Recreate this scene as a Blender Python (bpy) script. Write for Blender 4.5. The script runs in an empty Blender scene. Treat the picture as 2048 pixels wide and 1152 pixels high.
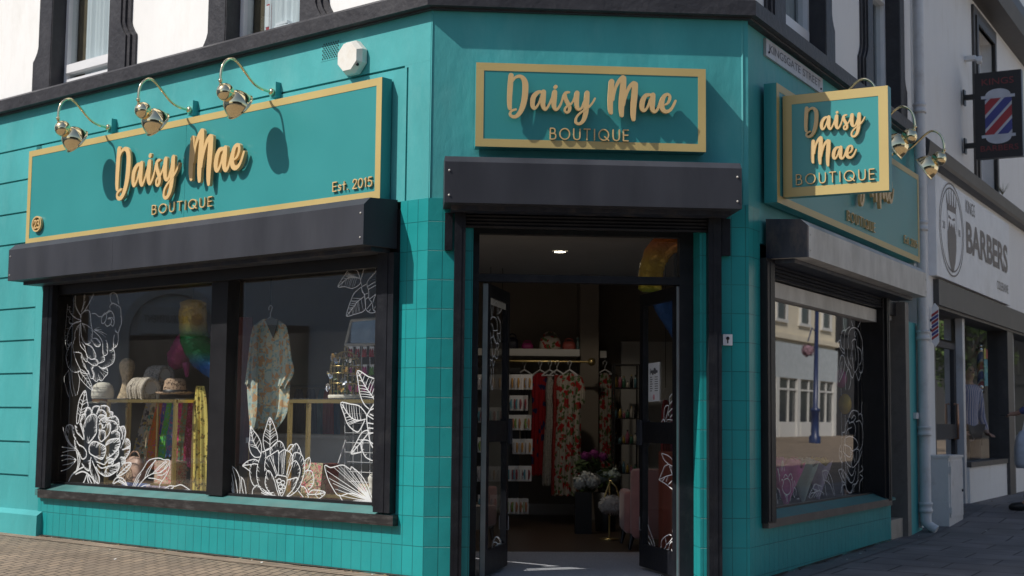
import bpy, bmesh, math, random
from mathutils import Vector, Matrix
random.seed(7)
SC = bpy.context.scene
COL = SC.collection

# ------------------------------------------------------------------ camera, world, sun, exposure
CAMZ, FPX, PITCH, ROLL = 1.13, 2844.0, 0.09156, 0.01053
def _rot(p, r):
    cp, sp, cr, sr = math.cos(p), math.sin(p), math.cos(r), math.sin(r)
    a = Matrix(((1, 0, 0), (0, sp, -cp), (0, cp, sp)))
    z = Matrix(((cr, -sr, 0), (sr, cr, 0), (0, 0, 1)))
    return z @ a                                   # rows: right, down, forward
CR = _rot(PITCH, ROLL)
cam = bpy.data.cameras.new('camera')
cam.lens, cam.sensor_width, cam.clip_end, cam.clip_start = FPX / 2048 * 36, 36, 1000, .1
cam.dof.use_dof, cam.dof.focus_distance, cam.dof.aperture_fstop = True, 9.8, 3.5
co = bpy.data.objects.new('camera', cam); COL.objects.link(co)
m = Matrix((CR[0], -CR[1], -CR[2])).transposed().to_4x4(); m.translation = (0, 0, CAMZ)
co.matrix_world = m
SC.camera = co
TO_SUN = Vector((-.63, -.26, .73)).normalized()
world = bpy.data.worlds.new('World'); SC.world = world; world.use_nodes = True
wn = world.node_tree
sky = wn.nodes.new('ShaderNodeTexSky'); sky.sky_type = 'NISHITA'; sky.sun_disc = False
sky.sun_elevation = math.asin(TO_SUN.z); sky.sun_rotation = math.atan2(TO_SUN.x, TO_SUN.y)
sky.air_density, sky.dust_density = 1.0, 1.5
wn.links.new(sky.outputs[0], wn.nodes['Background'].inputs[0])
wn.nodes['Background'].inputs[1].default_value = 0.080
sl = bpy.data.lights.new('sun', 'SUN'); sl.energy, sl.angle, sl.color = 3.4, math.radians(.5), (1, .945, .87)
so = bpy.data.objects.new('sun', sl); COL.objects.link(so)
so.rotation_euler = TO_SUN.to_track_quat('Z', 'Y').to_euler(); so.location = (-20, -10, 30)
SC.view_settings.view_transform = 'Standard'; SC.view_settings.look = 'None'
SC.view_settings.gamma = 1; SC.view_settings.exposure = 0.42
SC.cycles.max_bounces = 10; SC.cycles.transparent_max_bounces = 24

# ------------------------------------------------------------------ planes of the place
class Pl:
    """A vertical plane: u runs to the viewer's right, off runs out of the plane, z is up."""
    def __init__(s, o, ang):
        s.o = Vector((o[0], o[1], 0)); s.a = ang
        s.r = Vector((math.cos(ang), math.sin(ang), 0)); s.n = Vector((math.sin(ang), -math.cos(ang), 0))
    def p(s, u, z, off=0):
        v = s.o + s.r * u + s.n * off; return Vector((v.x, v.y, z))
    def px(s, x, y, off=0):
        """(u, z) on the plane seen at photo pixel x, y"""
        d = CR.transposed() @ Vector(((x - 1024) / FPX, (y - 576) / FPX, 1))
        q = s.o + s.n * off
        t = (q.x * s.n.x + q.y * s.n.y) / (d.x * s.n.x + d.y * s.n.y)
        P = d * t
        return (P - q).dot(s.r), P.z + CAMZ
    def u(s, x, y=760, off=0): return s.px(x, y, off)[0]
    def z(s, x, y, off=0): return s.px(x, y, off)[1]
    def uv_of(s, P):
        d = Vector(P) - s.o; return d.dot(s.r), d.dot(s.n)
    def perp(s, u, flip=1):
        """the plane square to this one at u; its u axis runs out of this plane"""
        o = s.o + s.r * u
        return Pl((o.x, o.y), math.atan2(s.n.y, s.n.x) if flip > 0 else math.atan2(-s.n.y, -s.n.x))
WL = Pl((-.58516, 9.78745), math.atan2(-.65162748, .75853914))
WC = Pl((-.58516, 9.78745), .07718)
CW = 2.25878
B_ = WC.p(CW, 0)
WR = Pl((B_.x, B_.y), math.atan2(.87432288, .48534473))
ROW0 = -.46825 + CAMZ                               # a tile joint
TILE = .2032
ZT = 2.652                                          # top of the tiling

# ------------------------------------------------------------------ mesh and object helpers
def spline(pts, n=6, closed=False):
    """Catmull-Rom through tuples of any length"""
    P = [tuple(map(float, p)) for p in pts]
    if len(P) < 3: return P
    out = []; N = len(P)
    rng = range(N) if closed else range(N - 1)
    for i in rng:
        g = (lambda k: P[k % N]) if closed else (lambda k: P[max(0, min(N - 1, k))])
        a, b, c, d = g(i - 1), g(i), g(i + 1), g(i + 2)
        for k in range(n):
            t = k / n; t2, t3 = t * t, t * t * t
            out.append(tuple(.5 * (2 * b[j] + (c[j] - a[j]) * t + (2 * a[j] - 5 * b[j] + 4 * c[j] - d[j]) * t2 + (3 * b[j] - a[j] - 3 * c[j] + d[j]) * t3) for j in range(len(b))))
    out.append(P[0] if closed else P[-1])
    return out

def solve_off(pl, u0, x, y):
    return min((k * -.01 for k in range(1, 200)), key=lambda o: abs(pl.u(x, y, o) - u0))
class MB:
    def __init__(s): s.v = []; s.f = []; s.uv = []; s.mi = []; s.sm = []
    def face(s, pts, uv=None, mat=0, smooth=False):
        i = len(s.v); s.v += [Vector(p) for p in pts]
        s.f.append(list(range(i, i + len(pts)))); s.uv.append(uv); s.mi.append(mat); s.sm.append(smooth)
    def mesh(s, verts, faces, mat=0, smooth=False, uvs=None):
        i = len(s.v); s.v += [Vector(p) for p in verts]
        for k, f in enumerate(faces):
            s.f.append([i + q for q in f]); s.uv.append(uvs[k] if uvs else None); s.mi.append(mat); s.sm.append(smooth)
        return s
    def hexa(s, c, mat=0, uv=None):
        """8 corners: bottom 4 counter-clockwise, top 4"""
        F = [(3, 2, 1, 0), (4, 5, 6, 7), (0, 1, 5, 4), (1, 2, 6, 5), (2, 3, 7, 6), (3, 0, 4, 7)]
        s.mesh(c, F, mat, False, [[uv[j] for j in f] for f in F] if uv else None); return s
    def wbox(s, w, u0, u1, z0, z1, o0, o1, mat=0):
        if u0 > u1: u0, u1 = u1, u0
        if z0 > z1: z0, z1 = z1, z0
        if o0 > o1: o0, o1 = o1, o0
        q = [(u0, o1), (u1, o1), (u1, o0), (u0, o0)]
        c = [w.p(a, z0, b) for a, b in q] + [w.p(a, z1, b) for a, b in q]
        uv = [(a + b, z0) for a, b in q] + [(a + b, z1) for a, b in q]
        uv = [(q[i % 4][0] + (0 if i % 4 < 2 else (o1 - o0)), z0 if i < 4 else z1) for i in range(8)]
        return s.hexa(c, mat, uv)
    def box(s, c, d, rz=0, mat=0, rot=None):
        R = rot or Matrix.Rotation(rz, 3, 'Z'); c = Vector(c)
        q = [(-1, -1), (1, -1), (1, 1), (-1, 1)]
        return s.hexa([c + R @ Vector((a * d[0] / 2, b * d[1] / 2, -d[2] / 2)) for a, b in q] + [c + R @ Vector((a * d[0] / 2, b * d[1] / 2, d[2] / 2)) for a, b in q], mat)
    def tube(s, pts, r, seg=10, mat=0, caps=True):
        P = [Vector(p) for p in pts]; n = len(P); R = r if isinstance(r, (list, tuple)) else [r] * n
        T = [(P[min(i + 1, n - 1)] - P[max(i - 1, 0)]).normalized() for i in range(n)]
        a = T[0].orthogonal().normalized(); vs = []; fs = []
        for i in range(n):
            a = (a - T[i] * a.dot(T[i])); a = a.normalized() if a.length > 1e-6 else T[i].orthogonal().normalized()
            b = T[i].cross(a)
            vs += [P[i] + (a * math.cos(k * math.tau / seg) + b * math.sin(k * math.tau / seg)) * R[i] for k in range(seg)]
        for i in range(n - 1):
            for k in range(seg):
                l = (k + 1) % seg; fs.append((i * seg + k, i * seg + l, (i + 1) * seg + l, (i + 1) * seg + k))
        s.mesh(vs, fs, mat, True)
        if caps:
            s.mesh(vs[:seg], [tuple(range(seg))[::-1]], mat); s.mesh(vs[-seg:], [tuple(range(seg))], mat)
        return s
    def lathe(s, prof, o, axis=(0, 0, 1), seg=20, mat=0, sx=1, sy=1, ang=0, smooth=True):
        """prof: (radius, height) pairs along axis"""
        A = Vector(axis).normalized()
        X = Vector((1, 0, 0)) if abs(A.z) > .95 else A.cross(Vector((0, 0, 1))).normalized()
        Y = A.cross(X).normalized(); X, Y = X * math.cos(ang) + Y * math.sin(ang), Y * math.cos(ang) - X * math.sin(ang)
        o = Vector(o); vs = []; fs = []
        for r, h in prof:
            vs += [o + A * h + X * (r * sx * math.cos(k * math.tau / seg)) + Y * (r * sy * math.sin(k * math.tau / seg)) for k in range(seg)]
        for i in range(len(prof) - 1):
            for k in range(seg):
                l = (k + 1) % seg; fs.append((i * seg + k, i * seg + l, (i + 1) * seg + l, (i + 1) * seg + k))
        s.mesh(vs, fs, mat, smooth); return s
    def ball(s, c, r, seg=16, mat=0, sz=1, axis=(0, 0, 1), sx=1, sy=1):
        n = max(6, seg // 2)
        return s.lathe([(max(1e-4, r * math.sin(math.pi * i / n)), -r * sz * math.cos(math.pi * i / n)) for i in range(n + 1)], c, axis, seg, mat, sx, sy)
    def prism(s, w, pts, o0, o1, mat=0, smooth=False):
        """closed outline of (u, z) on a plane, from offset o0 to o1"""
        n = len(pts); a = [w.p(u, z, o0) for u, z in pts]; b = [w.p(u, z, o1) for u, z in pts]
        s.mesh(a, [tuple(range(n))[::-1]], mat); s.mesh(b, [tuple(range(n))], mat)
        s.mesh(a + b, [(i, (i + 1) % n, n + (i + 1) % n, n + i) for i in range(n)], mat, smooth); return s
    def extr(s, pts, d, mat=0):
        """closed outline of 3-D points swept by vector d"""
        n = len(pts); a = [Vector(p) for p in pts]; b = [p + Vector(d) for p in a]
        s.mesh(a, [tuple(range(n))[::-1]], mat); s.mesh(b, [tuple(range(n))], mat)
        s.mesh(a + b, [(i, (i + 1) % n, n + (i + 1) % n, n + i) for i in range(n)], mat); return s
    def ribbon(s, pl, pts, o0, o1, do=0.0, mat=0, flat=False, caps=True):
        """stroke with its own width: pts of (u, z, width); a raised letter stroke, or a flat line when flat"""
        q = []
        for p in pts:
            if not q or abs(p[0] - q[-1][0]) + abs(p[1] - q[-1][1]) > 1e-5: q.append(p)
        n = len(q)
        if n < 2: return s
        L = []; Rr = []
        for i in range(n):
            a, b = q[max(0, i - 1)], q[min(n - 1, i + 1)]
            dx, dz = b[0] - a[0], b[1] - a[1]; l = math.hypot(dx, dz) or 1
            nx, nz = -dz / l, dx / l; h = q[i][2] / 2
            L.append((q[i][0] + nx * h, q[i][1] + nz * h)); Rr.append((q[i][0] - nx * h, q[i][1] - nz * h))
        if caps:
            def cap(a, b, h):
                dx, dz = b[0] - a[0], b[1] - a[1]; t = math.atan2(dz, dx)
                return [(b[0] + h * math.cos(t + e), b[1] + h * math.sin(t + e)) for e in (1.05, .52, 0, -.52, -1.05)]
            ce = cap(q[-2], q[-1], q[-1][2] / 2); cs = cap(q[1], q[0], q[0][2] / 2)
        else: ce = cs = []
        of = lambda i: o1 + do * i / n
        fr = [pl.p(*L[i], of(i)) for i in range(n)] + [pl.p(*Rr[i], of(i)) for i in range(n)]
        s.mesh(fr, [(i, n + i, n + i + 1, i + 1) for i in range(n - 1)], mat)
        if caps:
            s.mesh([fr[n - 1]] + [pl.p(*c, of(n - 1)) for c in ce] + [fr[2 * n - 1]], [tuple(range(7))[::-1]], mat)
            s.mesh([fr[n]] + [pl.p(*c, of(0)) for c in cs] + [fr[0]], [tuple(range(7))[::-1]], mat)
        if not flat:
            ring = [(L[i], of(i)) for i in range(n)] + [(c, of(n - 1)) for c in ce] + [(Rr[i], of(i)) for i in range(n - 1, -1, -1)] + [(c, of(0)) for c in cs]
            k = len(ring); vs = [pl.p(*c, o) for c, o in ring] + [pl.p(*c, o0) for c, o in ring]
            s.mesh(vs, [(i, k + i, k + (i + 1) % k, (i + 1) % k) for i in range(k)], mat)
        return s
    def build(s, name, mats, parent=None, origin=None, props=None, recalc=False):
        me = bpy.data.meshes.new(name)
        o = bpy.data.objects.new(name, me); COL.objects.link(o)
        if parent is not None:
            inv = WM[parent.name].inverted(); o.parent = parent; WM[o.name] = WM[parent.name]
        else:
            org = Vector(origin) if origin is not None else Vector((sum(p.x for p in s.v) / len(s.v), sum(p.y for p in s.v) / len(s.v), min(p.z for p in s.v)))
            o.location = org; WM[o.name] = Matrix.Translation(org); inv = WM[o.name].inverted()
        me.from_pydata([inv @ p for p in s.v], [], s.f)
        for mt in (mats if isinstance(mats, (list, tuple)) else [mats]): me.materials.append(mt)
        me.polygons.foreach_set('material_index', s.mi); me.polygons.foreach_set('use_smooth', s.sm)
        if any(u for u in s.uv):
            ul = me.uv_layers.new(name='UVMap').data; k = 0
            for f, u in zip(s.f, s.uv):
                for j in range(len(f)):
                    if u: ul[k].uv = u[j]
                    k += 1
        if recalc:
            bm = bmesh.new(); bm.from_mesh(me); bmesh.ops.remove_doubles(bm, verts=bm.verts, dist=1e-5)
            bmesh.ops.recalc_face_normals(bm, faces=bm.faces); bm.to_mesh(me); bm.free()
        me.update()
        for k, v in (props or {}).items(): o[k] = v
        return o
WM = {}
def thing(name, label, cat, loc, rz=0, group=None):
    o = bpy.data.objects.new(name, None); COL.objects.link(o); o.empty_display_size = .1
    o.location = loc; o.rotation_euler = (0, 0, rz)
    WM[o.name] = Matrix.Translation(Vector(loc)) @ Matrix.Rotation(rz, 4, 'Z')
    o['label'] = label; o['category'] = cat
    if group: o['group'] = group
    return o
def T(label, cat, group=None):
    d = {'label': label, 'category': cat}
    if group: d['group'] = group
    return d
ST = {'kind': 'structure'}
def copy_thing(src, loc, rz, label, group=None):
    r = src.copy(); COL.objects.link(r); r.location = loc; r.rotation_euler = (0, 0, rz); r['label'] = label
    if group: r['group'] = group
    for ch in list(src.children):
        c = ch.copy(); COL.objects.link(c); c.parent = r
        for g in list(ch.children):
            d = g.copy(); COL.objects.link(d); d.parent = c
    return r

# ------------------------------------------------------------------ materials
def nt(name):
    mt = bpy.data.materials.new(name); mt.use_nodes = True
    N = mt.node_tree; return mt, N, N.nodes['Principled BSDF']
def mat(name, c, rough=.5, metal=0, var=.12, scale=6, bump=0, bscale=60, spec=.5, dirt=None, dscale=1.5, damt=.5, sheen=0, stretch=(1, 1, 1)):
    mt, N, P = nt(name); L = N.links.new
    tc = N.nodes.new('ShaderNodeTexCoord'); mp = N.nodes.new('ShaderNodeMapping'); mp.inputs['Scale'].default_value = stretch
    L(tc.outputs['Object'], mp.inputs[0])
    nz = N.nodes.new('ShaderNodeTexNoise'); nz.inputs['Scale'].default_value = scale; nz.inputs['Detail'].default_value = 6
    L(mp.outputs[0], nz.inputs['Vector'])
    rp = N.nodes.new('ShaderNodeValToRGB'); e = rp.color_ramp.elements
    e[0].position, e[1].position = .3, .7
    e[0].color = (*[x * (1 - var) for x in c], 1); e[1].color = (*[min(1, x * (1 + var)) for x in c], 1)
    L(nz.outputs['Fac'], rp.inputs[0]); out = rp.outputs[0]
    if dirt:
        n2 = N.nodes.new('ShaderNodeTexNoise'); n2.inputs['Scale'].default_value = dscale; n2.inputs['Detail'].default_value = 8
        n2.inputs['Roughness'].default_value = .7
        L(mp.outputs[0], n2.inputs['Vector'])
        r2 = N.nodes.new('ShaderNodeValToRGB'); r2.color_ramp.elements[0].position, r2.color_ramp.elements[1].position = .5, .72
        r2.color_ramp.elements[0].color = (0, 0, 0, 1); r2.color_ramp.elements[1].color = (damt, damt, damt, 1)
        L(n2.outputs['Fac'], r2.inputs[0])
        mx = N.nodes.new('ShaderNodeMixRGB'); mx.inputs[2].default_value = (*dirt, 1)
        L(r2.outputs[0], mx.inputs[0]); L(out, mx.inputs[1]); out = mx.outputs[0]
    L(out, P.inputs['Base Color'])
    P.inputs['Metallic'].default_value = metal; P.inputs['Specular IOR Level'].default_value = spec
    rr = N.nodes.new('ShaderNodeMapRange'); rr.inputs['To Min'].default_value = max(.02, rough * .85); rr.inputs['To Max'].default_value = min(1, rough * 1.15)
    L(nz.outputs['Fac'], rr.inputs[0]); L(rr.outputs[0], P.inputs['Roughness'])
    if sheen: P.inputs['Sheen Weight'].default_value = sheen
    if bump:
        nb = N.nodes.new('ShaderNodeTexNoise'); nb.inputs['Scale'].default_value = bscale; nb.inputs['Detail'].default_value = 5
        L(mp.outputs[0], nb.inputs['Vector'])
        b = N.nodes.new('ShaderNodeBump'); b.inputs['Strength'].default_value = bump; b.inputs['Distance'].default_value = .02
        L(nb.outputs['Fac'], b.inputs['Height']); L(b.outputs[0], P.inputs['Normal'])
    return mt
def brick_mat(name, c1, c2, mortar, bw, bh, ms=.003, off=0.0, rough=.35, bump=.5, uvo=(0, 0), var=.1, msm=.2, bias=0, spec=.5, dirt=None):
    mt, N, P = nt(name); L = N.links.new
    tc = N.nodes.new('ShaderNodeTexCoord'); mp = N.nodes.new('ShaderNodeMapping')
    mp.inputs['Location'].default_value = (*uvo, 0); L(tc.outputs['UV'], mp.inputs[0])
    b = N.nodes.new('ShaderNodeTexBrick'); b.offset, b.squash = off, 1
    for k, v in (('Scale', 1), ('Mortar Size', ms), ('Mortar Smooth', msm), ('Brick Width', bw), ('Row Height', bh), ('Bias', bias)): b.inputs[k].default_value = v
    b.inputs['Color1'].default_value = (*c1, 1); b.inputs['Color2'].default_value = (*c2, 1); b.inputs['Mortar'].default_value = (*mortar, 1)
    L(mp.outputs[0], b.inputs['Vector'])
    nz = N.nodes.new('ShaderNodeTexNoise'); nz.inputs['Scale'].default_value = 2.2; nz.inputs['Detail'].default_value = 8
    L(tc.outputs['Object'], nz.inputs['Vector'])
    mr = N.nodes.new('ShaderNodeMapRange'); mr.inputs['From Min'].default_value, mr.inputs['From Max'].default_value = .3, .7
    mr.inputs['To Min'].default_value, mr.inputs['To Max'].default_value = 1 - var, 1 + var
    L(nz.outputs['Fac'], mr.inputs[0])
    mx = N.nodes.new('ShaderNodeMixRGB'); mx.blend_type = 'MULTIPLY'; mx.inputs[0].default_value = 1
    L(b.outputs['Color'], mx.inputs[1]); L(mr.outputs[0], mx.inputs[2])
    out = mx.outputs[0]
    if dirt:
        n2 = N.nodes.new('ShaderNodeTexNoise'); n2.inputs['Scale'].default_value = 1.3; n2.inputs['Detail'].default_value = 9
        L(tc.outputs['Object'], n2.inputs['Vector'])
        r2 = N.nodes.new('ShaderNodeMapRange'); r2.inputs['From Min'].default_value, r2.inputs['From Max'].default_value = .48, .75; r2.inputs['To Max'].default_value = .6
        L(n2.outputs['Fac'], r2.inputs[0]); m2 = N.nodes.new('ShaderNodeMixRGB'); m2.inputs[2].default_value = (*dirt, 1)
        L(r2.outputs[0], m2.inputs[0]); L(out, m2.inputs[1]); out = m2.outputs[0]
    L(out, P.inputs['Base Color']); P.inputs['Roughness'].default_value = rough; P.inputs['Specular IOR Level'].default_value = spec
    n3 = N.nodes.new('ShaderNodeTexNoise'); n3.inputs['Scale'].default_value = 9; n3.inputs['Detail'].default_value = 3
    L(tc.outputs['Object'], n3.inputs['Vector'])
    iv = N.nodes.new('ShaderNodeMath'); iv.operation = 'MULTIPLY_ADD'; iv.inputs[1].default_value = -1
    L(b.outputs['Fac'], iv.inputs[0]); L(n3.outputs['Fac'], iv.inputs[2])
    bp = N.nodes.new('ShaderNodeBump'); bp.inputs['Strength'].default_value = bump; bp.inputs['Distance'].default_value = .006
    L(iv.outputs[0], bp.inputs['Height']); L(bp.outputs[0], P.inputs['Normal'])
    return mt
def glass_mat(name, tint=(.965, .98, .975), rough=.0, boost=1.0, dust=.0):
    mt = bpy.data.materials.new(name); mt.use_nodes = True; N = mt.node_tree; N.nodes.clear(); L = N.links.new
    out = N.nodes.new('ShaderNodeOutputMaterial'); mx = N.nodes.new('ShaderNodeMixShader')
    tr = N.nodes.new('ShaderNodeBsdfTransparent'); tr.inputs[0].default_value = (*tint, 1)
    gl = N.nodes.new('ShaderNodeBsdfGlossy'); gl.inputs['Roughness'].default_value = rough
    ge = N.nodes.new('ShaderNodeNewGeometry'); io = N.nodes.new('ShaderNodeMath'); io.operation = 'MULTIPLY_ADD'
    io.inputs[1].default_value, io.inputs[2].default_value = 1 / 1.5 - 1.5, 1.5
    fr = N.nodes.new('ShaderNodeFresnel'); L(ge.outputs['Backfacing'], io.inputs[0]); L(io.outputs[0], fr.inputs['IOR'])
    a = N.nodes.new('ShaderNodeMath'); a.operation = 'MULTIPLY'; a.inputs[1].default_value = 2 * boost
    b = N.nodes.new('ShaderNodeMath'); b.operation = 'ADD'; b.inputs[1].default_value = 1
    d = N.nodes.new('ShaderNodeMath'); d.operation = 'DIVIDE'; d.use_clamp = True
    L(fr.outputs[0], a.inputs[0]); L(fr.outputs[0], b.inputs[0]); L(a.outputs[0], d.inputs[0]); L(b.outputs[0], d.inputs[1])
    if dust:
        tc = N.nodes.new('ShaderNodeTexCoord'); nz = N.nodes.new('ShaderNodeTexNoise'); nz.inputs['Scale'].default_value = 2.5; nz.inputs['Detail'].default_value = 9; L(tc.outputs['Object'], nz.inputs['Vector'])
        mr = N.nodes.new('ShaderNodeMapRange'); mr.inputs['From Min'].default_value, mr.inputs['From Max'].default_value = .35, .7; mr.inputs['To Min'].default_value, mr.inputs['To Max'].default_value = dust * .35, dust; L(nz.outputs['Fac'], mr.inputs[0])
        df = N.nodes.new('ShaderNodeBsdfDiffuse'); df.inputs[0].default_value = (.7, .7, .68, 1); m2 = N.nodes.new('ShaderNodeMixShader'); L(mr.outputs[0], m2.inputs[0]); L(tr.outputs[0], m2.inputs[1]); L(df.outputs[0], m2.inputs[2]); tr = m2
    L(d.outputs[0], mx.inputs[0]); L(tr.outputs[0], mx.inputs[1]); L(gl.outputs[0], mx.inputs[2]); L(mx.outputs[0], out.inputs[0])
    return mt
def emit_mat(name, c, s):
    mt, N, P = nt(name); P.inputs['Emission Color'].default_value = (*c, 1); P.inputs['Emission Strength'].default_value = s
    P.inputs['Base Color'].default_value = (*c, 1); return mt
TEAL = (.055, .345, .355)
M = {}
M['render'] = mat('teal_render', TEAL, .55, var=.13, scale=2.2, stretch=(1, 1, .45), bump=.30, bscale=11, dirt=(.17, .46, .46), dscale=2.5, damt=.3)
M['tile'] = brick_mat('teal_tile', (.017, .295, .30), (.015, .265, .27), (.008, .145, .15), .1016, TILE, .0030, rough=.3, bump=.55, uvo=(0.0, -(ROW0 - 3 * TILE) + .0011), var=.07, dirt=(.03, .30, .30), spec=.38)
M['sign'] = mat('teal_sign_panel', (.040, .275, .28), .32, var=.04, scale=2)
M['gold'] = mat('gold_border_paint', (.52, .40, .16), .38, var=.06, scale=2)
M['letter'] = mat('gold_letter_paint', (.66, .455, .21), .4, var=.04)
M['letter_side'] = mat('dark_gold_letter_edge', (.26, .18, .06), .4, var=.1)
M['brass'] = mat('polished_brass', (.93, .80, .50), .07, metal=1, var=.04)
M['black'] = mat('black_paint', (.009, .010, .014), .45, var=.25, scale=9, bump=.12, bscale=50, dirt=(.06, .06, .06), dscale=7, damt=.22, spec=.28)
M['frame'] = mat('dark_window_frame', (.013, .013, .015), .42, var=.2, scale=8, spec=.3)
M['cornice'] = mat('dark_grey_cornice_paint', (.030, .029, .034), .5, var=.2, scale=4, bump=.3, bscale=20, dirt=(.07, .07, .075), dscale=6, damt=.4)
M['shutter'] = mat('dark_shutter_steel', (.041, .044, .054), .5, spec=.15, var=.22, scale=3, dirt=(.09, .09, .095), dscale=5, damt=.14, stretch=(1, 1, .25), bump=.12, bscale=2.5)
M['shutter_grey'] = mat('weathered_bare_steel', (.50, .485, .455), .45, var=.22, scale=5, dirt=(.30, .28, .25), dscale=3, damt=.6, stretch=(1, 1, .5))
M['navy'] = mat('flaking_navy_paint', (.022, .028, .045), .5, var=.3, scale=9, dirt=(.12, .10, .085), dscale=5, damt=.7, stretch=(1, 1, .4))
M['white_wall'] = mat('white_painted_render', (.83, .83, .82), .7, var=.05, scale=2, bump=.2, bscale=14, dirt=(.55, .53, .48), dscale=2, damt=.4, stretch=(1, 1, .35))
M['white'] = mat('white_gloss_plastic', (.75, .76, .78), .3, var=.04)
M['whitepaint'] = mat('white_pipe_paint', (.68, .69, .70), .4, var=.08, scale=3, dirt=(.38, .33, .28), dscale=4, damt=.5)
M['glass'] = glass_mat('window_glass', boost=1.35, dust=.022)
M['glass_low'] = glass_mat('plain_window_glass', boost=.45)
M['glass_up'] = glass_mat('upper_window_glass', (.8, .85, .86), boost=1.2)
M['taupe'] = mat('taupe_wall_paint', (.30, .26, .215), .8, var=.05)
M['ceiling'] = mat('white_ceiling_paint', (.62, .60, .56), .8, var=.03)
M['wood'] = mat('dark_wood_floor', (.075, .050, .036), .35, var=.35, scale=4, stretch=(1, 12, 1))
M['mat'] = mat('grey_carpet', (.40, .41, .45), .95, var=.2, scale=60, bump=.4, bscale=220)
M['vinyl'] = mat('white_vinyl', (.90, .90, .92), .6, var=.02)
M['wp'] = mat('white_paint', (.66, .65, .62), .5, var=.04)
# ================================================================== ground
def ramp(t, a, b): return max(0., min(1., (t - a) / (b - a)))
def gz_right(u): return .012 + .03 * ramp(u, .5, 3.5) + .165 * ramp(u, 4.6, 7.4)
def sheet(name, chain, rows, material, uvf, lift=0.0):
    """pavement strip: chain of (base point, outward vector, height)"""
    mb = MB(); n = len(chain)
    vs = [(b + d * r).to_2d().to_3d() + Vector((0, 0, h + lift - .012 * min(3, max(0, r - .3)))) for b, d, h in chain for r in rows]
    k = len(rows); fs = []; uvs = []
    for i in range(n - 1):
        for j in range(k - 1):
            f = (i * k + j, i * k + j + 1, (i + 1) * k + j + 1, (i + 1) * k + j); fs.append(f); uvs.append([uvf(vs[q]) for q in f])
    mb.mesh(vs, fs, 0, False, uvs); return mb.build(name, material, None, (0, 0, 0), dict(ST))
def mit(w1, w2): return (w1.n + w2.n) / (1 + w1.n.dot(w2.n))
ROWS = [-.2, 0, .12, .3, .6, 1, 1.6, 2.4, 3.3, 5, 7, 9, 14.2]
cl = [(WL.p(u, 0), WL.n, .036) for u in (-14, -10, -7, -5, -4, -3, -2, -1, -.4)]
cl += [(WL.p(0, 0), mit(WL, WC), .03), (WC.p(.28, 0), WC.n, .001), (WC.p(.7, 0), WC.n, 0), (WC.p(1.1, 0), WC.n, 0)]
cr = [(WC.p(1.1, 0), WC.n, 0), (WC.p(1.5, 0), WC.n, 0), (WC.p(1.95, 0), WC.n, .001), (WC.p(CW, 0), mit(WC, WR), .012)]
cr += [(WR.p(u, 0), WR.n, gz_right(u)) for u in (.4, 1, 2, 3, 4, 4.6, 5.2, 6, 6.7, 7.4, 8.5, 10, 13, 18, 30, 60, 95)]
M['pav'] = brick_mat('brown_brick_paving', (.285, .22, .16), (.215, .17, .13), (.06, .048, .038), .2, .1, .008, .5, .8, .6, var=.22, spec=.25, dirt=(.20, .16, .12))
M['pavb'] = brick_mat('brown_brick_edging', (.32, .235, .175), (.24, .18, .135), (.07, .055, .042), .1, .21, .007, 0, .8, .6, var=.2, spec=.25)
M['slab'] = brick_mat('dark_grey_slab_paving', (.20, .19, .19), (.165, .157, .16), (.06, .057, .056), .6, .45, .009, .5, .75, .5, var=.22, spec=.3, dirt=(.14, .125, .115))
M['slabb'] = brick_mat('dark_brick_edging', (.17, .165, .168), (.135, .13, .135), (.08, .077, .077), .1, .21, .005, 0, .7, .5, var=.2, spec=.3)
a1, a2 = math.radians(90 - 10.5), math.radians(90 + 40)
def uv_pav(P):
    e1 = (math.cos(a1), math.sin(a1)); e2 = (math.cos(a2), math.sin(a2)); det = e1[0] * e2[1] - e1[1] * e2[0]
    return ((P.x * e2[1] - P.y * e2[0]) / det, (e1[0] * P.y - e1[1] * P.x) / det)
def uv_w(w):
    def g(P): u, o = w.uv_of(P); return (u, -o + .0)
    return g
sheet('pavement_brick', cl, ROWS, M['pav'], uv_pav)
sheet('pavement_slabs', cr, [r for r in ROWS if r <= 2.4], M['slab'], lambda P: (lambda q: (q[1], q[0]))(uv_w(WR)(P)))
sheet('street_brick', cr, [r for r in ROWS if r >= 2.4], M['pav'], uv_pav)
sheet('pavement_brick_edging', [c for c in cl[:-4]] + [(WL.p(-.1, 0), WL.n, .034)], [0, .21], M['pavb'], lambda P: (WL.uv_of(P)[0], WL.uv_of(P)[1]), .004)
sheet('pavement_slab_edging', cr[3:14], [0, .21], M['slabb'], lambda P: (WR.uv_of(P)[0], WR.uv_of(P)[1]), .004)
mb = MB(); mb.face([(-300, -300, -.16), (300, -300, -.16), (300, 300, -.16), (-300, 300, -.16)])
M['asph'] = mat('asphalt', (.05, .05, .052), .85, var=.2, scale=20, bump=.3, bscale=90)
mb.build('ground', M['asph'], None, (0, 0, -.16), dict(ST))

# ================================================================== the boutique building
bt = thing('corner_shop_building', 'teal painted corner shop with tiled ground floor and white upper storey', 'building', WC.p(1.1, 0))
uWl, uWr = WL.u(88), WL.u(795.7)                    # shop window opening on the left wall
uG = WL.u(66, 700)
ZC = 3.985
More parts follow.
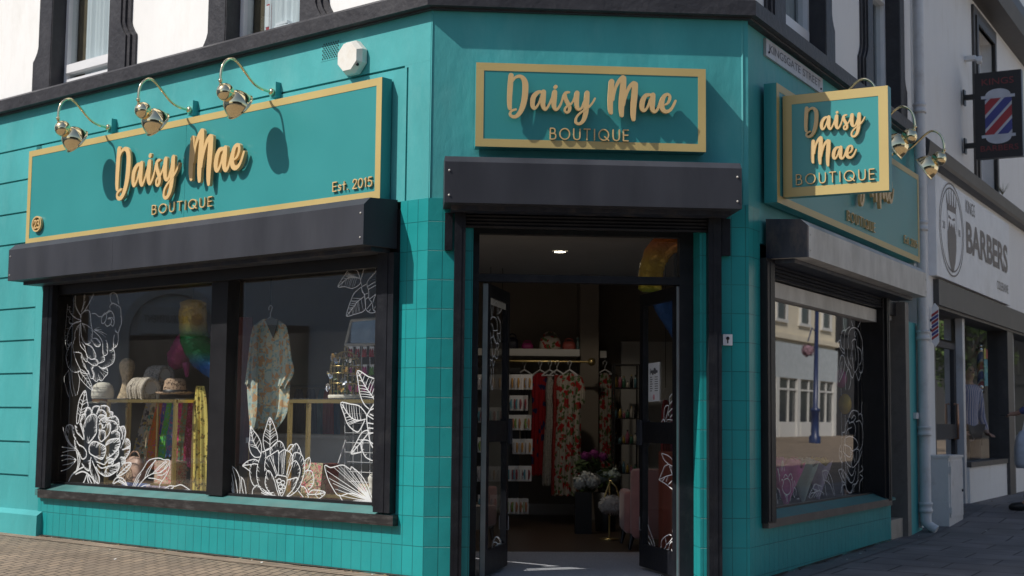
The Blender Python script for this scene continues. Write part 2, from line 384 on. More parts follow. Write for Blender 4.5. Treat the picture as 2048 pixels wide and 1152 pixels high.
# tiled facing
mb = MB()
mb.wbox(WL, WL.u(75, 1030), 0, -.2, .39, -.26, 0)
mb.wbox(WL, uWr, 0, .39, ZT, -.26, 0)
uo0, uo1 = WC.u(943), WC.u(1400)
mb.wbox(WC, 0, uo0, -.2, ZT, -.29, 0); mb.wbox(WC, uo1, CW, -.2, ZT, -.29, 0); mb.wbox(WC, uo0, uo1, 2.50, ZT, -.29, -.002)
mb.wbox(WR, 0, .235, -.2, ZT, -.26, 0); mb.wbox(WR, .235, 3.86, -.2, .41, -.26, 0)
mb.build('tiled_wall', M['tile'], bt)
# rendered wall with sunk joints
mb = MB()
G0, G1 = -.03, -.006
z1 = sum(WL.z(*p) for p in ((0, 305), (115, 283.5), (800, 136))) / 3
gy = [z1] + [WL.z(0, y) for y in (368.3, 431.7, 492.3, 556.7, 620, 683, 748, 815, 882, 948)]
uv_, gw = WL.u(812, 270), .017
mb.wbox(WL, -14, 0, ZT, ZC + .05, -.26, G0)
mb.wbox(WL, -14, uWl, -.2, ZT, -.26, G0)
mb.wbox(WL, -14, .004, z1 + gw / 2, ZC + .05, G0, G1)
mb.wbox(WL, uv_ - .03, .004, z1 - gw / 2, z1 + gw / 2, G0, G1 - .0005)
mb.wbox(WL, uv_ + gw / 2, .004, ZT, z1 - gw / 2, G0, G1)
mb.wbox(WL, uWl - .3, uv_ - gw / 2, ZT, z1 - gw / 2, G0, G1)
for a, b in zip(gy[:-1], gy[1:]):
    mb.wbox(WL, -14, uG, b + gw / 2, a - gw / 2, G0, G1)
mb.wbox(WL, -14, uG, -.2, gy[-1] - gw / 2, G0, G1)
for a, b in zip(gy[1:-1], gy[2:]): pass
mb.wbox(WL, uG, uWl, .39, z1 - gw / 2 if False else ZT, G0, G1 - .0007)
mb.wbox(WL, uG, uWl - .3, ZT, z1 - gw / 2, G0, G1 - .0007)
mb.wbox(WL, uG, WL.u(75, 1030), -.2, .39, G0, G1 - .0007)
mb.wbox(WC, -.003, CW + .003, ZT, ZC + .05, -.29, -.007)
mb.wbox(WR, -.02, 5.12, 2.42, ZC + .05, -.26, -.03); mb.wbox(WR, 4.53, 5.0, -.2, 2.12, -.2, .02); mb.wbox(WR, 5.0, 5.14, -.2, 2.12, -.2, -.03)
# plinth at the left end
z0p = WL.z(60, 1026, .06)
mb.extr([WL.p(-14, -.2, G1), WL.p(-14, -.2, .06), WL.p(-14, z0p - .02, .055), WL.p(-14, z0p + .02, G1)], WL.r * (14 + WL.u(72, 1040, .06)), 0)
mb.build('rendered_wall', M['render'], bt)
M['sill'] = mat('dark_teal_sill', (.05, .17, .165), .6, var=.15, scale=5, dirt=(.10, .15, .14), dscale=4, damt=.6)  # darker, greyer teal than the walls, with random mottling
mb = MB()                                           # teal sills
mb.extr([WL.p(uWl, .40, .045), WL.p(uWl, .456, .045), WL.p(uWl, .502, -.10), WL.p(uWl, .40, -.26)], WL.r * (uWr - uWl))
mb.build('window_sill', M['sill'], bt); mb = MB()
mb.extr([WR.p(.3, .415, .045), WR.p(.3, .435, .045), WR.p(.3, .485, -.09), WR.p(.3, .415, -.26)], WR.r * 3.56)
mb.build('window_sill', M['sill'], bt)
# cornice, mitred round the corner
mb = MB()
prof = [(-.2, ZC), (.03, ZC), (.03, ZC + .012), (.075, ZC + .018), (.078, ZC + .125), (.05, ZC + .15), (-.2, ZC + .17)]
ch = [(WL.p(-14, 0), WL.n), (WL.p(0, 0), mit(WL, WC)), (WC.p(CW, 0), mit(WC, WR)), (WR.p(5.14, 0), WR.n)]
for (b0, d0), (b1, d1) in zip(ch[:-1], ch[1:]):
    for i in range(len(prof)):
        (oa, za), (ob, zb) = prof[i], prof[(i + 1) % len(prof)]
        f = lambda b, d, o, z: (b + d * o).to_2d().to_3d() + Vector((0, 0, z))
        mb.face([f(b0, d0, oa, za), f(b1, d1, oa, za), f(b1, d1, ob, zb), f(b0, d0, ob, zb)])
mb.face([WR.p(5.14, z, o) for o, z in prof])
mb.build('cornice', M['cornice'], bt, recalc=True)
# upper walls with window openings
def uspan(w, xs, y, off=-.05): return [w.u(x, y, off) for x in xs]
ZU0, ZU1, ZW = ZC + .15, 8.5, 6.4
UPL = [uspan(WL, (84, 113, 229, 246), 60), uspan(WL, (430, 461, 611, 636), 30)]
UPR = [[WR.u(1545, 20, -.05), WR.u(1558, 25, -.05), WR.u(1640, 60, -.05), WR.u(1655, 60, -.05)], [WR.u(1724, 90, -.05), WR.u(1735, 90, -.05), WR.u(1790, 110, -.05), WR.u(1800, 110, -.05)]]
mb = MB()
def wall_run(w, u0, u1, ops):
    c = u0
    for a, b, d, e in ops:
        mb.wbox(w, c, b, ZU0 - .05, ZU1, -.35, -.05); mb.wbox(w, b, d, ZW, ZU1, -.35, -.05); c = d
    mb.wbox(w, c, u1, ZU0 - .05, ZU1, -.35, -.05)
wall_run(WL, -14, 0, UPL); wall_run(WC, -.02, CW + .02, []); wall_run(WR, 0, 5.14, UPR)
mb.build('upper_wall', M['white_wall'], bt)
# back and roof so that the house is a closed volume
mb = MB()
q = [WL.p(-14, 0, -.2), WL.p(0, 0, -.05), WC.p(CW, 0, -.05), WR.p(5.14, 0, -.2), WR.p(5.14, 0, -9), WL.p(-14, 0, -7)]
mb.face([(p.x, p.y, ZU1 - .01) for p in q])
mb.face([(p.x, p.y, 3.6) for p in q])
for a, b in ((q[3], q[4]), (q[4], q[5]), (q[5], q[0])): mb.face([(a.x, a.y, 2.9), (b.x, b.y, 2.9), (b.x, b.y, ZU1), (a.x, a.y, ZU1)])
mb.build('roof', M['cornice'], bt)
M['net'] = mat('white_net_curtain', (.70, .74, .76), .9, var=.10, scale=3, stretch=(9, 9, .2))
M['browncurt'] = mat('brown_side_curtain', (.13, .10, .06), .9, var=.2, scale=8)
M['dim'] = mat('dim_room_wall', (.30, .28, .24), .9)
def sash(w, b, d, zb, rail=True):
    """architraves, white sash, pane and net curtain of one upper window"""
    mbx = MB(); W = d - b
    for sgn, e in ((-1, b), (1, d)):
        A = .27
        for k, (t, o) in enumerate(((A, .0), (A - .055, .02), (A - .10, .035))):
            t0 = e; t1 = e + sgn * t; s = e + sgn * (t + .085); zs = zb + .34
            pts = [(t0, ZU0), (s, ZU0), (s, zs - .03), (s - sgn * .03, zs), (t1 + sgn * .02, zs + .05), (t1, zs + .10), (t1, ZW + t), (t0, ZW + t)]
            if sgn < 0: pts = pts[::-1]
            mbx.prism(w, pts, -.06 + k * .004, o - .03, 0)
    mbx.wbox(w, b, d, ZW, ZW + .2, -.06, .002)
    fr = mbx.build('window', M['cornice'], bt)
    fw_ = .055
    g = MB()
    for a0, a1 in ((b, b + .012), (d - .012, d)): g.wbox(w, a0, a1, ZU0, ZW, -.16, .0)
    g.build('reveal_lining', M['cornice'], fr)
    g = MB()
    for a0, a1 in ((b + .012, b + fw_), (d - fw_, d - .012)): g.wbox(w, a0, a1, zb, ZW, -.24, -.14)
    g.wbox(w, b + fw_, d - fw_, zb, zb + .10, -.25, -.13); g.wbox(w, b + fw_, d - fw_, zb + .16, zb + .24, -.23, -.125)
    g.wbox(w, b + fw_, d - fw_, zb + 1.15, zb + 1.22, -.23, -.13)
    g.build('sash_frame', M['white'], fr)
    g = MB(); g.face([w.p(b + fw_, zb + .1, -.18), w.p(d - fw_, zb + .1, -.18), w.p(d - fw_, ZW, -.18), w.p(b + fw_, ZW, -.18)]); g.build('pane', M['glass_up'], fr)
    g = MB(); n = 40; c0 = b + .20 * W; c1 = d - .02
    zz = [zb + .06, ZW]; vs = [w.p(c0 + (c1 - c0) * i / n, z, -.255 + .012 * math.sin(i * 1.7) + .008 * math.sin(i * .6)) for i in range(n + 1) for z in zz]
    g.mesh(vs, [(2 * i, 2 * i + 2, 2 * i + 3, 2 * i + 1) for i in range(n)], 0, True); g.build('net_curtain', M['net'], fr)
    g = MB(); g.wbox(w, b + fw_, b + .20 * W, zb + .06, ZW, -.27, -.25); g.build('side_curtain', M['browncurt'], fr)
    g = MB(); g.wbox(w, b - .4, d + .4, zb - .3, ZW + .3, -1.5, -1.46); g.wbox(w, b - .4, d + .4, zb - .34, zb - .3, -1.5, -.35); g.build('room_behind', M['dim'], fr)
    return fr
for k_, (a, b, d, e) in enumerate(UPL): sash(WL, b, d, ZU0 - (.30 if k_ else 0))
for a, b, d, e in UPR: sash(WR, b, d, ZU0)

# interior shell of the shop
ROOM = [WL.p(-5.3, 0, -.26), WL.p(0, 0, -.26), WC.p(.2, 0, -.28), WC.p(CW - .2, 0, -.28), WR.p(0.2, 0, -.26), WR.p(3.85, 0, -.26), Vector((4.6, 17.0, 0)), Vector((-3.2, 17.0, 0))]
mb = MB(); fl = [WL.p(-5.3, 0, -.1), WL.p(0, 0, -.1), WC.p(.3, 0, -.02), WC.p(1.92, 0, -.02), WR.p(.1, 0, -.1), WR.p(3.85, 0, -.1), Vector((4.6, 17.0, 0)), Vector((-3.2, 17.0, 0))]
mb.face([(p.x, p.y, .002) for p in fl]); mb.build('shop_floor', M['wood'], bt)
mb = MB(); mb.face([(p.x, p.y, 2.78) for p in ROOM]); mb.build('ceiling', M['ceiling'], bt)
mb = MB()
for a, b in ((5, 6), (6, 7), (7, 0)):
    p, r = ROOM[a], ROOM[b]; mb.face([(p.x, p.y, 0), (r.x, r.y, 0), (r.x, r.y, 2.8), (p.x, p.y, 2.8)])
for w, u0, u1 in ((WL, -5.3, -.2), (WC, .1, CW - .1), (WR, .1, 3.85)): mb.wbox(w, u0, u1, 2.5, 2.8, -.30, -.27)
mb.build('interior_wall', M['taupe'], bt)
BK = Pl((0, 17.0), 0.0)
mb = MB(); mb.wbox(BK, BK.u(1020, 1000, .0), 4.5, 0, .13, 0, .02); mb.build('skirting_board', M['wp'], bt)
# a pier standing out from the back wall
mb = MB(); PB = Pl((0, 16.2), 0.0); mb.wbox(PB, PB.u(1160), PB.u(1197), 0.003, 2.78, -.8, 0); mb.wbox(BK, BK.u(1239, 700), 3.5, .003, 2.05, 0, .25, 1); mb.build('interior_pier', [M['taupe'], M['wp']], bt)
mb = MB(); c = WC.p(1.2, .006, -.25)
q = [WC.p(uo0 + .02, .006, -.0), WC.p(uo1 - .02, .006, -.0), WC.p(uo1 - .02, .006, -2.35), WC.p(uo0 + .02, .006, -2.35)]
mb.extr([p - Vector((0, 0, .006)) for p in q], (0, 0, .008)); mb.build('door_mat', M['mat'], None, c, T('grey carpet mat running in from the open shop doorway', 'door mat'))

# shop window, left wall
sw = MB()
sw.wbox(WL, WL.u(418, 780, -.05), WL.u(450, 780, -.05), .50, 2.24, -.17, -.05)
sw.wbox(WL, uWl - .05, uWr, 2.215, 2.46, -.26, -.07)
sw.wbox(WL, uWl, uWr, .50, .522, -.16, -.095)
sw.wbox(WL, uWl, WL.u(105, 780, -.12), .50, 2.24, -.18, -.02); sw.wbox(WL, WL.u(752, 780, -.05), uWr, .50, 2.24, -.18, -.03)
sw.wbox(WL, uWl - .001, uWl + .014, .46, 2.25, -.26, -.001); sw.wbox(WL, uWl, uWr, 2.2, 2.60, -.06, -.002)
shopL = sw.build('shop_window', M['frame'], bt)
gA, gB = WL.u(434, 780, -.13), None
for a, b in ((uWl + .02, gA), (gA, uWr - .02)):
    g = MB(); g.face([WL.p(a, .505, -.13), WL.p(b, .505, -.13), WL.p(b, 2.23, -.13), WL.p(a, 2.23, -.13)]); g.build('pane', M['glass'], shopL)
# display deck inside
mb = MB(); mb.wbox(WL, -5.1, -.35, .30, .47, -1.15, -.27); M['deck'] = mat('dark_display_deck', (.07, .055, .045), .6, var=.1)
mb.wbox(WL, -5.1, -.35, .47, .474, -1.15, -.2, 0); mb.build('display_deck', M['deck'], bt)
# shop window, right wall
ZR = 2.10
sw = MB()
sw.wbox(WR, .235, .42, .41, 2.3, -.16, .05)
sw.wbox(WR, .42, 3.7, 2.05, 2.165, -.14, -.03, 1); sw.wbox(WR, .235, 4.53, 2.166, 2.425, -.26, -.06)
sw.wbox(WR, 3.55, 3.72, .43, 2.3, -.16, .03); sw.wbox(WR, 3.72, 3.86, .43, 2.3, -.16, .0)
sw.wbox(WR, .42, 3.6, .475, .495, -.13, -.08)
shopR = sw.build('shop_window', [M['frame'], M['shutter_grey']], bt)
g = MB(); tl = math.radians(.75); gh = 1.62
zz = .48; dt = gh * math.tan(tl)
g.face([WR.p(.4, zz, -.115), WR.p(3.6, zz, -.115), WR.p(3.6, zz + gh, -.115 + dt), WR.p(.4, zz + gh, -.115 + dt)]); g.build('pane', M['glass'], shopR)
mb = MB(); mb.wbox(WR, .3, 3.74, .30, .455, -.60, -.27); mb.wbox(WR, .3, 3.74, .455, .459, -.60, -.2); mb.build('display_deck', M['deck'], bt)
mb = MB(); mb.wbox(WR, 3.76, 3.80, 0.01, 2.6, -1.3, -.27); mb.wbox(WR, 2.0, 3.8, 0.01, 2.6, -1.4, -1.3); M['dkwall'] = mat('charcoal_partition', (.05, .05, .055), .7); mb.build('partition', M['dkwall'], bt)
# side door past the right window
mb = MB(); mb.wbox(WR, 4.39, 4.53, -.05, 2.3, -.2, .03, 4); mb.wbox(WR, 3.86, 4.39, 2.12, 2.3, -.24, -.1); mb.wbox(WR, 3.87, 4.39, .22, 2.12, -.30, -.24, 1)
mb.wbox(WR, 3.93, 4.33, 1.1, 2.0, -.24, -.235, 2); mb.wbox(WR, 3.86, 4.39, -.1, .22, -.3, -.02, 3)
sdm = mb.build('side_door', [M['shutter_grey'], M['frame'], M['dkwall'], mat('beige_step', (.36, .32, .27), .7), mat('stained_grey_jamb', (.20, .185, .165), .6, var=.2, scale=5, dirt=(.09, .075, .06), dscale=5, damt=.7)], bt)
mb = MB(); mb.tube([WR.p(4.30, 1.05, -.235), WR.p(4.30, 1.05, -.19), WR.p(4.2, 1.05, -.19)], .01); mb.build('handle', M['white'], sdm)

# door frame, transom and the two open leaves
DF = -.25
df = MB()
uf0, uf1 = uo0, uo1
zt0, zt1 = WC.z(950, 548, DF), WC.z(950, 563, DF)
df.wbox(WC, uf0, uf0 + .055, .0, 2.5, -.31, DF + .03); df.wbox(WC, uf1 - .10, uf1, .0, 2.5, -.31, DF + .03)
df.wbox(WC, uf0 + .055, uf1 - .10, zt1, zt0, -.31, DF + .03); df.wbox(WC, uf0 + .055, uf1 - .10, 2.44, 2.5, -.31, DF + .02)
dfr = df.build('door_frame', M['black'], bt)
g = MB(); g.face([WC.p(uf0 + .05, zt0, -.28), WC.p(uf1 - .09, zt0, -.28), WC.p(uf1 - .09, 2.45, -.28), WC.p(uf0 + .05, 2.45, -.28)]); g.build('pane', M['glass'], dfr)
M['alu'] = mat('aluminium_edge', (.34, .34, .35), .35, metal=.6)
def leaf(hx, hy, fx, fy, side):
    pl = Pl((hx, hy), math.atan2(fy - hy, fx - hx)) if side > 0 else Pl((fx, fy), math.atan2(hy - fy, hx - fx))
    W = math.hypot(fx - hx, fy - hy); f = MB(); t = .022
    hin, fre = (0, W) if side > 0 else (W, 0)
    s = .075
    f.wbox(pl, 0, s, .03, zt1 - .01, -t, t); f.wbox(pl, W - s, W, .03, zt1 - .01, -t, t)
    f.wbox(pl, s, W - s, .03, .20, -t, t); f.wbox(pl, s, W - s, zt1 - .10, zt1 - .01, -t, t); f.wbox(pl, s, W - s, .96, 1.115, -t + .002, t - .002)
    d = f.build('door', M['black'], bt)
    for z0, z1 in ((.20, .96), (1.115, zt1 - .10)):
        g = MB(); g.face([pl.p(s, z0), pl.p(W - s, z0), pl.p(W - s, z1), pl.p(s, z1)]); g.build('pane', M['glass'], d)
    h = MB()
    for eu in (0, W): h.wbox(pl, eu - .003, eu + .003, .03, zt1 - .012, -t + .004, t - .004)
    h.build('edge_strips', M['alu'], d)
    h = MB(); e = fre; sg = 1 if e > .1 else -1
    h.wbox(pl, e - .02, e + .06, .94, 1.13, -.04, .04); h.build('lock_box', M['shutter'], d)
    h = MB(); h.tube([pl.p(e - sg * .04, .30, t), pl.p(e - sg * .04, .30, t + .012), pl.p(e - sg * .04, .40, t + .012)], .0045); h.build('bolt', M['alu'], d)
    if side > 0:
        h = MB(); h.wbox(pl, s, W - s, zt1 - .145, zt1 - .10, -.004, .004); h.build('closer_strip', M['shutter_grey'], d)
    return d, pl, W
doorL, DLp, DLw = leaf(-.187, 10.08, -.035, 10.86, 1)
doorR, DRp, DRw = leaf(1.197, 10.16, 1.008, 10.93, -1)

# ================================================================== roller shutters
def shutter(w, u0, u1, zb, zt, off, lip, label, hm, rails, zr0, slat=None, brk=False, seam=None, side=None):
    t = thing('roller_shutter', label, 'shutter', w.p((u0 + u1) / 2, zb), w.a, 'rolled up shutters over the shopfront')
    b = MB(); pr = [(0.003, zb), (off, zb), (off, zt), (off - lip, zt + lip * .9), (0.003, zt + lip * .9 + .015)]
    cuts = [u0] + (seam or []) + [u1]
    for a, c in zip(cuts[:-1], cuts[1:]):
        g = .002 if c != u1 else 0
        b.extr([w.p(a, z, o) for o, z in pr], w.r * (c - a - g))
    if side:
        b.face([w.p(u0 - .002, z, o) for o, z in pr], None, 1)
    b.wbox(w, u0 + .05, u1 - .05, zb - .03, zb, .02, off * .62, 1)
    h = b.build('housing', hm, t)
    for x in ((u0 + .03, zt - .06), (u1 - .03, zt - .06), (u0 + .03, zb + .05), (u1 - .03, zb + .05)): r = MB(); r.ball(w.p(x[0], x[1], off), .008, 8); r.build('rivet', M['shutter_grey'], h)
    for a, c, o0, o1 in rails:
        r = MB(); r.wbox(w, a, c, zr0, zb - .03, o0, o1); r.wbox(w, a + (c - a) * .35, a + (c - a) * .65, zr0 + .001, zb - .032, o1, o1 + .004); r.build('guide_rail', M['black'], t)
    if slat:
        s = MB(); z0, z1, o0, o1 = slat; n = 4
        for k in range(n):
            zz = z0 + (z1 - z0) * k / n; s.extr([w.p(rails[0][1], zz, o0), w.p(rails[0][1], zz, o1 - .004), w.p(rails[0][1], zz + (z1 - z0) / n * .5, o1 + .006), w.p(rails[0][1], zz + (z1 - z0) / n * .95, o1 - .004), w.p(rails[0][1], zz + (z1 - z0) / n * .95, o0)], w.r * (rails[-1][0] - rails[0][1]))
        s.build('shutter_curtain', M['black'], t)
    if brk:
        for a, c in brk: 
            s = MB(); s.wbox(w, a, c, zb - .29, zb - .03, .002, .05); s.build('bracket', M['black'], t)
    return t
uL0, uL1 = WL.u(16.7, 530, .33), WL.u(727, 447, .33)
zbL = (WL.z(727, 487, .33) + WL.z(16.7, 563, .33)) / 2; ztL = (WL.z(728, 406.5, .33) + WL.z(16.7, 501.7, .33)) / 2
shutter(WL, uL0, uL1, zbL, ztL, .33, .06, 'long dark shutter box above the wide display window, sunlit', [M['shutter'], M['navy']],
        [(WL.u(78, 780, .06), WL.u(97, 780, .06), .0, .06), (WL.u(750, 780, .06), uWr - .0, .0, .06)], .47, None, seam=[WL.u(226, 480, .33)])
mb = MB(); mb.extr([WL.p(-4.76, .382, .003), WL.p(-4.76, .382, .05), WL.p(-4.76, .395, .052), WL.p(-4.76, .455, .052), WL.p(-4.76, .455, .003)], WL.r * (4.76 - .245))
M['angle'] = mat('black_angle_iron', (.02, .018, .018), .5, var=.3, scale=10, dirt=(.22, .21, .20), dscale=14, damt=.3, stretch=(.5, .5, 2))
mb.build('sill_angle', M['angle'], bt)
uC0, uC1 = WC.u(889, 404, .33), WC.u(1484, 418, .33)
zbC, ztC = (WC.z(889, 404, .33) + WC.z(1483, 418, .33)) / 2, (WC.z(888, 322, .33) + WC.z(1484, 337.5, .33)) / 2
shutter(WC, uC0, uC1, zbC, ztC, .33, .05, 'black shutter box over the open corner doorway', [M['shutter'], M['navy']],
        [(WC.u(905, 800, .085), WC.u(927, 800, .085), .0, .085), (WC.u(1418, 800, .085), WC.u(1444, 800, .085), .0, .085)], .0, (WC.z(950, 455, .03), zbC - .03, .0, .035),
        brk=[(WC.u(890, 450, .05), WC.u(905, 450, .05)), (WC.u(1444, 450, .05), WC.u(1461, 450, .05))])
uR0, uR1 = WR.u(1531, 470, 0), WR.u(1853, 575, .324)
zbR, ztR = (WR.z(1618.5, 514.6, .324) + WR.z(1852.9, 594, .324)) / 2, (WR.z(1618.5, 441, .324) + WR.z(1853, 556, .324)) / 2
shutter(WR, uR0, uR1, zbR, ztR, .324, .06, 'bare grey steel shutter box with flaking navy end on the shady side', [M['shutter_grey'], M['navy']],
        [(.24, .40, .0, .055), (3.60, 3.70, .0, .055)], .42, (zbR - .13, zbR - .02, -.05, .02), seam=[WR.u(1705, 520, .324)], side=True)
mb = MB(); mb.wbox(WR, .25, 3.72, .375, .435, .003, .05)
mb.build('sill_angle', mat('brown_steel_angle', (.075, .065, .06), .5, var=.3, scale=6, dirt=(.16, .14, .12), dscale=5, damt=.6), bt)
for u in (.45, 1.7, 3.4):
    pass
# ================================================================== lettering
def zz(pts, ox, oy, s): return [(ox + p[0] / s, oy + p[1] / s) + tuple(q / s for q in p[2:]) for p in pts]
DAISY = [zz(k, 1000, 140, 9.6) for k in (
    [(210,115,100),(195,300,106),(183,500,98),(180,650,90),(188,742,74)],
    [(232,240,30),(285,160,50),(370,130,64),(440,170,88),(480,260,110),(483,400,114),(468,560,112),(435,700,105),(385,815,90),(320,890,75),(250,908,62),(203,880,54),(192,832,48),(227,790,45),(300,765,40)],
    [(800,432,50),(745,432,64),(690,465,84),(640,530,98),(622,620,92),(624,700,80),(652,748,60),(700,715,46),(745,640,42),(785,540,50)],
    [(832,432,96),(822,550,106),(818,660,95),(836,735,75),(866,768,55),(905,730,46),(950,650,44),(995,540,42)],
    [(1045,435,96),(1033,560,108),(1028,670,95),(1046,745,75),(1080,773,50),(1130,720,46),(1180,620,44),(1212,530,44)],
    [(1058,338,72),(1066,332,72)],
    [(1185,610,35),(1213,510,46),(1245,460,56),(1290,440,48),(1325,438,32)],
    [(1238,480,70),(1252,560,76),(1290,640,80),(1325,710,76),(1330,770,64),(1308,812,55),(1275,826,48),(1242,802,42),(1245,750,45),(1280,710,40),(1340,680,40),(1390,620,38),(1425,540,38)],
    [(1472,455,96),(1462,560,100),(1463,660,95),(1477,735,80),(1512,768,55),(1560,740,46),(1600,650,46),(1640,560,50)],
    [(1665,455,96),(1655,600,106),(1645,750,106),(1633,860,95),(1598,970,80),(1540,1035,62),(1482,1043,52),(1448,1000,48),(1462,920,45),(1520,850,42),(1600,790,40),(1700,720,40),(1770,640,38),(1815,560,36)])]
MAE = [zz(k, 1200, 140, 7.68) for k in (
    [(172,190,84),(160,350,86),(152,500,82),(155,620,72),(165,668,55)],
    [(198,470,30),(208,380,40),(238,270,46),(292,172,60),(345,124,68)],
    [(352,140,88),(345,300,96),(328,450,90),(322,600,82),(328,708,60)],
    [(362,550,30),(377,450,42),(412,340,50),(457,256,60),(510,217,72)],
    [(530,235,92),(520,400,96),(507,550,90),(503,700,76),(510,772,55)],
    [(768,392,40),(700,402,62),(656,460,76),(636,545,78),(640,608,66),(665,636,50),(700,613,40),(735,550,36),(762,470,42)],
    [(803,398,78),(795,500,86),(792,590,78),(808,638,62),(835,652,48),(870,620,40),(900,550,38),(930,470,40)],
    [(985,548,25),(1030,520,38),(1060,460,46),(1056,407,45),(1020,388,45),(972,420,64),(942,500,75),(940,580,78),(965,632,70),(1010,652,55),(1065,630,46),(1110,570,40),(1148,488,36)])]
def norm(strokes):
    """photo strokes to metres on the centre sign's front"""
    o = .16; out = []
    for s in strokes: out.append([(*WC.px(x, y, o), w / 291.) for x, y, w in s])
    return out
_d, _m = norm(DAISY), norm(MAE)
LX0 = min(p[0] - p[2] / 2 for s in _d for p in s); LX1 = max(p[0] for s in _m for p in s) + .02; LW = LX1 - LX0
LZ1 = max(p[1] + p[2] / 2 for s in _d for p in s)
def nrm(ss, x0=None, z1=None, W=None): return [[((u - (LX0 if x0 is None else x0)) / (W or LW), (z - (LZ1 if z1 is None else z1)) / (W or LW), w / (W or LW)) for u, z, w in s] for s in ss]
U_D, U_M = nrm(_d), nrm(_m)
_bu, _bz = WC.px(1101, 277, .16); _bu2 = WC.u(1257, 270, .16)
BQ = ((_bu - LX0) / LW, (_bz - LZ1) / LW, (_bu2 - _bu) / LW, 22 / 291. / LW)      # x, z, width, height
GL = {'B': (.56, [[(0,0),(0,1)], [(0,1),(.28,1),'c',(.46,.9),(.46,.64),(.28,.53),(0,.53)], [(0,.53),(.32,.53),'c',(.54,.42),(.54,.12),(.32,0),(0,0)]]),
 'O': (1.0, [['o',(.5,.5,.5,.5)]]), 'Q': (1.05, [['o',(.5,.5,.5,.5)], [(.58,.34),(1.02,-.02)]]), 'U': (.64, [[(0,1),(0,.34),'c',(.08,.09),(.32,0),(.56,.09),(.64,.34),(.64,1)]]),
 'T': (.62, [[(0,1),(.62,1)], [(.31,1),(.31,0)]]), 'I': (.06, [[(.03,0),(.03,1)]]), 'E': (.48, [[(0,0),(0,1)], [(0,1),(.48,1)], [(0,.52),(.45,.52)], [(0,0),(.48,0)]]),
 's': (.36, [['c',(.34,.52),(.2,.62),(.05,.55),(.06,.42),(.3,.26),(.32,.09),(.16,0),(0,.09)]]), 't': (.32, [[(.15,.92),(.15,0)], [(0,.62),(.32,.62)]]), '.': (.08, [[(.03,.0),(.05,.02)]]), ' ': (.3, []),
 '2': (.56, [['c',(.02,.70),(.08,.92),(.28,1),(.5,.9),(.52,.68),(.35,.42),(0,0)], [(0,0),(.58,0)]]), '0': (.62, [['o',(.31,.5,.31,.5)]]), '1': (.25, [[(0,.8),(.2,1)], [(.2,1),(.2,0)]]),
 '5': (.56, [[(.52,1),(.14,1)], [(.14,1),(.06,.58)], ['c',(.06,.58),(.28,.66),(.54,.5),(.54,.16),(.3,0),(0,.10)]]), '3': (.54, [['c',(.02,.88),(.24,1),(.48,.9),(.46,.64),(.2,.54),(.5,.46),(.54,.16),(.26,0),(0,.12)]])}
def word_strokes(txt, gap):
    """monoline letters of height 1: list of strokes, total width"""
    x = 0; out = []
    for c in txt:
        w, ss = GL[c]
        for s in ss:
            if s[0] == 'o':
                cx, cy, a, b = s[1]; out.append([(x + cx + a * math.cos(t * math.tau / 28), cy + b * math.sin(t * math.tau / 28)) for t in range(29)])
            elif 'c' in s:
                i = s.index('c'); out.append([(x + p[0], p[1]) for p in s[:i] + spline([q for q in s[max(0, i - 1):] if q != 'c'], 5)])
            else: out.append([(x + p[0], p[1]) for p in s])
        x += w + gap
    return out, x - gap
def put_word(mb, pl, txt, u, z, W, H, wt, o0, o1, gap=.42, ms=0):
    ss, tw = word_strokes(txt, gap); kx = W / tw
    for i, s in enumerate(ss):
        mb.ribbon(pl, [(u + x * kx, z + y * H, wt) for x, y in s], o0, o1 + i * .0003, .0004, ms)
def put_script(mb, pl, strokes, u, z, S, o0, o1, ms=0):
    for i, s in enumerate(strokes):
        q = spline([(u + x * S, z + y * S, w * S) for x, y, w in s], 6)
        mb.ribbon(pl, q, o0, o1 + i * .0007, .0009, ms)
def text_mesh(mb, pl, txt, u, z, W, H, o0, o1, bold=0.0, mat_=0, spacing=1.0, flip=False):
    """plain sans text made into a mesh: bottom left at (u, z), W wide, capitals H high"""
    cu = bpy.data.curves.new('t', 'FONT'); cu.body = txt; cu.offset = bold; cu.space_character = spacing; cu.resolution_u = 4; cu.fill_mode = 'FRONT'
    ob = bpy.data.objects.new('t', cu); COL.objects.link(ob); bpy.context.view_layer.update()
    me = bpy.data.meshes.new_from_object(ob.evaluated_get(bpy.context.evaluated_depsgraph_get()))
    X = [v.co.x for v in me.vertices]; Y = [v.co.y for v in me.vertices]; x0, x1, y0, y1 = min(X), max(X), min(Y), max(Y)
    vs = [pl.p(u + (v.co.x - x0) / (x1 - x0) * W, z + (v.co.y - y0) / (y1 - y0) * H, o1) for v in me.vertices]
    mb.mesh(vs, [tuple(p.vertices) for p in me.polygons], mat_)
    bpy.data.objects.remove(ob); bpy.data.curves.remove(cu); bpy.data.meshes.remove(me)

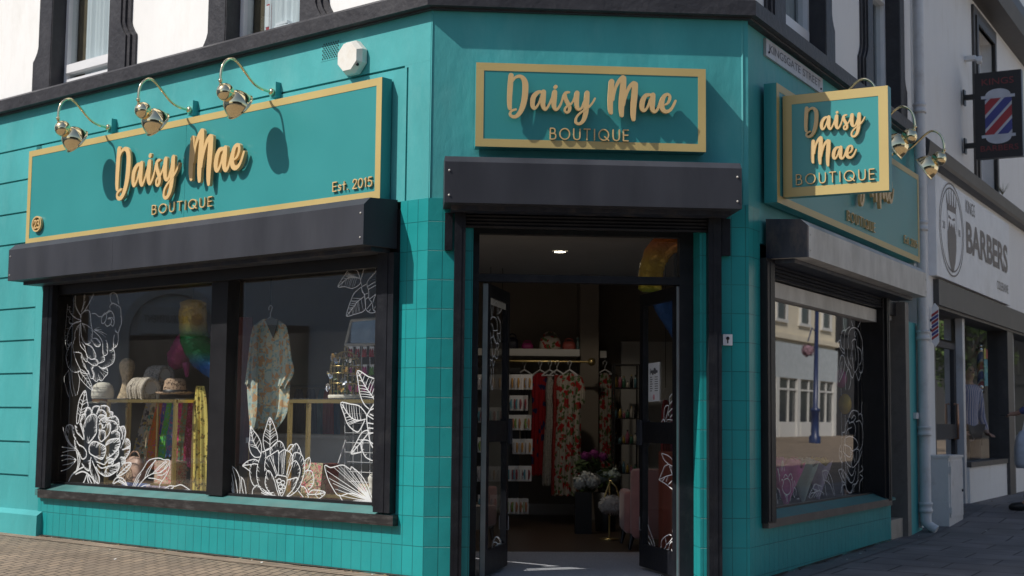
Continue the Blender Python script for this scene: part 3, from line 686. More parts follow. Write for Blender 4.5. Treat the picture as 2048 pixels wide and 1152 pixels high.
# ================================================================== the shop's signs
def board(name, label, pl, u0, u1, z0, z1, o0, o1, bw, joints=(), inner=True, cat='sign', group=None):
    t = thing(name, label, cat, pl.p((u0 + u1) / 2, z0, o0), pl.a, group)
    b = MB(); cuts = [u0] + list(joints) + [u1]
    for a, c in zip(cuts[:-1], cuts[1:]): b.wbox(pl, a, c - (.003 if c != u1 else 0), z0, z1, o0, o1)
    b.build('panel', M['sign'], t)
    b = MB(); e = o1 + .003
    b.wbox(pl, u0 + bw, u1 - bw, z1 - bw, z1, o1, e); b.wbox(pl, u0 + bw, u1 - bw, z0, z0 + bw, o1, e)
    b.wbox(pl, u0, u0 + bw, z0, z1, o1, e); b.wbox(pl, u1 - bw, u1, z0, z1, o1, e)
    b.build('border', M['gold'], t)
    return t
def letters(t, pl, u, z, S, face, so=.028, th=.018, cap=None):
    """the shop name: script over small capitals"""
    m = MB(); put_script(m, pl, U_D + U_M, u, z, S, face + so, face + so + th); m.build('script_lettering', M['letter'], t)
    m = MB(); c_ = cap or (u + BQ[0] * S, z + BQ[1] * S, BQ[2] * S, BQ[3] * S); put_word(m, pl, 'BOUTIQUE', *c_, .0078, face + .004, face + .016); m.build('capital_lettering', M['letter'], t)
# left wall
zs1 = (WL.z(55, 301.7, .1) + WL.z(765, 156.7, .1)) / 2; zs0 = (WL.z(55, 487, .1) + WL.z(759, 400, .1)) / 2
su0, su1 = WL.u(55, 400, .1), WL.u(763, 250, .1)
sL = board('fascia_sign', 'long teal fascia sign over the display window, gold border, marked Est. 2015 and 23', WL, su0, su1, zs0, zs1, .004, .1, .055, [WL.u(371, 330, .1)], group='shop name signs')
lu0, lu1 = WL.u(233, 330, .14), WL.u(496, 310, .14)
bl0, bl1 = WL.u(303, 420, .12), WL.u(423, 405, .12)
letters(sL, WL, lu0, WL.z(238, 293, .14), lu1 - lu0, .1, cap=(bl0, (WL.z(303, 427.5, .12) + WL.z(423, 412.7, .12)) / 2, bl1 - bl0, .074))
m = MB(); eu0, eu1 = WL.u(664, 375, .12), WL.u(742, 365, .12); ez = (WL.z(665, 383, .12) + WL.z(737, 372, .12)) / 2
ew = eu1 - eu0; put_word(m, WL, 'Est.', eu0, ez, ew * .40, .066, .0075, .104, .114, .26); m.build('date_lettering', M['letter'], sL); m = MB(); put_word(m, WL, '2015', eu0 + ew * .52, ez, ew * .48, .066, .0075, .104, .114, .26); m.build('date_lettering', M['letter'], sL)
m = MB(); cu, cz = WL.px(74, 448, .12)
m.ribbon(WL, [(cu + .072 * math.cos(t * math.tau / 40), cz + .066 * math.sin(t * math.tau / 40), .012) for t in range(41)], .104, .128, caps=False)
put_word(m, WL, '23', cu - .045, cz - .036, .088, .07, .011, .104, .126, .18); m.build('number_plate', M['letter'], sL)
# centre
cz1 = (WC.z(952, 125, .13) + WC.z(1412.5, 138.3, .13)) / 2; cz0 = (WC.z(951, 293.5, .13) + WC.z(1410, 303.3, .13)) / 2
sC = board('fascia_sign', 'smaller teal sign with gold border directly above the corner doorway', WC, WC.u(951.5, 200, .13), WC.u(1411.5, 220, .13), cz0, cz1, .004, .13, .055, group='shop name signs')
letters(sC, WC, LX0, LZ1, LW, .13, .032, .016)
# right wall
rz1, rz0 = WR.z(1837, 351, .1), (WR.z(1838, 527.6, .1) + WR.z(1612, 426, .1)) / 2
ru0, ru1 = .33, WR.u(1838, 440, .1)
sR = board('fascia_sign', 'teal fascia sign on the shaded side wall, partly hidden by the hanging sign', WR, ru0, ru1, rz0, rz1, .004, .1, .055, group='shop name signs')
bu0, bu1 = WR.u(1697, 440, .12), WR.u(1751, 450, .12); S = (bu1 - bu0) / BQ[2]
letters(sR, WR, bu0 - BQ[0] * S, WR.z(1700, 440, .12) - BQ[1] * S, S, .1, cap=(bu0, WR.z(1699, 441, .12), bu1 - bu0, .08))
m = MB(); e0, e1 = WR.u(1811, 490, .12), WR.u(1836, 495, .12); ew = e1 - e0; put_word(m, WR, 'Est.', e0, rz0 + .13, ew * .4, .07, .0075, .104, .114, .26); m.build('date_lettering', M['letter'], sR); m = MB(); put_word(m, WR, '2015', e0 + ew * .52, rz0 + .13, ew * .48, .07, .0075, .104, .114, .26); m.build('date_lettering', M['letter'], sR)
# hanging sign, square to the right wall
HS = WR.perp(.45)
hz1, hz0 = 3.515, 2.762
sH = board('hanging_sign', 'square teal hanging sign with gold border, name set on two lines, jutting over the pavement', HS, .108, .880, hz0, hz1, -.085, 0, .068)
def sub(ss):
    x0 = min(p[0] - p[2] / 2 for s in ss for p in s); x1 = max(p[0] + p[2] / 2 for s in ss for p in s); z1 = max(p[1] + p[2] / 2 for s in ss for p in s); W = x1 - x0
    return [[((x - x0) / W, (z - z1) / W, w / W) for x, z, w in s] for s in ss]
m = MB(); a, b = HS.u(1608, 240, .03), HS.u(1731, 235, .03); put_script(m, HS, sub(U_D), a, HS.z(1611, 213, .03), b - a, .012, .028)
a, b = HS.u(1621, 300, .03), HS.u(1714, 300, .03); put_script(m, HS, sub(U_M), a, HS.z(1640, 272, .03), b - a, .012, .028); m.build('script_lettering', M['letter'], sH)
m = MB(); a, b = HS.u(1592, 360, .02), HS.u(1748, 350, .02); zb = (HS.z(1592, 368, .02) + HS.z(1748, 359, .02)) / 2
put_word(m, HS, 'BOUTIQUE', a, zb, b - a, .073, .0072, .003, .014); m.build('capital_lettering', M['letter'], sH)
for z in (hz0 + .1, hz1 - .1): m = MB(); m.wbox(HS, .0, .108, z - .02, z + .02, -.06, -.03); m.build('wall_bracket', M['black'], sH)

# ================================================================== brass swan-neck lamps
def lamp_parts(w, u, zb, t):
    P = lambda o, z, d=0: w.p(u + d, zb + z, o)
    m = MB(); m.wbox(w, u - .035, u + .035, zb - .075, zb + .045, -.02, .048); m.build('mount_block', M['render'], t)
    m = MB(); m.lathe([(.001, 0), (.028, .001), (.03, .012), (.022, .026), (.012, .03)], P(.048, -.033), w.n, 16); m.build('wall_rose', M['brass'], t)
    path = [(.06, -.033), (.11, -.033), (.172, -.024), (.225, -.004), (.271, .028), (.304, .058), (.336, .085), (.378, .122), (.419, .146), (.448, .150), (.475, .142), (.503, .122), (.525, .094), (.540, .055), (.547, .013), (.549, -.03)]
    m = MB(); m.tube([P(*p) for p in spline(path, 3)], .0105, 10); m.build('arm', M['brass'], t)
    m = MB(); m.ball(P(.549, -.036), .017, 12); m.tube([P(.549, -.03), P(.540, -.068)], [.011, .013], 10); m.ball(P(.541, -.066), .016, 12, 0, .5)
    m.ball(P(.500, -.116), .068, 24); m.build('lamp_socket', M['brass'], t)
    ax = w.n * -.835 + Vector((0, 0, -.55))
    prof = [(.02, .012), (.05, .018), (.075, .034), (.095, .062), (.108, .096), (.114, .128), (.116, .138), (.124, .141), (.124, .147), (.115, .147), (.108, .128), (.100, .096), (.085, .064), (.05, .034), (.001, .03)]
    m = MB(); m.lathe(prof, P(.480, -.125), ax, 30); m.build('lamp_shade', M['brass'], t)
    m = MB(); m.ball(P(.480, -.125) + ax.normalized() * .09, .03, 12); m.build('bulb', M['white'], t)
LB = [((555, 180), 'brass swan-neck lamp over the long sign, nearest the white alarm box'), ((390, 212), 'brass swan-neck lamp over the middle of the long sign'), ((228, 250), 'brass swan-neck lamp at the far left end of the long sign')]
lz = sum(WL.z(*p) for p, _ in LB) / 3
p0 = WL.u(*LB[0][0]); lt = thing('wall_lamp', LB[0][1], 'lamp', WL.p(p0, lz), WL.a, 'brass swan-neck sign lamps'); lamp_parts(WL, p0, lz, lt)
for (xy, lb) in LB[1:]: copy_thing(lt, WL.p(WL.u(*xy), lz), WL.a, lb)
for xy, lb in (((1728, 158), 'brass swan-neck lamp showing only its curved arm above the hanging sign'), ((1806, 213), 'brass swan-neck lamp just right of the hanging sign'), ((1866, 262), 'brass swan-neck lamp in front of the white drainpipe')):
    copy_thing(lt, WR.p(WR.u(xy[0], xy[1], .45), WR.z(xy[0], xy[1], .45) - .15), WR.a, lb)

# ================================================================== small fittings on the walls
au, az = WL.px(711, 118, .0)
t = thing('alarm_box', 'white eight-sided alarm box high on the sunlit teal wall', 'alarm box', WL.p(au, az), WL.a)
oc = lambda r, s=1.0, dz=0: [(au + r * math.cos(math.pi / 8 + k * math.pi / 4), az + dz + s * r * math.sin(math.pi / 8 + k * math.pi / 4)) for k in range(8)]
m = MB(); m.prism(WL, oc(.132), .0, .045); a, b = [WL.p(x, z, .045) for x, z in oc(.132)], [WL.p(x, z, .085) for x, z in oc(.108)]
m.mesh(a + b, [(i, (i + 1) % 8, 8 + (i + 1) % 8, 8 + i) for i in range(8)] + [tuple(range(8, 16))])
M['alarm'] = mat('white_alarm_plastic', (.78, .77, .72), .4, var=.05, dirt=(.5, .42, .3), dscale=6, damt=.4)
m.build('cover', M['alarm'], t)
m = MB(); m.ball(WL.p(au + .10, az - .07, .072), .012, 8); m.build('screw', M['black'], t)
m = MB(); vu0, vu1 = WL.u(643, 100), WL.u(678, 100); vz0, vz1 = WL.z(660, 117), WL.z(660, 84)
m.wbox(WL, vu0 - .01, vu1 + .01, vz0 - .01, vz1 + .01, -.03, -.004)
for i in range(7):
    for j in range(8):
        cx = vu0 + (vu1 - vu0) * (i + .5 + (j % 2) * .5) / 7.5; cy = vz0 + (vz1 - vz0) * (j + .5) / 8; a, b = .008, .0085
        m.mesh([WL.p(cx - a, cy, -.002), WL.p(cx, cy - b, -.002), WL.p(cx + a, cy, -.002), WL.p(cx, cy + b, -.002)], [(0, 1, 2, 3)], 1)
m.build('vent_grille', [M['render'], M['black']], bt)
# street name plate
nu0, nu1 = WR.u(1532, 95, -.01), WR.u(1645, 165, -.01); nz0, nz1 = (WR.z(1530, 113, -.01) + WR.z(1643, 184, -.01)) / 2, (WR.z(1532, 77, -.01) + WR.z(1646, 158, -.01)) / 2
t = thing('street_sign', 'white street name plate reading KINGSGATE STREET under the cornice', 'street sign', WR.p((nu0 + nu1) / 2, nz0, -.02), WR.a)
m = MB(); m.wbox(WR, nu0, nu1, nz0, nz1, -.03, -.008); m.build('plate', mat('white_enamel', (.50, .50, .53), .35, var=.06, dirt=(.40, .34, .26), dscale=5, damt=.6), t)
m = MB(); h = nz1 - nz0; nw = nu1 - nu0 - .14; M['fadeb'] = mat('faded_black_letters', (.10, .10, .12), .5); text_mesh(m, WR, 'KINGSGATE', nu0 + .07, nz0 + h * .30, nw * .585, h * .48, 0, -.006, .004); m.build('street_lettering', M['fadeb'], t); m = MB(); text_mesh(m, WR, 'STREET', nu0 + .07 + nw * .63, nz0 + h * .30, nw * .37, h * .48, 0, -.006, .004); m.build('street_lettering', M['fadeb'], t)
for fu in (.04, .96): m = MB(); m.ball(WR.p(nu0 + (nu1 - nu0) * fu, nz0 + .035, -.006), .009, 8); m.build('screw', M['black'], t)
# key switch
ku0, ku1 = WC.u(1444, 680), WC.u(1463, 680); kz0, kz1 = WC.z(1453, 691), WC.z(1453, 669)
t = thing('key_switch', 'small white shutter key switch box on the tiles right of the doorway', 'key switch', WC.p((ku0 + ku1) / 2, kz0), WC.a)
m = MB(); m.wbox(WC, ku0, ku1, kz0, kz1, .0, .03); m.build('box', M['white'], t)
m = MB(); m.lathe([(.001, 0), (.012, 0), (.012, .004), (.001, .004)], WC.p((ku0 + ku1) / 2, (kz0 + kz1) / 2 + .01, .03), WC.n, 12); m.wbox(WC, (ku0 + ku1) / 2 - .004, (ku0 + ku1) / 2 + .004, kz0 + .014, (kz0 + kz1) / 2, .03, .033); m.build('keyhole', M['black'], t)

# ================================================================== white flower drawings stuck on the glass
class Dec:
    """line drawing on a pane; strokes are read off in a picture frame (x0, y0, scale) and laid on the pane's plane"""
    def __init__(s, pl, off, fr, wd, parent, label, tilt=0, name='flower_decal', clip=None):
        s.pl, s.off, s.fr, s.wd, s.parent, s.label, s.k, s.mb, s.tilt, s.clip = pl, off, fr, wd, parent, label, 0, MB(), tilt, clip
        s.name = name; s.hm = 1
    def q(s, p):
        x0, y0, sc = s.fr; u, z = s.pl.px(x0 + p[0] / sc, y0 + p[1] / sc, s.off)
        if s.clip: u = max(s.clip[0], min(s.clip[1], u)); z = max(s.clip[2], min(s.clip[3], z))
        return u, z
    def put(s, P, w0, w1=None, n=4):
        c = spline([s.q(p) for p in P], n) if len(P) > 2 else [s.q(p) for p in P]
        N = len(c); w1 = w0 if w1 is None else w1
        R = [(u, z, (w0 + (w1 - w0) * i / max(1, N - 1))) for i, (u, z) in enumerate(c)]
        if s.tilt:
            z0, zz = s.tilt; o = lambda z: s.off + (z - z0) * zz
            q = []; 
            for i in range(N):
                a, b = c[max(0, i - 1)], c[min(N - 1, i + 1)]; dx, dz = b[0] - a[0], b[1] - a[1]; l = math.hypot(dx, dz) or 1
                h = R[i][2] / 2; q.append((s.pl.p(c[i][0] - dz / l * h, c[i][1] + dx / l * h, o(c[i][1]) + s.k), s.pl.p(c[i][0] + dz / l * h, c[i][1] - dx / l * h, o(c[i][1]) + s.k)))
            s.mb.mesh([v for p in q for v in p], [(2 * i, 2 * i + 1, 2 * i + 3, 2 * i + 2) for i in range(N - 1)])
        else: s.mb.ribbon(s.pl, R, 0, s.off + s.k, 0, 0, True, False)
        s.k -= .00004
    def line(s, *P, w=1.0): s.put(P, s.wd * w)
    def petal(s, P, n=0, base=None, depth=.35, w=1.0, seed=0):
        """outline, and n tapering strokes drawn in from it towards base"""
        s.put(P, s.wd * w)
        if n:
            n = int(n * s.hm); rng = random.Random(seed + len(P) * 31 + int(P[0][0])); b = base or P[-1]; C = spline(P, 6)
            for i in range(n):
                p = C[int(len(C) * (i + .5 + rng.uniform(-.3, .3)) / n) % len(C)]; t = depth * rng.uniform(.5, 1.2)
                e = (p[0] + (b[0] - p[0]) * t, p[1] + (b[1] - p[1]) * t); m_ = ((p[0] + e[0]) / 2 + rng.uniform(-4, 4), (p[1] + e[1]) / 2 + rng.uniform(-4, 4))
                s.put([p, m_, e], s.wd * .85 * w, s.wd * .15, 3)
    def fan(s, b, ends, w=.7):
        for e in ends: s.put([b, ((b[0] + e[0]) / 2 + (e[1] - b[1]) * .06, (b[1] + e[1]) / 2 - (e[0] - b[0]) * .06), e], s.wd * w, s.wd * .25, 3)
    def leaf(s, P, vein, n=8, w=1.0):
        s.put(P, s.wd * w); V = spline(vein, 6); s.put(vein, s.wd * w); C = spline(P, 8)
        for i in range(n):
            a = V[int((len(V) - 1) * (i + 1) / (n + 1.5))]
            d = (V[-1][0] - V[0][0], V[-1][1] - V[0][1]); l = math.hypot(*d) or 1; d = (d[0] / l, d[1] / l)
            for sg in (-1, 1):
                best = None
                for c in C:
                    e = (c[0] - a[0], c[1] - a[1]); el = math.hypot(*e)
                    if el < 1: continue
                    ang = (e[0] * d[0] + e[1] * d[1]) / el; side = (d[0] * e[1] - d[1] * e[0])
                    if side * sg > 0:
                        q = abs(ang + .62)
                        if best is None or q < best[0]: best = (q, c)
                if best: c = best[1]; s.put([a, ((a[0] + c[0]) / 2 - d[0] * l * .01, (a[1] + c[1]) / 2 - d[1] * l * .01), (a[0] + (c[0] - a[0]) * .94, a[1] + (c[1] - a[1]) * .94)], s.wd * .75 * w, s.wd * .35, 3)
    def done(s):
        return s.mb.build(s.name, M['vinyl'], s.parent, None, {'label': s.label})
GO = -.135
W1 = .0075
WT = .0055
d = Dec(WL, GO, (120, 570, 5.239), WT, shopL, 'large white line drawn peony in the top left of the wide window')
d.hm = 1.7
d.petal([(215,385),(215,330),(235,290),(290,262),(318,300),(325,400),(342,500),(330,580),(300,615),(250,600),(222,520),(212,400)], 16, (260,440), .22)
d.petal([(215,385),(160,390),(110,440),(80,520),(75,600),(95,640)], 6, (200,500), .2)
d.petal([(205,410),(160,480),(150,560),(135,620)], 4, (205,560), .3)
d.petal([(120,600),(75,690),(62,770),(80,850),(110,890),(150,915),(200,905)], 6, (140,700), .25)
d.line((130,620),(140,700),(170,800),(215,890))
d.petal([(205,420),(200,560),(215,640),(265,700),(285,760),(275,805),(235,760),(210,710),(140,705)], 9, (230,650), .35)
d.petal([(222,600),(255,650),(280,740),(330,780),(372,758),(360,700),(320,640),(262,620)], 8, (290,660), .35)
d.petal([(285,800),(340,842),(388,838),(392,790),(350,770)], 6, (300,780), .4)
d.petal([(330,580),(370,640),(412,640),(415,600),(380,560),(345,560)], 6, (340,560), .4)
d.petal([(345,480),(400,530),(440,600),(445,700),(455,740),(490,720),(495,640),(480,580)], 8, (420,560), .3)
d.petal([(385,820),(420,815),(462,790),(455,745)], 5, (360,750), .4)
d.petal([(215,740),(250,850),(285,900),(300,930),(240,925),(200,900)], 7, (190,790), .4)
d.petal([(345,860),(330,890),(350,930),(345,970),(320,980),(300,930),(270,880),(250,820)], 7, (270,800), .3)
d.petal([(345,850),(325,880),(350,930),(340,975),(375,1012),(400,990),(430,1005),(465,960),(492,930),(490,880),(470,870),(440,880),(400,850)], 12, (370,855), .55)
d.petal([(460,290),(430,340),(430,400),(460,392),(482,330),(462,290)], 4, (470,340), .3); d.petal([(510,230),(540,190),(590,210),(625,240),(632,320),(640,380),(620,450),(600,500),(570,480)], 8, (560,350), .25)
d.petal([(515,100),(525,170),(545,200)], 0); d.petal([(515,100),(550,75),(590,110),(605,200)], 3, (550,160), .4); d.petal([(600,500),(602,570),(590,630),(560,655),(550,600),(560,520)], 6, (570,560), .3)
d.petal([(550,660),(566,740),(550,810),(500,850),(440,872)], 8, (480,740), .4); d.petal([(555,600),(545,670),(510,690)], 3, (520,600), .3)
for P in ([(460,400),(480,430),(510,420),(532,380),(510,340),(490,360)], [(500,360),(530,340),(560,380),(545,430),(520,410)], [(480,300),(520,270),(550,310),(560,360)], [(320,300),(360,300),(400,330),(440,320),(510,260)], [(340,90),(300,180),(240,280)], [(85,220),(90,280),(140,340),(210,370)], [(85,350),(90,400),(130,405),(210,375)], [(70,200),(50,400),(40,560),(60,680)]): d.petal(P, 4, (430,380), .12)
d.petal([(240,100),(235,200),(210,280)], 7, (300,150), .35); d.petal([(150,110),(150,200),(180,280),(215,330)], 6, (100,180), .4)
d.fan((345,470), [(430,470),(440,500),(470,550),(480,520),(400,440)]); d.fan((215,400), [(260,500),(240,480),(300,440),(330,470),(250,440)]); d.fan((205,400), [(170,470),(150,440),(185,520),(200,560)])
d.leaf([(175,920),(215,890),(280,960),(330,1100),(260,1050),(200,980),(175,920)], [(330,1100),(260,990),(200,915)], 5)
d.petal([(175,920),(190,980),(185,1060),(165,1150)], 0); d.petal([(80,890),(30,970),(50,1080),(75,1170)], 0); d.line((110,900),(120,1040),(150,1160)); d.line((80,900),(90,1040),(120,1170))
d.done()
d = Dec(WL, GO, (110, 770, 5.483), W1 * 1.35, shopL, 'largest white peony drawing in the bottom left of the wide window')
F = d.petal; d.hm = 2.2
F([(320,600),(310,500),(330,400),(370,340),(420,320),(460,350),(455,440),(455,520),(420,580),(372,640)], 12, (345,600), .28)
F([(370,680),(400,630),(440,620),(500,645),(550,680),(552,740),(520,810),(470,800),(410,770),(375,740),(370,680)], 16, (400,780), .35)
F([(550,660),(580,610),(640,590),(700,590),(712,640),(690,700),(620,770),(560,810)], 12, (560,700), .4)
F([(690,690),(692,760),(640,830),(580,860)], 8, (600,780), .45); F([(450,840),(500,860),(540,870),(590,810),(635,820),(625,870),(560,900),(500,910),(460,870)], 8, (480,870), .3)
F([(705,850),(690,920),(620,980),(550,1000),(480,960),(440,900)], 10, (480,900), .4); F([(540,960),(570,900),(640,880),(700,850)], 6, (600,950), .4)
F([(390,790),(370,880),(385,960),(420,1040),(470,1080),(480,1020),(450,950),(400,830)], 10, (400,820), .4)
F([(205,600),(215,680),(250,740),(290,810),(330,792),(335,730),(300,680),(250,650),(230,610)], 10, (320,760), .25)
F([(180,440),(190,540),(222,602)], 4, (240,540), .4); F([(210,440),(230,520),(270,560),(300,600)], 5, (300,520), .3); F([(260,420),(290,500),(310,580)], 5, (330,450), .3)
F([(290,470),(270,400),(290,330),(330,320)], 5, (310,470), .4); F([(310,310),(330,260),(370,250),(390,290),(385,330)], 5, (350,340), .4); F([(395,310),(400,250),(440,230),(480,240),(460,280)], 5, (420,310), .4)
F([(490,230),(540,225),(580,250),(590,290),(622,300),(620,340)], 6, (520,320), .35); F([(440,320),(470,275),(520,280),(550,320),(550,350)], 6, (490,340), .4); F([(455,360),(480,330),(520,330),(560,360),(600,350)], 5, (520,400), .4)
F([(470,400),(500,370),(530,360),(560,380),(600,390),(640,400),(670,440),(672,500)], 8, (560,470), .3); F([(600,360),(640,340),(680,380),(686,440)], 5, (620,430), .4)
F([(460,430),(460,490),(495,500),(500,430),(460,430)], 5, (478,440), .4); F([(510,430),(510,470),(530,460),(540,430)], 2, (520,440), .4); F([(550,430),(592,430),(592,500),(560,560),(520,600)], 8, (540,580), .4); F([(470,510),(460,570),(490,620),(530,580),(532,510),(500,500),(470,510)], 7, (495,610), .4)
F([(600,520),(640,500),(690,530),(686,590)], 5, (600,600), .4); F([(680,450),(700,470),(722,540),(715,600)], 4, (660,560), .3); F([(700,460),(740,455),(757,520),(740,600),(700,700)], 7, (690,640), .35); F([(760,590),(790,600),(807,660),(780,690),(720,710)], 6, (710,690), .5); F([(805,660),(796,740),(750,810)], 5, (700,730), .4); F([(700,790),(740,800),(752,840),(720,870)], 5, (640,840), .4)
for r, cx, cy in ((14, 515, 395), (12, 545, 400), (12, 575, 402), (10, 530, 372)): d.line(*[(cx + r * math.cos(t * .9), cy + r * math.sin(t * .9)) for t in range(8)], w=.8)
d.leaf([(660,1005),(660,960),(720,870),(815,855),(780,930),(720,980),(660,1005)], [(815,855),(740,920),(660,1000)], 5)
d.leaf([(610,1080),(650,1020),(710,1020),(750,1060),(772,1110)], [(760,1090),(690,1050),(620,1085)], 4)
d.leaf([(240,405),(215,420),(222,300),(250,150),(310,60),(330,170),(340,230),(300,330),(250,400)], [(308,70),(270,250),(238,400)], 7)
F([(205,700),(150,650),(100,550),(100,460),(150,435),(190,480)], 5, (190,650), .3); F([(60,460),(90,560),(130,640),(200,700)], 4, (150,600), .3)
for P in ([(210,820),(150,780),(80,770),(40,780)], [(210,825),(150,860),(60,880)], [(205,830),(130,910),(40,945)], [(205,820),(120,810),(50,830)], [(200,700),(120,690),(50,680)], [(205,715),(130,720),(60,740)]): d.line(*P, w=.7)
for P in ([(120,1070),(160,990),(230,930),(290,900)], [(200,980),(270,950),(330,970),(390,1030),(420,1090),(480,1095)], [(205,960),(230,850),(210,720)], [(330,970),(300,1050),(275,1090)], [(340,980),(360,1040),(385,1090)], [(335,990),(335,1040),(350,1090)], [(225,930),(250,830),(225,740)]): d.line(*P, w=1.3)
F([(270,860),(310,920),(350,940),(367,880),(360,830)], 6, (300,850), .4); d.fan((400,790), [(460,800),(440,830),(480,780),(430,850)]); d.fan((345,640), [(330,560),(355,560),(380,590),(320,620)]); d.fan((540,660), [(600,600),(620,620),(560,620)])
d.done()
d = Dec(WL, GO, (260, 860, 8.23), W1, shopL, 'single white leaf drawing at the foot of the left pane')
d.put([(40,940),(110,780),(210,650),(300,510),(400,470),(490,465),(560,490),(650,500),(640,640),(590,750),(500,880),(480,960)], W1)
for P in ([(120,945),(240,800),(370,720),(520,690),(610,560)], [(240,800),(300,640),(430,490)], [(370,720),(480,600),(590,510)], [(300,790),(400,800),(520,830)], [(450,740),(540,740),(610,680)], [(470,710),(600,620),(640,540)], [(160,950),(240,910),(330,905)], [(60,940),(130,800),(180,720)], [(80,940),(150,820)], [(270,780),(330,650),(410,500)], [(420,690),(520,600),(610,520)]): d.line(*P)
for P in ([(560,970),(650,920),(740,925),(830,900),(900,930),(980,985)], [(830,995),(920,988),(1010,995)], [(610,980),(640,955)], [(640,985),(720,945)]): d.line(*P, w=1.1)
d.done()
d = Dec(WL, GO, (450, 820, 6.062), W1 * 1.0, shopL, 'open white flower drawing with a cone of seeds at the foot of the right pane')
d.leaf([(430,570),(360,570),(310,510),(290,420),(300,350),(310,200),(345,250),(400,320),(440,420),(440,500),(430,570)], [(312,210),(345,380),(435,530)], 6)
d.leaf([(545,465),(490,490),(465,420),(465,320),(500,200),(545,90),(610,230),(636,340),(620,400),(545,465)], [(545,100),(545,300),(545,460)], 8)
F = d.petal
F([(480,500),(520,470),(552,480),(550,540)], 3, (510,600), .4); F([(555,470),(600,410),(655,378),(700,410),(722,480)], 6, (640,600), .35); F([(745,500),(780,430),(820,420),(832,430)], 4, (760,560), .5); F([(770,500),(800,470),(830,430),(865,408),(900,460),(922,530)], 6, (830,620), .35); F([(430,530),(455,505),(490,510),(490,580)], 4, (440,650), .4)
F([(480,740),(480,650),(500,580),(560,540),(640,490),(652,520),(720,480),(800,530),(822,600),(815,650)], 10, (670,900), .3)
F([(395,650),(380,760),(390,860),(430,960),(500,1010),(640,1050)], 9, (560,900), .25); d.line((430,540),(400,640)); F([(810,590),(830,530),(870,515),(930,550),(952,620),(962,720),(940,830),(880,960),(800,1030),(730,1060)], 12, (760,900), .25)
F([(800,650),(850,615),(890,670),(907,740),(880,850)], 6, (800,800), .4); F([(300,700),(295,760),(310,850),(350,920),(390,910)], 4, (380,860), .3); F([(300,680),(340,650),(390,660)], 3, (370,740), .4); F([(205,675),(270,620),(350,598),(402,622)], 5, (300,660), .5); d.line((205,675),(290,735)); d.line((205,675),(310,660))
F([(490,800),(480,880),(500,950),(560,1030)], 6, (600,950), .3); F([(490,790),(510,735),(550,760),(590,850),(620,960),(650,1040)], 6, (600,1030), .25)
F([(600,820),(630,790),(700,800),(735,810),(747,850),(720,970),(680,1052)], 0); d.line((610,840),(630,900),(650,990),(680,1052))
for cx, cy, r in ((650,860,25),(695,880,24),(665,930,24),(705,935,18),(675,985,20)): d.line(*[(cx + r * math.cos(t * math.tau / 9), cy + r * math.sin(t * math.tau / 9)) for t in range(10)])
F([(745,850),(800,835),(870,820),(860,880),(820,960),(740,1050)], 8, (740,1000), .4)
F([(955,620),(1015,575),(1027,650),(1000,720),(960,750)], 5, (960,740), .5); F([(970,740),(1040,740),(1072,830),(1050,920),(1000,970)], 7, (960,900), .45); F([(910,920),(960,940),(990,1000),(1005,1080)], 4, (930,980), .4); d.line((880,980),(940,1055))
d.leaf([(1000,1020),(1060,970),(1210,1000),(1120,1085)], [(1205,1000),(1120,1020),(1005,1025)], 3); F([(320,1030),(330,960),(380,920),(430,950)], 3, (370,980), .4); d.line((450,960),(520,1005),(580,1000)); d.line((470,1000),(540,1010)); d.line((430,1000),(500,1030),(600,1040))
for P in ([(60,670),(120,720),(160,800),(175,880),(170,1020)], [(60,680),(85,850),(105,1020)], [(80,700),(120,850),(145,1020)], [(180,810),(220,860),(250,1030)], [(45,880),(100,1020)], [(55,790),(80,930),(95,1010)], [(190,830),(195,930),(215,1020)], [(50,930),(90,1015)]): d.line(*P)
for a, b in (((520,560),(620,800)), ((550,545),(630,790)), ((640,500),(640,780)), ((680,500),(682,790)), ((720,490),(700,780)), ((800,540),(740,800)), ((815,650),(750,820)), ((570,540),(600,760)), ((700,490),(690,700)), ((780,620),(735,790))): d.line(a, b, w=.75)
d.done()
d = Dec(WL, GO, (640, 730, 3.974), W1 * 1.1, shopL, 'white trailing leaves drawn down the right edge of the right pane')
d.leaf([(390,350),(350,310),(320,240),(305,150),(298,45),(380,90),(445,130),(440,290)], [(302,55),(360,170),(410,240),(440,292)], 7)
d.leaf([(355,440),(310,525),(270,520),(220,470),(190,390),(165,300),(240,310),(310,325),(360,380),(370,410)], [(172,310),(240,410),(300,440),(362,430)], 7)
d.line((442,290),(395,360),(370,420),(385,540),(400,620),(430,670), w=1.2)
for P in ([(395,360),(440,340)], [(375,400),(438,440)], [(378,460),(436,470)], [(382,500),(434,505)], [(388,540),(434,540)], [(395,390),(440,410)]): d.line(*P)
d.leaf([(330,690),(245,705),(280,630),(330,540),(375,520),(382,545)], [(250,700),(320,620),(378,548)], 4)
d.petal([(325,600),(330,660),(360,730),(425,765)], 4, (400,680), .4); d.petal([(330,595),(380,600),(430,635)], 0); d.line((385,550),(430,535))
d.put([(400,1085),(250,1020),(150,1040),(100,980),(60,900),(35,800),(80,815),(110,810),(180,795),(240,830),(250,810),(320,870),(370,950),(420,1080)], W1)
for e in ((50,840),(110,815),(135,806),(160,805),(200,812),(240,835),(260,815),(300,860),(70,900),(120,985),(150,1035),(100,940)): d.put([(405,1080), ((405 + e[0]) / 2 + 12, (1080 + e[1]) / 2 + 8), e], W1 * 1.1, W1 * .4)
d.line((150,1030),(190,1085),(300,1080),(420,1088))
d.done()
d = Dec(WL, GO, (660, 530, 9.6), W1 * .75, shopL, 'white hanging leaves drawn in the shaded top corner of the right pane')
d.leaf([(520,410),(420,450),(280,415),(150,415),(250,240),(370,80),(430,85),(520,110),(570,230),(585,340),(520,410)], [(155,412),(350,250),(460,235),(560,255)], 8)
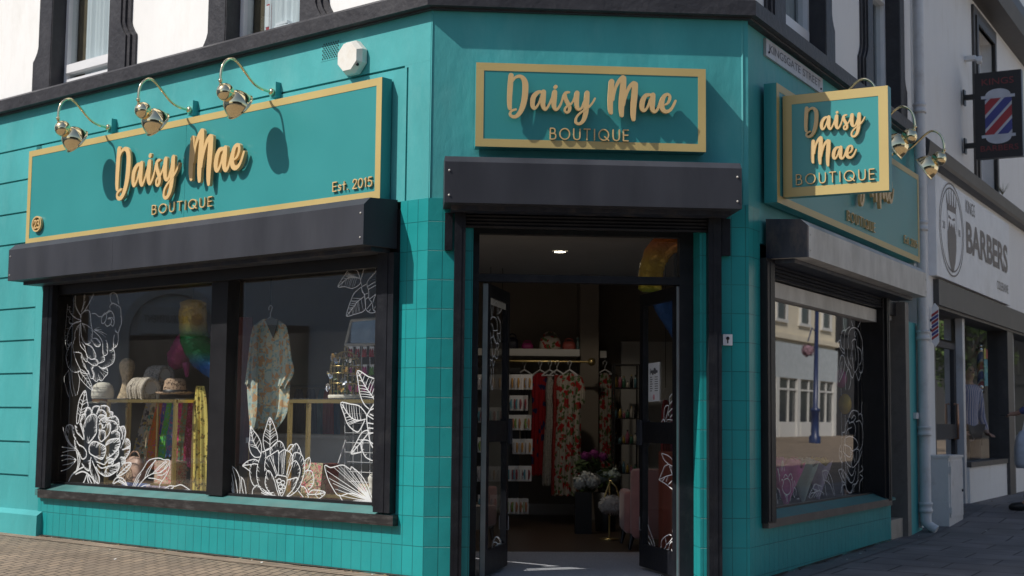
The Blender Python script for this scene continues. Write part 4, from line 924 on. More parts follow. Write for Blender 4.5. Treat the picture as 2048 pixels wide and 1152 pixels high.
d.leaf([(600,910),(460,950),(315,980),(350,820),(400,680),(450,560),(540,470),(600,430),(620,520),(665,580),(680,830),(600,910)], [(318,978),(440,820),(520,710),(660,600)], 9)
for P in ([(650,60),(620,180),(585,300),(610,400),(605,460),(650,560),(665,640),(685,830),(720,890),(800,920),(910,890)], [(920,60),(840,170),(740,280),(705,370),(740,500),(745,640),(800,720),(830,860),(880,890)], [(910,530),(850,620),(820,720)], [(880,900),(875,1000),(905,1130),(930,1000),(905,900)], [(620,410),(690,370)], [(730,470),(910,370)], [(720,410),(870,320)], [(680,660),(740,610)], [(710,840),(790,730)], [(740,890),(775,850)], [(760,650),(900,540)], [(850,830),(920,700)], [(650,570),(720,540)]): d.line(*P)
d.done()
# on the two open door leaves
def door_dec(pl, off, fr, wd, parent, label): return Dec(pl, off, fr, wd, parent, label)
d = Dec(DLp, .004, (960, 590, 6.06), .006, doorL, 'white peony drawing on the upper glass of the left door leaf')
for P in ([(165,110),(200,75),(220,120),(215,240)], [(225,230),(270,160),(240,115)], [(165,100),(150,270)], [(130,60),(140,280)], [(110,340),(150,268),(200,290),(215,400),(205,430),(165,430)], [(120,340),(125,440),(140,520),(165,480),(160,400),(140,340)], [(215,260),(250,340),(250,450),(215,470)], [(210,430),(215,580),(180,560),(165,480)], [(130,520),(105,640),(120,770),(155,780),(145,650),(135,540)], [(160,500),(200,600),(170,750),(150,690)], [(215,470),(240,560),(250,550),(245,460)], [(205,580),(230,600),(210,670)], [(180,740),(210,770),(225,680)], [(115,780),(105,850),(130,850),(135,780)], [(150,790),(165,860),(180,800)], [(105,850),(120,1000),(150,1150),(165,1000),(160,860)], [(135,880),(150,1120)]): d.line(*P)
d.done()
d = Dec(DLp, .004, (900, 1000, 7.58), .006, doorL, 'small white petal drawing at the foot of the left door leaf')
for P in ([(660,880),(625,800),(640,720),(660,630),(700,560),(740,570),(780,650),(785,830),(820,832)], [(660,640),(700,640),(720,670),(690,710),(640,740)], [(720,665),(770,660)], [(720,670),(690,850)], [(730,670),(720,840)], [(745,680),(745,830)], [(765,680),(765,830)], [(690,710),(640,860)]): d.line(*P)
d.done()
d = Dec(DRp, .004, (1290, 690, 6.06), .0065, doorR, 'white petals drawn on the upper glass of the right door leaf')
for P in ([(385,460),(375,510),(345,530),(350,600),(385,610)], [(300,700),(295,640),(340,585),(365,610)], [(295,720),(330,680),(380,660),(388,690)], [(230,900),(230,800),(250,740),(285,740),(270,830),(250,900)], [(290,860),(285,820),(330,770),(350,800),(385,880)], [(185,1050),(190,960),(215,905),(240,920),(225,980),(240,1050)], [(260,940),(265,910),(300,905),(340,920),(385,980)], [(290,930),(310,1050)], [(330,930),(350,1050)], [(250,960),(285,1050)], [(360,960),(380,1050)], [(230,910),(260,990)], [(300,880),(340,830)], [(330,860),(370,900)]): d.line(*P)
d.done()
d = Dec(DRp, .004, (1280, 890, 4.8), .0065, doorR, 'white leaves, grass and peony drawn on the lower glass of the right door leaf')
for P in ([(205,80),(230,140),(280,190),(310,200)], [(210,80),(280,110),(350,190)], [(280,200),(315,300),(335,315),(355,300)], [(180,335),(215,250),(240,200),(290,190),(300,240),(310,280)], [(180,335),(240,370),(320,430),(358,432)], [(180,335),(250,300),(310,285)], [(240,310),(215,345)], [(265,300),(250,350)], [(330,320),(270,380)], [(345,320),(310,410)], [(75,765),(110,870),(140,960),(155,1070)], [(78,870),(120,960),(155,1065)], [(78,930),(120,1000),(150,1065)], [(78,980),(120,1020),(145,1065)], [(80,1030),(120,1040),(140,1065)], [(310,665),(315,740),(310,840),(330,850)], [(310,665),(355,720)], [(320,740),(355,790)], [(318,790),(355,840)], [(185,1060),(200,990),(205,920),(240,880),(280,860),(300,870)], [(240,890),(250,960),(220,1020)], [(280,960),(300,930),(340,940),(358,1000)], [(280,960),(270,1060),(290,1110)], [(300,1000),(320,1060)], [(320,980),(350,1060)], [(250,960),(290,920),(330,860)], [(200,1050),(240,1010),(280,1000)], [(215,1070),(260,1040)], [(340,860),(358,930)]): d.line(*P)
d.done()
# right window
RO = -.12; TI = (.48, math.tan(math.radians(.75)))
CL = (.44, 3.52, .49, 2.06)
d = Dec(WR, RO, (1660, 600, 6.4), .010, shopR, 'faint white flower drawing hanging at the top of the side window', TI, clip=CL)
for P in ([(155,370),(140,240),(150,140),(200,110),(230,230),(265,340)], [(330,350),(370,260),(380,150)], [(180,385),(130,400),(110,500),(120,590),(150,640)], [(225,345),(180,380),(160,450),(155,600),(165,700)], [(215,610),(205,500),(220,400),(265,355),(320,370),(360,440),(390,540),(385,700)], [(300,400),(285,440),(300,470),(310,420)], [(270,600),(255,540),(285,500),(310,520),(315,590),(330,610)], [(200,620),(205,750),(260,880)], [(265,600),(262,720),(290,920),(330,870),(345,740),(330,620)], [(330,600),(375,660),(380,780),(350,840)], [(70,545),(110,515),(120,600),(160,640),(150,680),(120,640),(70,545)], [(95,1050),(95,850),(120,720),(150,720),(170,790),(150,920),(100,1050)], [(170,780),(210,870),(215,780)], [(225,880),(265,1000),(295,920)], [(310,920),(350,1030),(380,900)], [(350,850),(365,930),(400,890),(395,600)], [(185,1150),(180,1000),(215,880),(250,1010),(225,1150)], [(120,800),(105,1000)], [(135,780),(125,950)], [(250,640),(245,760)], [(300,620),(310,780)]): d.line(*P)
d.done()
d = Dec(WR, RO, (1660, 800, 5.487), .010, shopR, 'tall white peony drawing at the lower right of the side window', TI, clip=CL)
for P in ([(185,220),(210,150),(240,115),(290,125),(305,170)], [(225,210),(250,165),(270,200),(230,250)], [(160,290),(185,225),(210,260)], [(130,420),(125,360),(150,350),(160,280)], [(300,170),(325,150),(350,220),(345,300)], [(275,240),(320,230),(350,330),(350,480),(320,560)], [(200,260),(240,240),(270,300),(265,400)], [(150,490),(160,420),(220,400),(280,440),(300,510),(240,560),(215,520),(150,490)], [(150,490),(140,560),(180,610),(220,620),(215,530)], [(110,490),(95,580),(110,660),(135,690)], [(225,600),(240,560),(300,540),(320,600),(300,680),(250,740),(230,700),(225,600)], [(150,600),(180,690),(230,740)], [(185,720),(200,780),(240,830),(275,740)], [(90,770),(130,760),(145,830),(170,910),(130,880),(90,770)], [(140,760),(190,860),(235,910),(265,860),(280,780)], [(160,910),(200,1010),(240,1010),(250,930),(300,900),(310,700)], [(120,1020),(130,950),(165,930),(190,1010)], [(260,1010),(265,950),(310,880)], [(320,1000),(330,900),(360,850),(330,820)], [(345,560),(320,650),(300,690)], [(340,20),(335,120),(345,180)], [(340,720),(360,760),(320,800)], [(170,400),(180,330),(230,300)], [(110,560),(130,600),(105,650)], [(250,600),(270,690)], [(290,560),(280,680)], [(170,800),(215,880)], [(120,800),(150,860)]): d.line(*P)
d.done()
d = Dec(WR, RO, (1540, 910, 10.47), .007, shopR, 'small white flower drawing along the foot of the side window', TI, clip=CL)
for P in ([(225,340),(250,120),(300,340)], [(245,150),(260,340)], [(140,280),(200,440)], [(160,280),(200,560)], [(240,540),(250,510),(280,560),(265,620),(250,700),(300,800),(370,830),(425,760),(430,620),(400,530),(350,490),(290,520)], [(280,480),(310,410),(350,440),(365,480)], [(375,470),(400,420),(430,390),(460,470),(470,520)], [(430,520),(450,510),(470,600),(480,700)], [(490,640),(505,540),(525,620),(520,680)], [(490,720),(510,680),(545,740),(540,860)], [(490,730),(495,840),(520,890)], [(150,700),(200,760),(210,940)], [(135,800),(150,960),(170,1020)], [(330,870),(360,850),(370,980)], [(310,830),(340,900),(360,990)], [(440,800),(430,970)], [(560,920),(610,910),(600,940)], [(810,890),(820,840),(880,720),(940,610),(1010,630),(1080,660)], [(870,900),(900,850),(960,770),(1040,750),(1120,800),(1110,840)], [(820,880),(870,800),(940,790)], [(920,890),(980,800)], [(970,880),(1030,790)], [(1020,870),(1070,800)], [(1085,345),(1150,320),(1200,340),(1260,430),(1300,540),(1330,700),(1360,850)], [(1085,345),(1100,450),(1150,620),(1170,780),(1195,860)], [(1110,510),(1200,560),(1270,640),(1340,840)], [(1130,380),(1200,540)], [(1190,370),(1250,610)], [(1105,400),(1130,500)], [(940,620),(900,700),(990,740)], [(1000,640),(1040,740)], [(820,890),(850,900)]): d.line(*P)
d.done()
# upright poster on the door
m = MB(); q = [(1297, 727), (1319, 724), (1319, 802), (1297, 804)]
c = [DRp.px(x, y, .006) for x, y in q]; m.prism(DRp, [c[3], c[2], c[1], c[0]], .0055, .007); u0, z0 = c[3]; u1, z1 = c[1]
for k in range(7):
    zz_ = z0 + (z1 - z0) * (.62 - .058 * k)
    m.wbox(DRp, u0 + (u1 - u0) * .16, u0 + (u1 - u0) * (.34 + .05 * (k % 2)), zz_, zz_ + .006, .007, .0075, 1); m.wbox(DRp, u0 + (u1 - u0) * .58, u0 + (u1 - u0) * .86, zz_, zz_ + .006, .007, .0075, 1)
put_script(m, DRp, [[(x, y, w * .8) for x, y, w in s] for s in U_D + U_M], u0 + (u1 - u0) * .14, z0 + (z1 - z0) * .86, (u1 - u0) * .72, .007, .0073, 1)
m.ball(DRp.p((u0 + u1) / 2, z0 + (z1 - z0) * .12, .007), .022, 8, 2, .15, DRp.n)
m.build('opening_hours_notice', [mat('white_card', (.72, .73, .76), .6), mat('grey_print', (.09, .09, .1), .6), mat('pink_print', (.6, .25, .3), .6)], doorR)
# ================================================================== helpers for things behind glass
CAMP = Vector((0, 0, CAMZ))
def pt(pl, x, y, off=0): return pl.p(*pl.px(x, y, off), off)
def mpp(P): return (CR @ (Vector(P) - CAMP))[2] / FPX            # metres per photo pixel at a point
def floral(name, base, spots, scale=14, rough=.8, th=.38, metal=0):
    """cloth printed with scattered blotches"""
    mt, N, P = nt(name); L = N.links.new
    tc = N.nodes.new('ShaderNodeTexCoord'); out = None
    nz = N.nodes.new('ShaderNodeTexNoise'); nz.inputs['Scale'].default_value = scale * .8; nz.inputs['Detail'].default_value = 3; L(tc.outputs['Object'], nz.inputs['Vector'])
    ad = N.nodes.new('ShaderNodeMixRGB'); ad.blend_type = 'ADD'; ad.inputs[0].default_value = .12; L(tc.outputs['Object'], ad.inputs[1]); L(nz.outputs['Color'], ad.inputs[2])
    cur = None
    for i, s in enumerate(spots):
        v = N.nodes.new('ShaderNodeTexVoronoi'); v.inputs['Scale'].default_value = scale * (1 + .45 * i)
        mp = N.nodes.new('ShaderNodeMapping'); mp.inputs['Location'].default_value = (i * 3.7, i * 1.3, i * 2.1); mp.inputs['Scale'].default_value = (1, 1, 1)
        L(ad.outputs[0], mp.inputs[0]); L(mp.outputs[0], v.inputs['Vector'])
        r = N.nodes.new('ShaderNodeValToRGB'); r.color_ramp.elements[0].position, r.color_ramp.elements[1].position = th - .06 * i, th + .05 - .06 * i
        r.color_ramp.elements[0].color = (1, 1, 1, 1); r.color_ramp.elements[1].color = (0, 0, 0, 1); L(v.outputs['Distance'], r.inputs[0])
        m = N.nodes.new('ShaderNodeMixRGB'); m.inputs[1].default_value = (*base, 1); m.inputs[2].default_value = (*s, 1); L(r.outputs[0], m.inputs[0])
        if cur: L(cur, m.inputs[1])
        cur = m.outputs[0]
    L(cur, P.inputs['Base Color']); P.inputs['Roughness'].default_value = rough; P.inputs['Metallic'].default_value = metal
    P.inputs['Specular IOR Level'].default_value = .2
    return mt
def rainbow(name, z0, z1, cols):
    """foil in bands of colour from z0 up to z1 (in the object's own height)"""
    mt, N, P = nt(name); L = N.links.new
    tc = N.nodes.new('ShaderNodeTexCoord'); sp = N.nodes.new('ShaderNodeSeparateXYZ'); L(tc.outputs['Object'], sp.inputs[0])
    mr = N.nodes.new('ShaderNodeMapRange'); mr.inputs['From Min'].default_value, mr.inputs['From Max'].default_value = z0, z1; L(sp.outputs['Z'], mr.inputs[0])
    r = N.nodes.new('ShaderNodeValToRGB'); e = r.color_ramp.elements
    while len(e) < len(cols): e.new(.5)
    for i, c in enumerate(cols): e[i].position = i / (len(cols) - 1); e[i].color = (*c, 1)
    L(mr.outputs[0], r.inputs[0]); L(r.outputs[0], P.inputs['Base Color']); P.inputs['Metallic'].default_value = .3; P.inputs['Roughness'].default_value = .2
    n = N.nodes.new('ShaderNodeTexNoise'); n.inputs['Scale'].default_value = 26; L(tc.outputs['Object'], n.inputs['Vector'])
    b = N.nodes.new('ShaderNodeBump'); b.inputs['Strength'].default_value = .6; b.inputs['Distance'].default_value = .02; L(n.outputs['Fac'], b.inputs['Height']); L(b.outputs[0], P.inputs['Normal'])
    return mt
def garment(pl, rows, off, m, name, props, parent=None, amp=.018, nw=5, th=.05, ph=0., n=28):
    """hanging cloth: rows of (y, x left, x right) in the photo, folds deepening downwards, front and back"""
    mb = MB(); R = []
    for y, xl, xr in spline(rows, 5): R.append((pl.px(xl, y, off), pl.px(xr, y, off)))
    k = len(R); F = []; Bk = []
    for i, ((ua, za), (ub, zb)) in enumerate(R):
        t = i / (k - 1)
        for j in range(n + 1):
            s = j / n; e = math.sin(math.pi * s) ** .5
            w = amp * (.25 + t) * (math.sin(s * math.tau * nw + ph + t * 1.2) + .4 * math.sin(s * math.tau * nw * 2.3 + 2 * t + ph))
            u, z = ua + (ub - ua) * s, za + (zb - za) * s + (.012 * math.sin(s * math.tau * nw + ph) if i == k - 1 else 0)
            F.append(pl.p(u, z, off + th * .5 * e + w * e)); Bk.append(pl.p(u, z, off - th * .5 * e + w * .3 * e))
    q = []
    for i in range(k - 1):
        for j in range(n):
            a = i * (n + 1) + j; q.append((a, a + n + 1, a + n + 2, a + 1))
    mb.mesh(F, q, 0, True); mb.mesh(Bk, [f[::-1] for f in q], 0, True)
    return mb.build(name, m, parent, None, props)
M['hang'] = mat('white_hanger_plastic', (.72, .72, .74), .4)
M['goldm'] = mat('brushed_gold_metal', (.62, .47, .20), .28, metal=.85, var=.08)
M['dkmetal'] = mat('black_metal', (.02, .02, .02), .4)
def hanger(pl, x, y, w, off, parent, name='hanger', turn=0):
    """coat hanger with its hook at photo point (x, y), w photo pixels wide"""
    P = pt(pl, x, y, off); k = mpp(P); W = w * k / 2; mb = MB()
    D = (pl.r * math.cos(turn) + pl.n * math.sin(turn))
    f = lambda a, b: P + D * a + Vector((0, 0, b))
    mb.tube([f(-.02, -.01), f(-.022, .015), f(0, .032), f(.022, .015), f(.012, -.015), f(0, -.03), f(0, -.07)], .004, 6)
    mb.tube([f(-W, -.07 - W * .62), f(-W * .5, -.07 - W * .27), f(0, -.07), f(W * .5, -.07 - W * .27), f(W, -.07 - W * .62)], .009, 8)
    mb.tube([f(-W, -.07 - W * .62), f(W, -.07 - W * .62)], .007, 8)
    return mb.build(name, M['hang'], parent)

# ================================================================== wide display window, left pane
def stand(xa, xb, xback, ytop, label, x_right_back=None, shelf_m=None):
    o0 = -.30; u0, u1 = WL.u(xa, ytop, o0), WL.u(xb, ytop, o0); o1 = solve_off(WL, u0, xback, ytop); zt = WL.z((xa + xb) / 2, ytop + 2, o0)
    t = thing('display_stand', label, 'display stand', WL.p((u0 + u1) / 2, .474, o0), WL.a, 'gold framed display stands')
    h = .013
    m = MB()
    for o in (o0, o1): m.wbox(WL, u0, u1, zt - 2 * h, zt, o - h, o + h); m.wbox(WL, u0, u1, .52, .52 + 2 * h, o - h + .001, o + h - .001)
    for u in (u0, u1): m.wbox(WL, u - h, u + h, zt - 2 * h, zt - .001, o1 + h, o0 - h)
    m.build('top_frame', M['goldm'], t)
    for u in (u0, u1):
        for o in (o0, o1):
            m = MB(); m.wbox(WL, u - h - .001, u + h + .001, .475, zt - 2 * h, o - h - .001, o + h + .001); m.build('leg', M['goldm'], t)
    m = MB(); m.wbox(WL, u0 - .01, u1 + .01, zt + .001, zt + .009, o1 - .012, o0 + .012); m.build('glass_top', M['glass'], t)
    return zt + .01, u0, u1, o1
ZTA, ua, ub, oa = stand(218, 352, 256, 797, 'gold framed open stand in the left pane with hats on its glass top')
# wicker head
P = pt(WL, 252, 795, -.46); P.z = ZTA; k = mpp(P)
M['wick'] = mat('pale_wicker', (.52, .40, .25), .7, var=.3, scale=30, bump=.6, bscale=70)
m = MB(); m.lathe([(17*k,0),(17*k,3*k),(14*k,10*k),(9.5*k,24*k),(8.5*k,34*k),(10*k,42*k),(13.5*k,52*k),(15.5*k,62*k),(15*k,70*k),(11.5*k,77*k),(6*k,80.5*k),(.001,81.5*k)], P, seg=20, sx=1, sy=1.05)
m.build('mannequin_head', M['wick'], None, P, T('pale wicker mannequin head standing on the left gold stand', 'mannequin head'))
# hair band roll, twice
M['leop'] = floral('leopard_print_cloth', (.50, .36, .25), [(.035, .022, .018), (.20, .11, .07)], 38, .8, .34)
M['band'] = floral('speckled_cream_cloth', (.62, .56, .47), [(.10, .08, .07), (.35, .28, .2)], 55, .8, .30)
def band_roll(x, y, w, h, off, m_, label, grp):
    P = pt(WL, x, y, off); k = mpp(P); t = thing('hairband_roll', label, 'hairbands', P, WL.a, grp); n = 6
    for i in range(n):
        s = -.5 + i / (n - 1); c = P + WL.r * (s * w * k) + Vector((0, 0, .0)); mb = MB(); rr = h * k * (.46 + .03 * (i % 2)); a = []
        for j in range(15):
            g = math.pi * (-.12 + 1.24 * j / 14); a.append(c + WL.n * (rr * 1.0 * math.cos(g)) + WL.r * (.006 * math.sin(3 * g)) + Vector((0, 0, rr * (math.sin(g) - .25 + (.9 * -.7 if j in (0, 14) else 0)))))
        mb.tube(a, [w * k * (.12 if 0 < j < 14 else .05) for j in range(15)], 8); mb.build('hairband', m_, t)
    mb = MB(); mb.tube([P - WL.r * (w * k * .55), P + WL.r * (w * k * .55)], h * k * .36, 14); mb.build('roll', M['wp'], t)
    return t
band_roll(287, 774, 46, 40, -.40, M['band'], 'roll of speckled cream hairbands in front on the gold stand', 'rolls of hairbands')
band_roll(318, 748, 40, 36, -.62, floral('grey_leaf_cloth', (.42, .40, .38), [(.08, .08, .09), (.25, .22, .2)], 40, .8, .34), 'roll of grey patterned hairbands raised behind the cream roll', 'rolls of hairbands')
m = MB(); a = pt(WL, 318, 756, -.62); m.tube([Vector((a.x, a.y, .474)), a], .012, 8); m.lathe([(.09, 0), (.09, .012), (.012, .015)], Vector((a.x, a.y, .474)), seg=18); m.build('roll_stand', M['goldm'], None, None, T('thin gold upright carrying the grey hairband roll', 'display stand'))
m = MB(); m.box(pt(WL, 283, 800, -.33) + Vector((0, 0, .0)), (.028, .003, .05), WL.a); m.build('price_tag', M['vinyl'], None, None, T('small white price tag hanging below the cream hairbands', 'price tag'))
# fedora
def hat(x, y, rx, hc, off, m_, label, name, frill=0, base=None, band=None, cat='hat'):
    P = pt(WL, x, y, off); k = mpp(P); t = thing(name, label, cat, P, WL.a); r = rx * k; mb = MB()
    seg = 36; pr = [(.52, .02), (.60, .0), (.78, -.03), (1.0, .02), (1.0, .03), (.78, -.015), (.60, .015), (.52, .03)]
    vs = []; fs = []
    for q, (a, h) in enumerate(pr):
        for j in range(seg):
            g = j * math.tau / seg; e = 1 + frill * math.sin(g * 9) * (a > .7)
            vs.append(P + WL.r * (r * a * e * math.cos(g)) + WL.n * (r * a * .8 * e * math.sin(g)) + Vector((0, 0, r * (h + (.16 * (a - .5) * math.cos(g) ** 2) + frill * .6 * math.cos(g * 9) * (a > .7)))))
    for q in range(len(pr) - 1):
        for j in range(seg): fs.append((q * seg + j, q * seg + (j + 1) % seg, (q + 1) * seg + (j + 1) % seg, (q + 1) * seg + j))
    mb.mesh(vs, fs, 0, True); mb.build('brim', m_, t)
    mb = MB(); mb.lathe([(r * .54, .0), (r * .53, hc * k * .4), (r * .48, hc * k * .85), (r * .36, hc * k), (r * .12, hc * k * .9), (.001, hc * k * .88)], P, sy=.8, seg=28); mb.build('crown', m_, t)
    if band: mb = MB(); mb.lathe([(r * .552, .01), (r * .55, .035), (r * .54, .036)], P, sy=.81, seg=28); mb.build('band', band, t)
    return t
hat(350, 788, 44, 31, -.45, M['leop'], 'tan leopard print fedora resting on the gold stand', 'fedora', band=M['dkmetal'])
M['cream'] = mat('cream_cotton', (.70, .67, .58), .8, var=.08, bump=.2, bscale=60)
P = pt(WL, 205, 797, -.36); k = mpp(P)
t = thing('cap', 'cream baker style cap at the left of the wide window', 'hat', P, WL.a)
m = MB(); m.lathe([(21*k,0),(22.5*k,6*k),(22*k,16*k),(18*k,26*k),(11*k,31.5*k),(.001,33*k)], P, seg=28); m.build('crown', M['cream'], t)
m = MB(); 
for q in range(3): m.tube([P + Vector((0, 0, (4 + 9 * q) * k)) + WL.r * (22.6 * k * math.cos(g)) + WL.n * (22.6 * k * math.sin(g) * 1.0) for g in [math.pi * (.1 + .8 * j / 10) for j in range(11)]], .0022, 6)
m.build('seam', mat('grey_stitching', (.35, .33, .3), .8), t)
hat(203, 806, 34, 8, -.37, M['cream'], 'frilled cream sun hat with a flower band below the cap', 'sun_hat', frill=.06, band=floral('orange_flower_band', (.6, .3, .12), [(.5, .1, .05), (.2, .3, .1)], 40))
m = MB(); a = pt(WL, 203, 806, -.37); m.tube([Vector((a.x, a.y, .474)), a - Vector((0, 0, .01))], .012, 8); m.lathe([(.10, 0), (.10, .012), (.012, .016)], Vector((a.x, a.y, .474)), seg=18); m.build('hat_stand', M['goldm'], None, None, T('slim gold hat stand behind the big white peony drawing', 'hat stand'))
# coloured skirts on a rail behind
ro = -.85
a, b = pt(WL, 262, 803, ro), pt(WL, 398, 803, ro)
t = thing('clothes_rail', 'low brass clothes rail behind the left gold stand', 'clothes rail', (a + b) / 2 * 1 - Vector((0, 0, (a.z + b.z) / 2 - .474)), WL.a)
m = MB(); m.tube([a, b], .011, 8); m.build('rail', M['goldm'], t)
for p in (a, b): m = MB(); m.tube([p, Vector((p.x, p.y, .474))], .011, 8); m.build('leg', M['goldm'], t)
SK = [((.40,.37,.36),(.12,.11,.12),'grey patterned skirt at the left end of the brass rail'), ((.55,.45,.30),(.25,.18,.1),'sandy brown skirt second on the brass rail'), ((.62,.16,.02),(.5,.3,.05),'bright orange skirt on the brass rail'),
      ((.14,.06,.34),(.05,.1,.4),'violet blue skirt between the orange and the green one'), ((.10,.42,.06),(.25,.5,.15),'bright green skirt on the brass rail'), ((.08,.20,.40),(.3,.4,.5),'sky blue skirt right of the green one'),
      ((.70,.03,.22),(.8,.15,.35),'hot pink skirt on the brass rail'), ((.18,.20,.08),(.5,.15,.08),'olive skirt with red flowers on the brass rail'), ((.20,.01,.03),(.3,.03,.06),'deep red skirt near the right end of the brass rail'), ((.05,.12,.16),(.35,.10,.08),'dark teal flowered skirt at the right end of the brass rail')]
for i, (c, c2, lb) in enumerate(SK):
    x0 = 300 + 10.5 * i; sh = -24 + 2.2 * i; bot = 890 + (i * 37 % 45)
    garment(WL, [(805, x0 - 7, x0 + 4), (840, x0 - 8 + sh * .35, x0 + 6 + sh * .3), (880, x0 - 10 + sh * .75, x0 + 9 + sh * .65), (bot + 20, x0 - 11 + sh, x0 + 11 + sh * .9)], ro + .012 * (i % 3), floral('skirt_cloth', tuple(min(1, v * 1.35) for v in c), [c2, ((.7,.5,.1),(.1,.45,.4),(.7,.1,.3))[i % 3]], 16 + 2 * i, .75, .36), 'skirt', T(lb, 'skirt', 'skirts on the low brass rail'), amp=.012, nw=3, th=.04, ph=i * 1.3, n=16)
garment(WL, [(772, 393, 408), (800, 391, 413), (860, 389, 416), (930, 388, 418), (986, 387, 420)], -.50, floral('yellow_flower_cloth', (.62, .52, .14), [(.16, .13, .03), (.5, .30, .08)], 22, .8, .30), 'summer_dress', T('yellow dress printed with dark sprigs beside the brown mullion', 'dress'), amp=.02, nw=3)
# small goods on the deck, left
P = pt(WL, 268, 950, -.36); k = mpp(P); P.z = .475
t = thing('handbag', 'pink tan and leopard print handbag behind the white peony drawing', 'handbag', P, WL.a)
m = MB(); n = 20
def bag_shape(mb, P, w, h, d, ms=0, R=WL):
    pr = []
    vs = []; fs = []; nn = 22; q = [(0, .86), (.12, 1), (.5, 1.0), (.8, .86), (.95, .6), (1, .25)]
    for hh, s in q:
        for j in range(nn):
            g = j * math.tau / nn; cx, cy = math.cos(g), math.sin(g)
            ex = lambda v: math.copysign(abs(v) ** .6, v)
            vs.append(P + R.r * (w / 2 * s * ex(cx)) + R.n * (d / 2 * (s if hh < .9 else s * .6) * ex(cy)) + Vector((0, 0, h * hh)))
    for i in range(len(q) - 1):
        for j in range(nn): fs.append((i * nn + j, i * nn + (j + 1) % nn, (i + 1) * nn + (j + 1) % nn, (i + 1) * nn + j))
    fs.append(tuple(range(nn))[::-1]); fs.append(tuple(range((len(q) - 1) * nn, len(q) * nn)))
    mb.mesh(vs, fs, ms, True)
bag_shape(m, P, 58 * k, 66 * k, .12); m.build('body', mat('pink_tan_leather', (.52, .34, .26), .5, var=.1), t)
m = MB(); c = P + WL.n * .064 - WL.r * (8 * k); vs = [c + WL.r * (22 * k * math.cos(g)) + Vector((0, 0, 26 * k + 24 * k * math.sin(g))) for g in [math.tau * j / 20 for j in range(20)]]; m.mesh(vs, [tuple(range(20))]); m.build('print_panel', M['leop'], t)
m = MB(); m.tube([P + WL.r * (18 * k * math.cos(math.pi * j / 10)) + Vector((0, 0, 60 * k + 16 * k * math.sin(math.pi * j / 10))) for j in range(11)], .006, 6); m.build('handle', mat('tan_strap', (.45, .28, .2), .5), t)
FB = floral('pink_flower_paper', (.55, .42, .32), [(.55, .10, .12), (.10, .18, .10), (.6, .35, .3)], 34, .6, .36)
def deckbox(pl, x0, x1, y0, off, d, m_, name, lb, cat, zb=.475, lean=0, grp=None):
    u0, u1 = pl.u(x0, y0, off), pl.u(x1, y0, off); zt = pl.z((x0 + x1) / 2, y0, off)
    mb = MB(); c = [(u0, off), (u1, off), (u1, off - d), (u0, off - d)]
    mb.hexa([pl.p(u, zb, o) for u, o in c] + [pl.p(u + .0, zt, o - lean) for u, o in c]); return mb.build(name, m_, None, None, T(lb, cat, grp))
deckbox(WL, 309, 343, 922, -.34, .16, FB, 'gift_box', 'flowered gift box behind the leaf drawing in the left pane', 'box')
deckbox(WL, 244, 294, 966, -.25, .05, mat('blue_cloth', (.10, .16, .38), .8, var=.3, scale=30), 'folded_scarf', 'folded blue scarf lying at the foot of the left pane', 'scarf', )
deckbox(WL, 292, 336, 972, -.22, .03, floral('lilac_print', (.45, .40, .5), [(.15, .18, .4), (.5, .3, .2)], 40), 'purse', 'flat lilac printed purse at the foot of the leaf drawing', 'purse')
# foil number balloon
def foil(name, paths, off, pl, cols, label, tail=None, strz=None):
    pts_ = [[pt(pl, x, y, off) for x, y, w in P] for P in paths]; k = mpp(pts_[0][0])
    allz = [p.z for q in pts_ for p in q]; z0, z1 = min(allz) - .05, max(allz) + .05
    t = thing(name, label, 'balloon', (pts_[0][0].x, pts_[0][0].y, z0), pl.a)
    for (q, P, cc) in zip(pts_, paths, cols):
        sp = spline([(*p, w * k) for p, (_, _, w) in zip(q, P)], 5); mb = MB()
        mb.tube([s[:3] for s in sp], [s[3] * (1 if 0 < i < len(sp) - 1 else .6) * (1 + .035 * math.sin(i * 2.3) + .02 * math.sin(i * 5.1)) for i, s in enumerate(sp)], 16)
        o = mb.build('foil_tube', rainbow('rainbow_foil', 0, max(z1 - z0, .1), cc), t)
    if strz:
        p = pts_[0][0]; mb = MB(); mb.tube([p, Vector((p.x, p.y, strz))], .003, 6); mb.build('string', M['dkmetal'], t)
    return t
R_, O_, Y_, G_, Bc, Pk = (.6, .03, .03), (.7, .25, .02), (.75, .50, .03), (.02, .34, .08), (.02, .17, .60), (.50, .05, .24)
foil('number_balloon', [[(387, 600, 27), (386, 645, 28), (392, 686, 29), (412, 716, 29), (446, 744, 25)], [(383, 670, 22), (367, 698, 25), (354, 720, 22), (346, 733, 10)], [(372, 726, 15), (374, 754, 5)]], -.95, WL,
     [[Bc, Bc, G_, G_, Y_, Y_, Y_], [Pk, Pk, Pk, O_, O_], [Pk, Pk, Bc]], 'rainbow foil number balloon hanging in the left pane beside the mullion', strz=2.3)

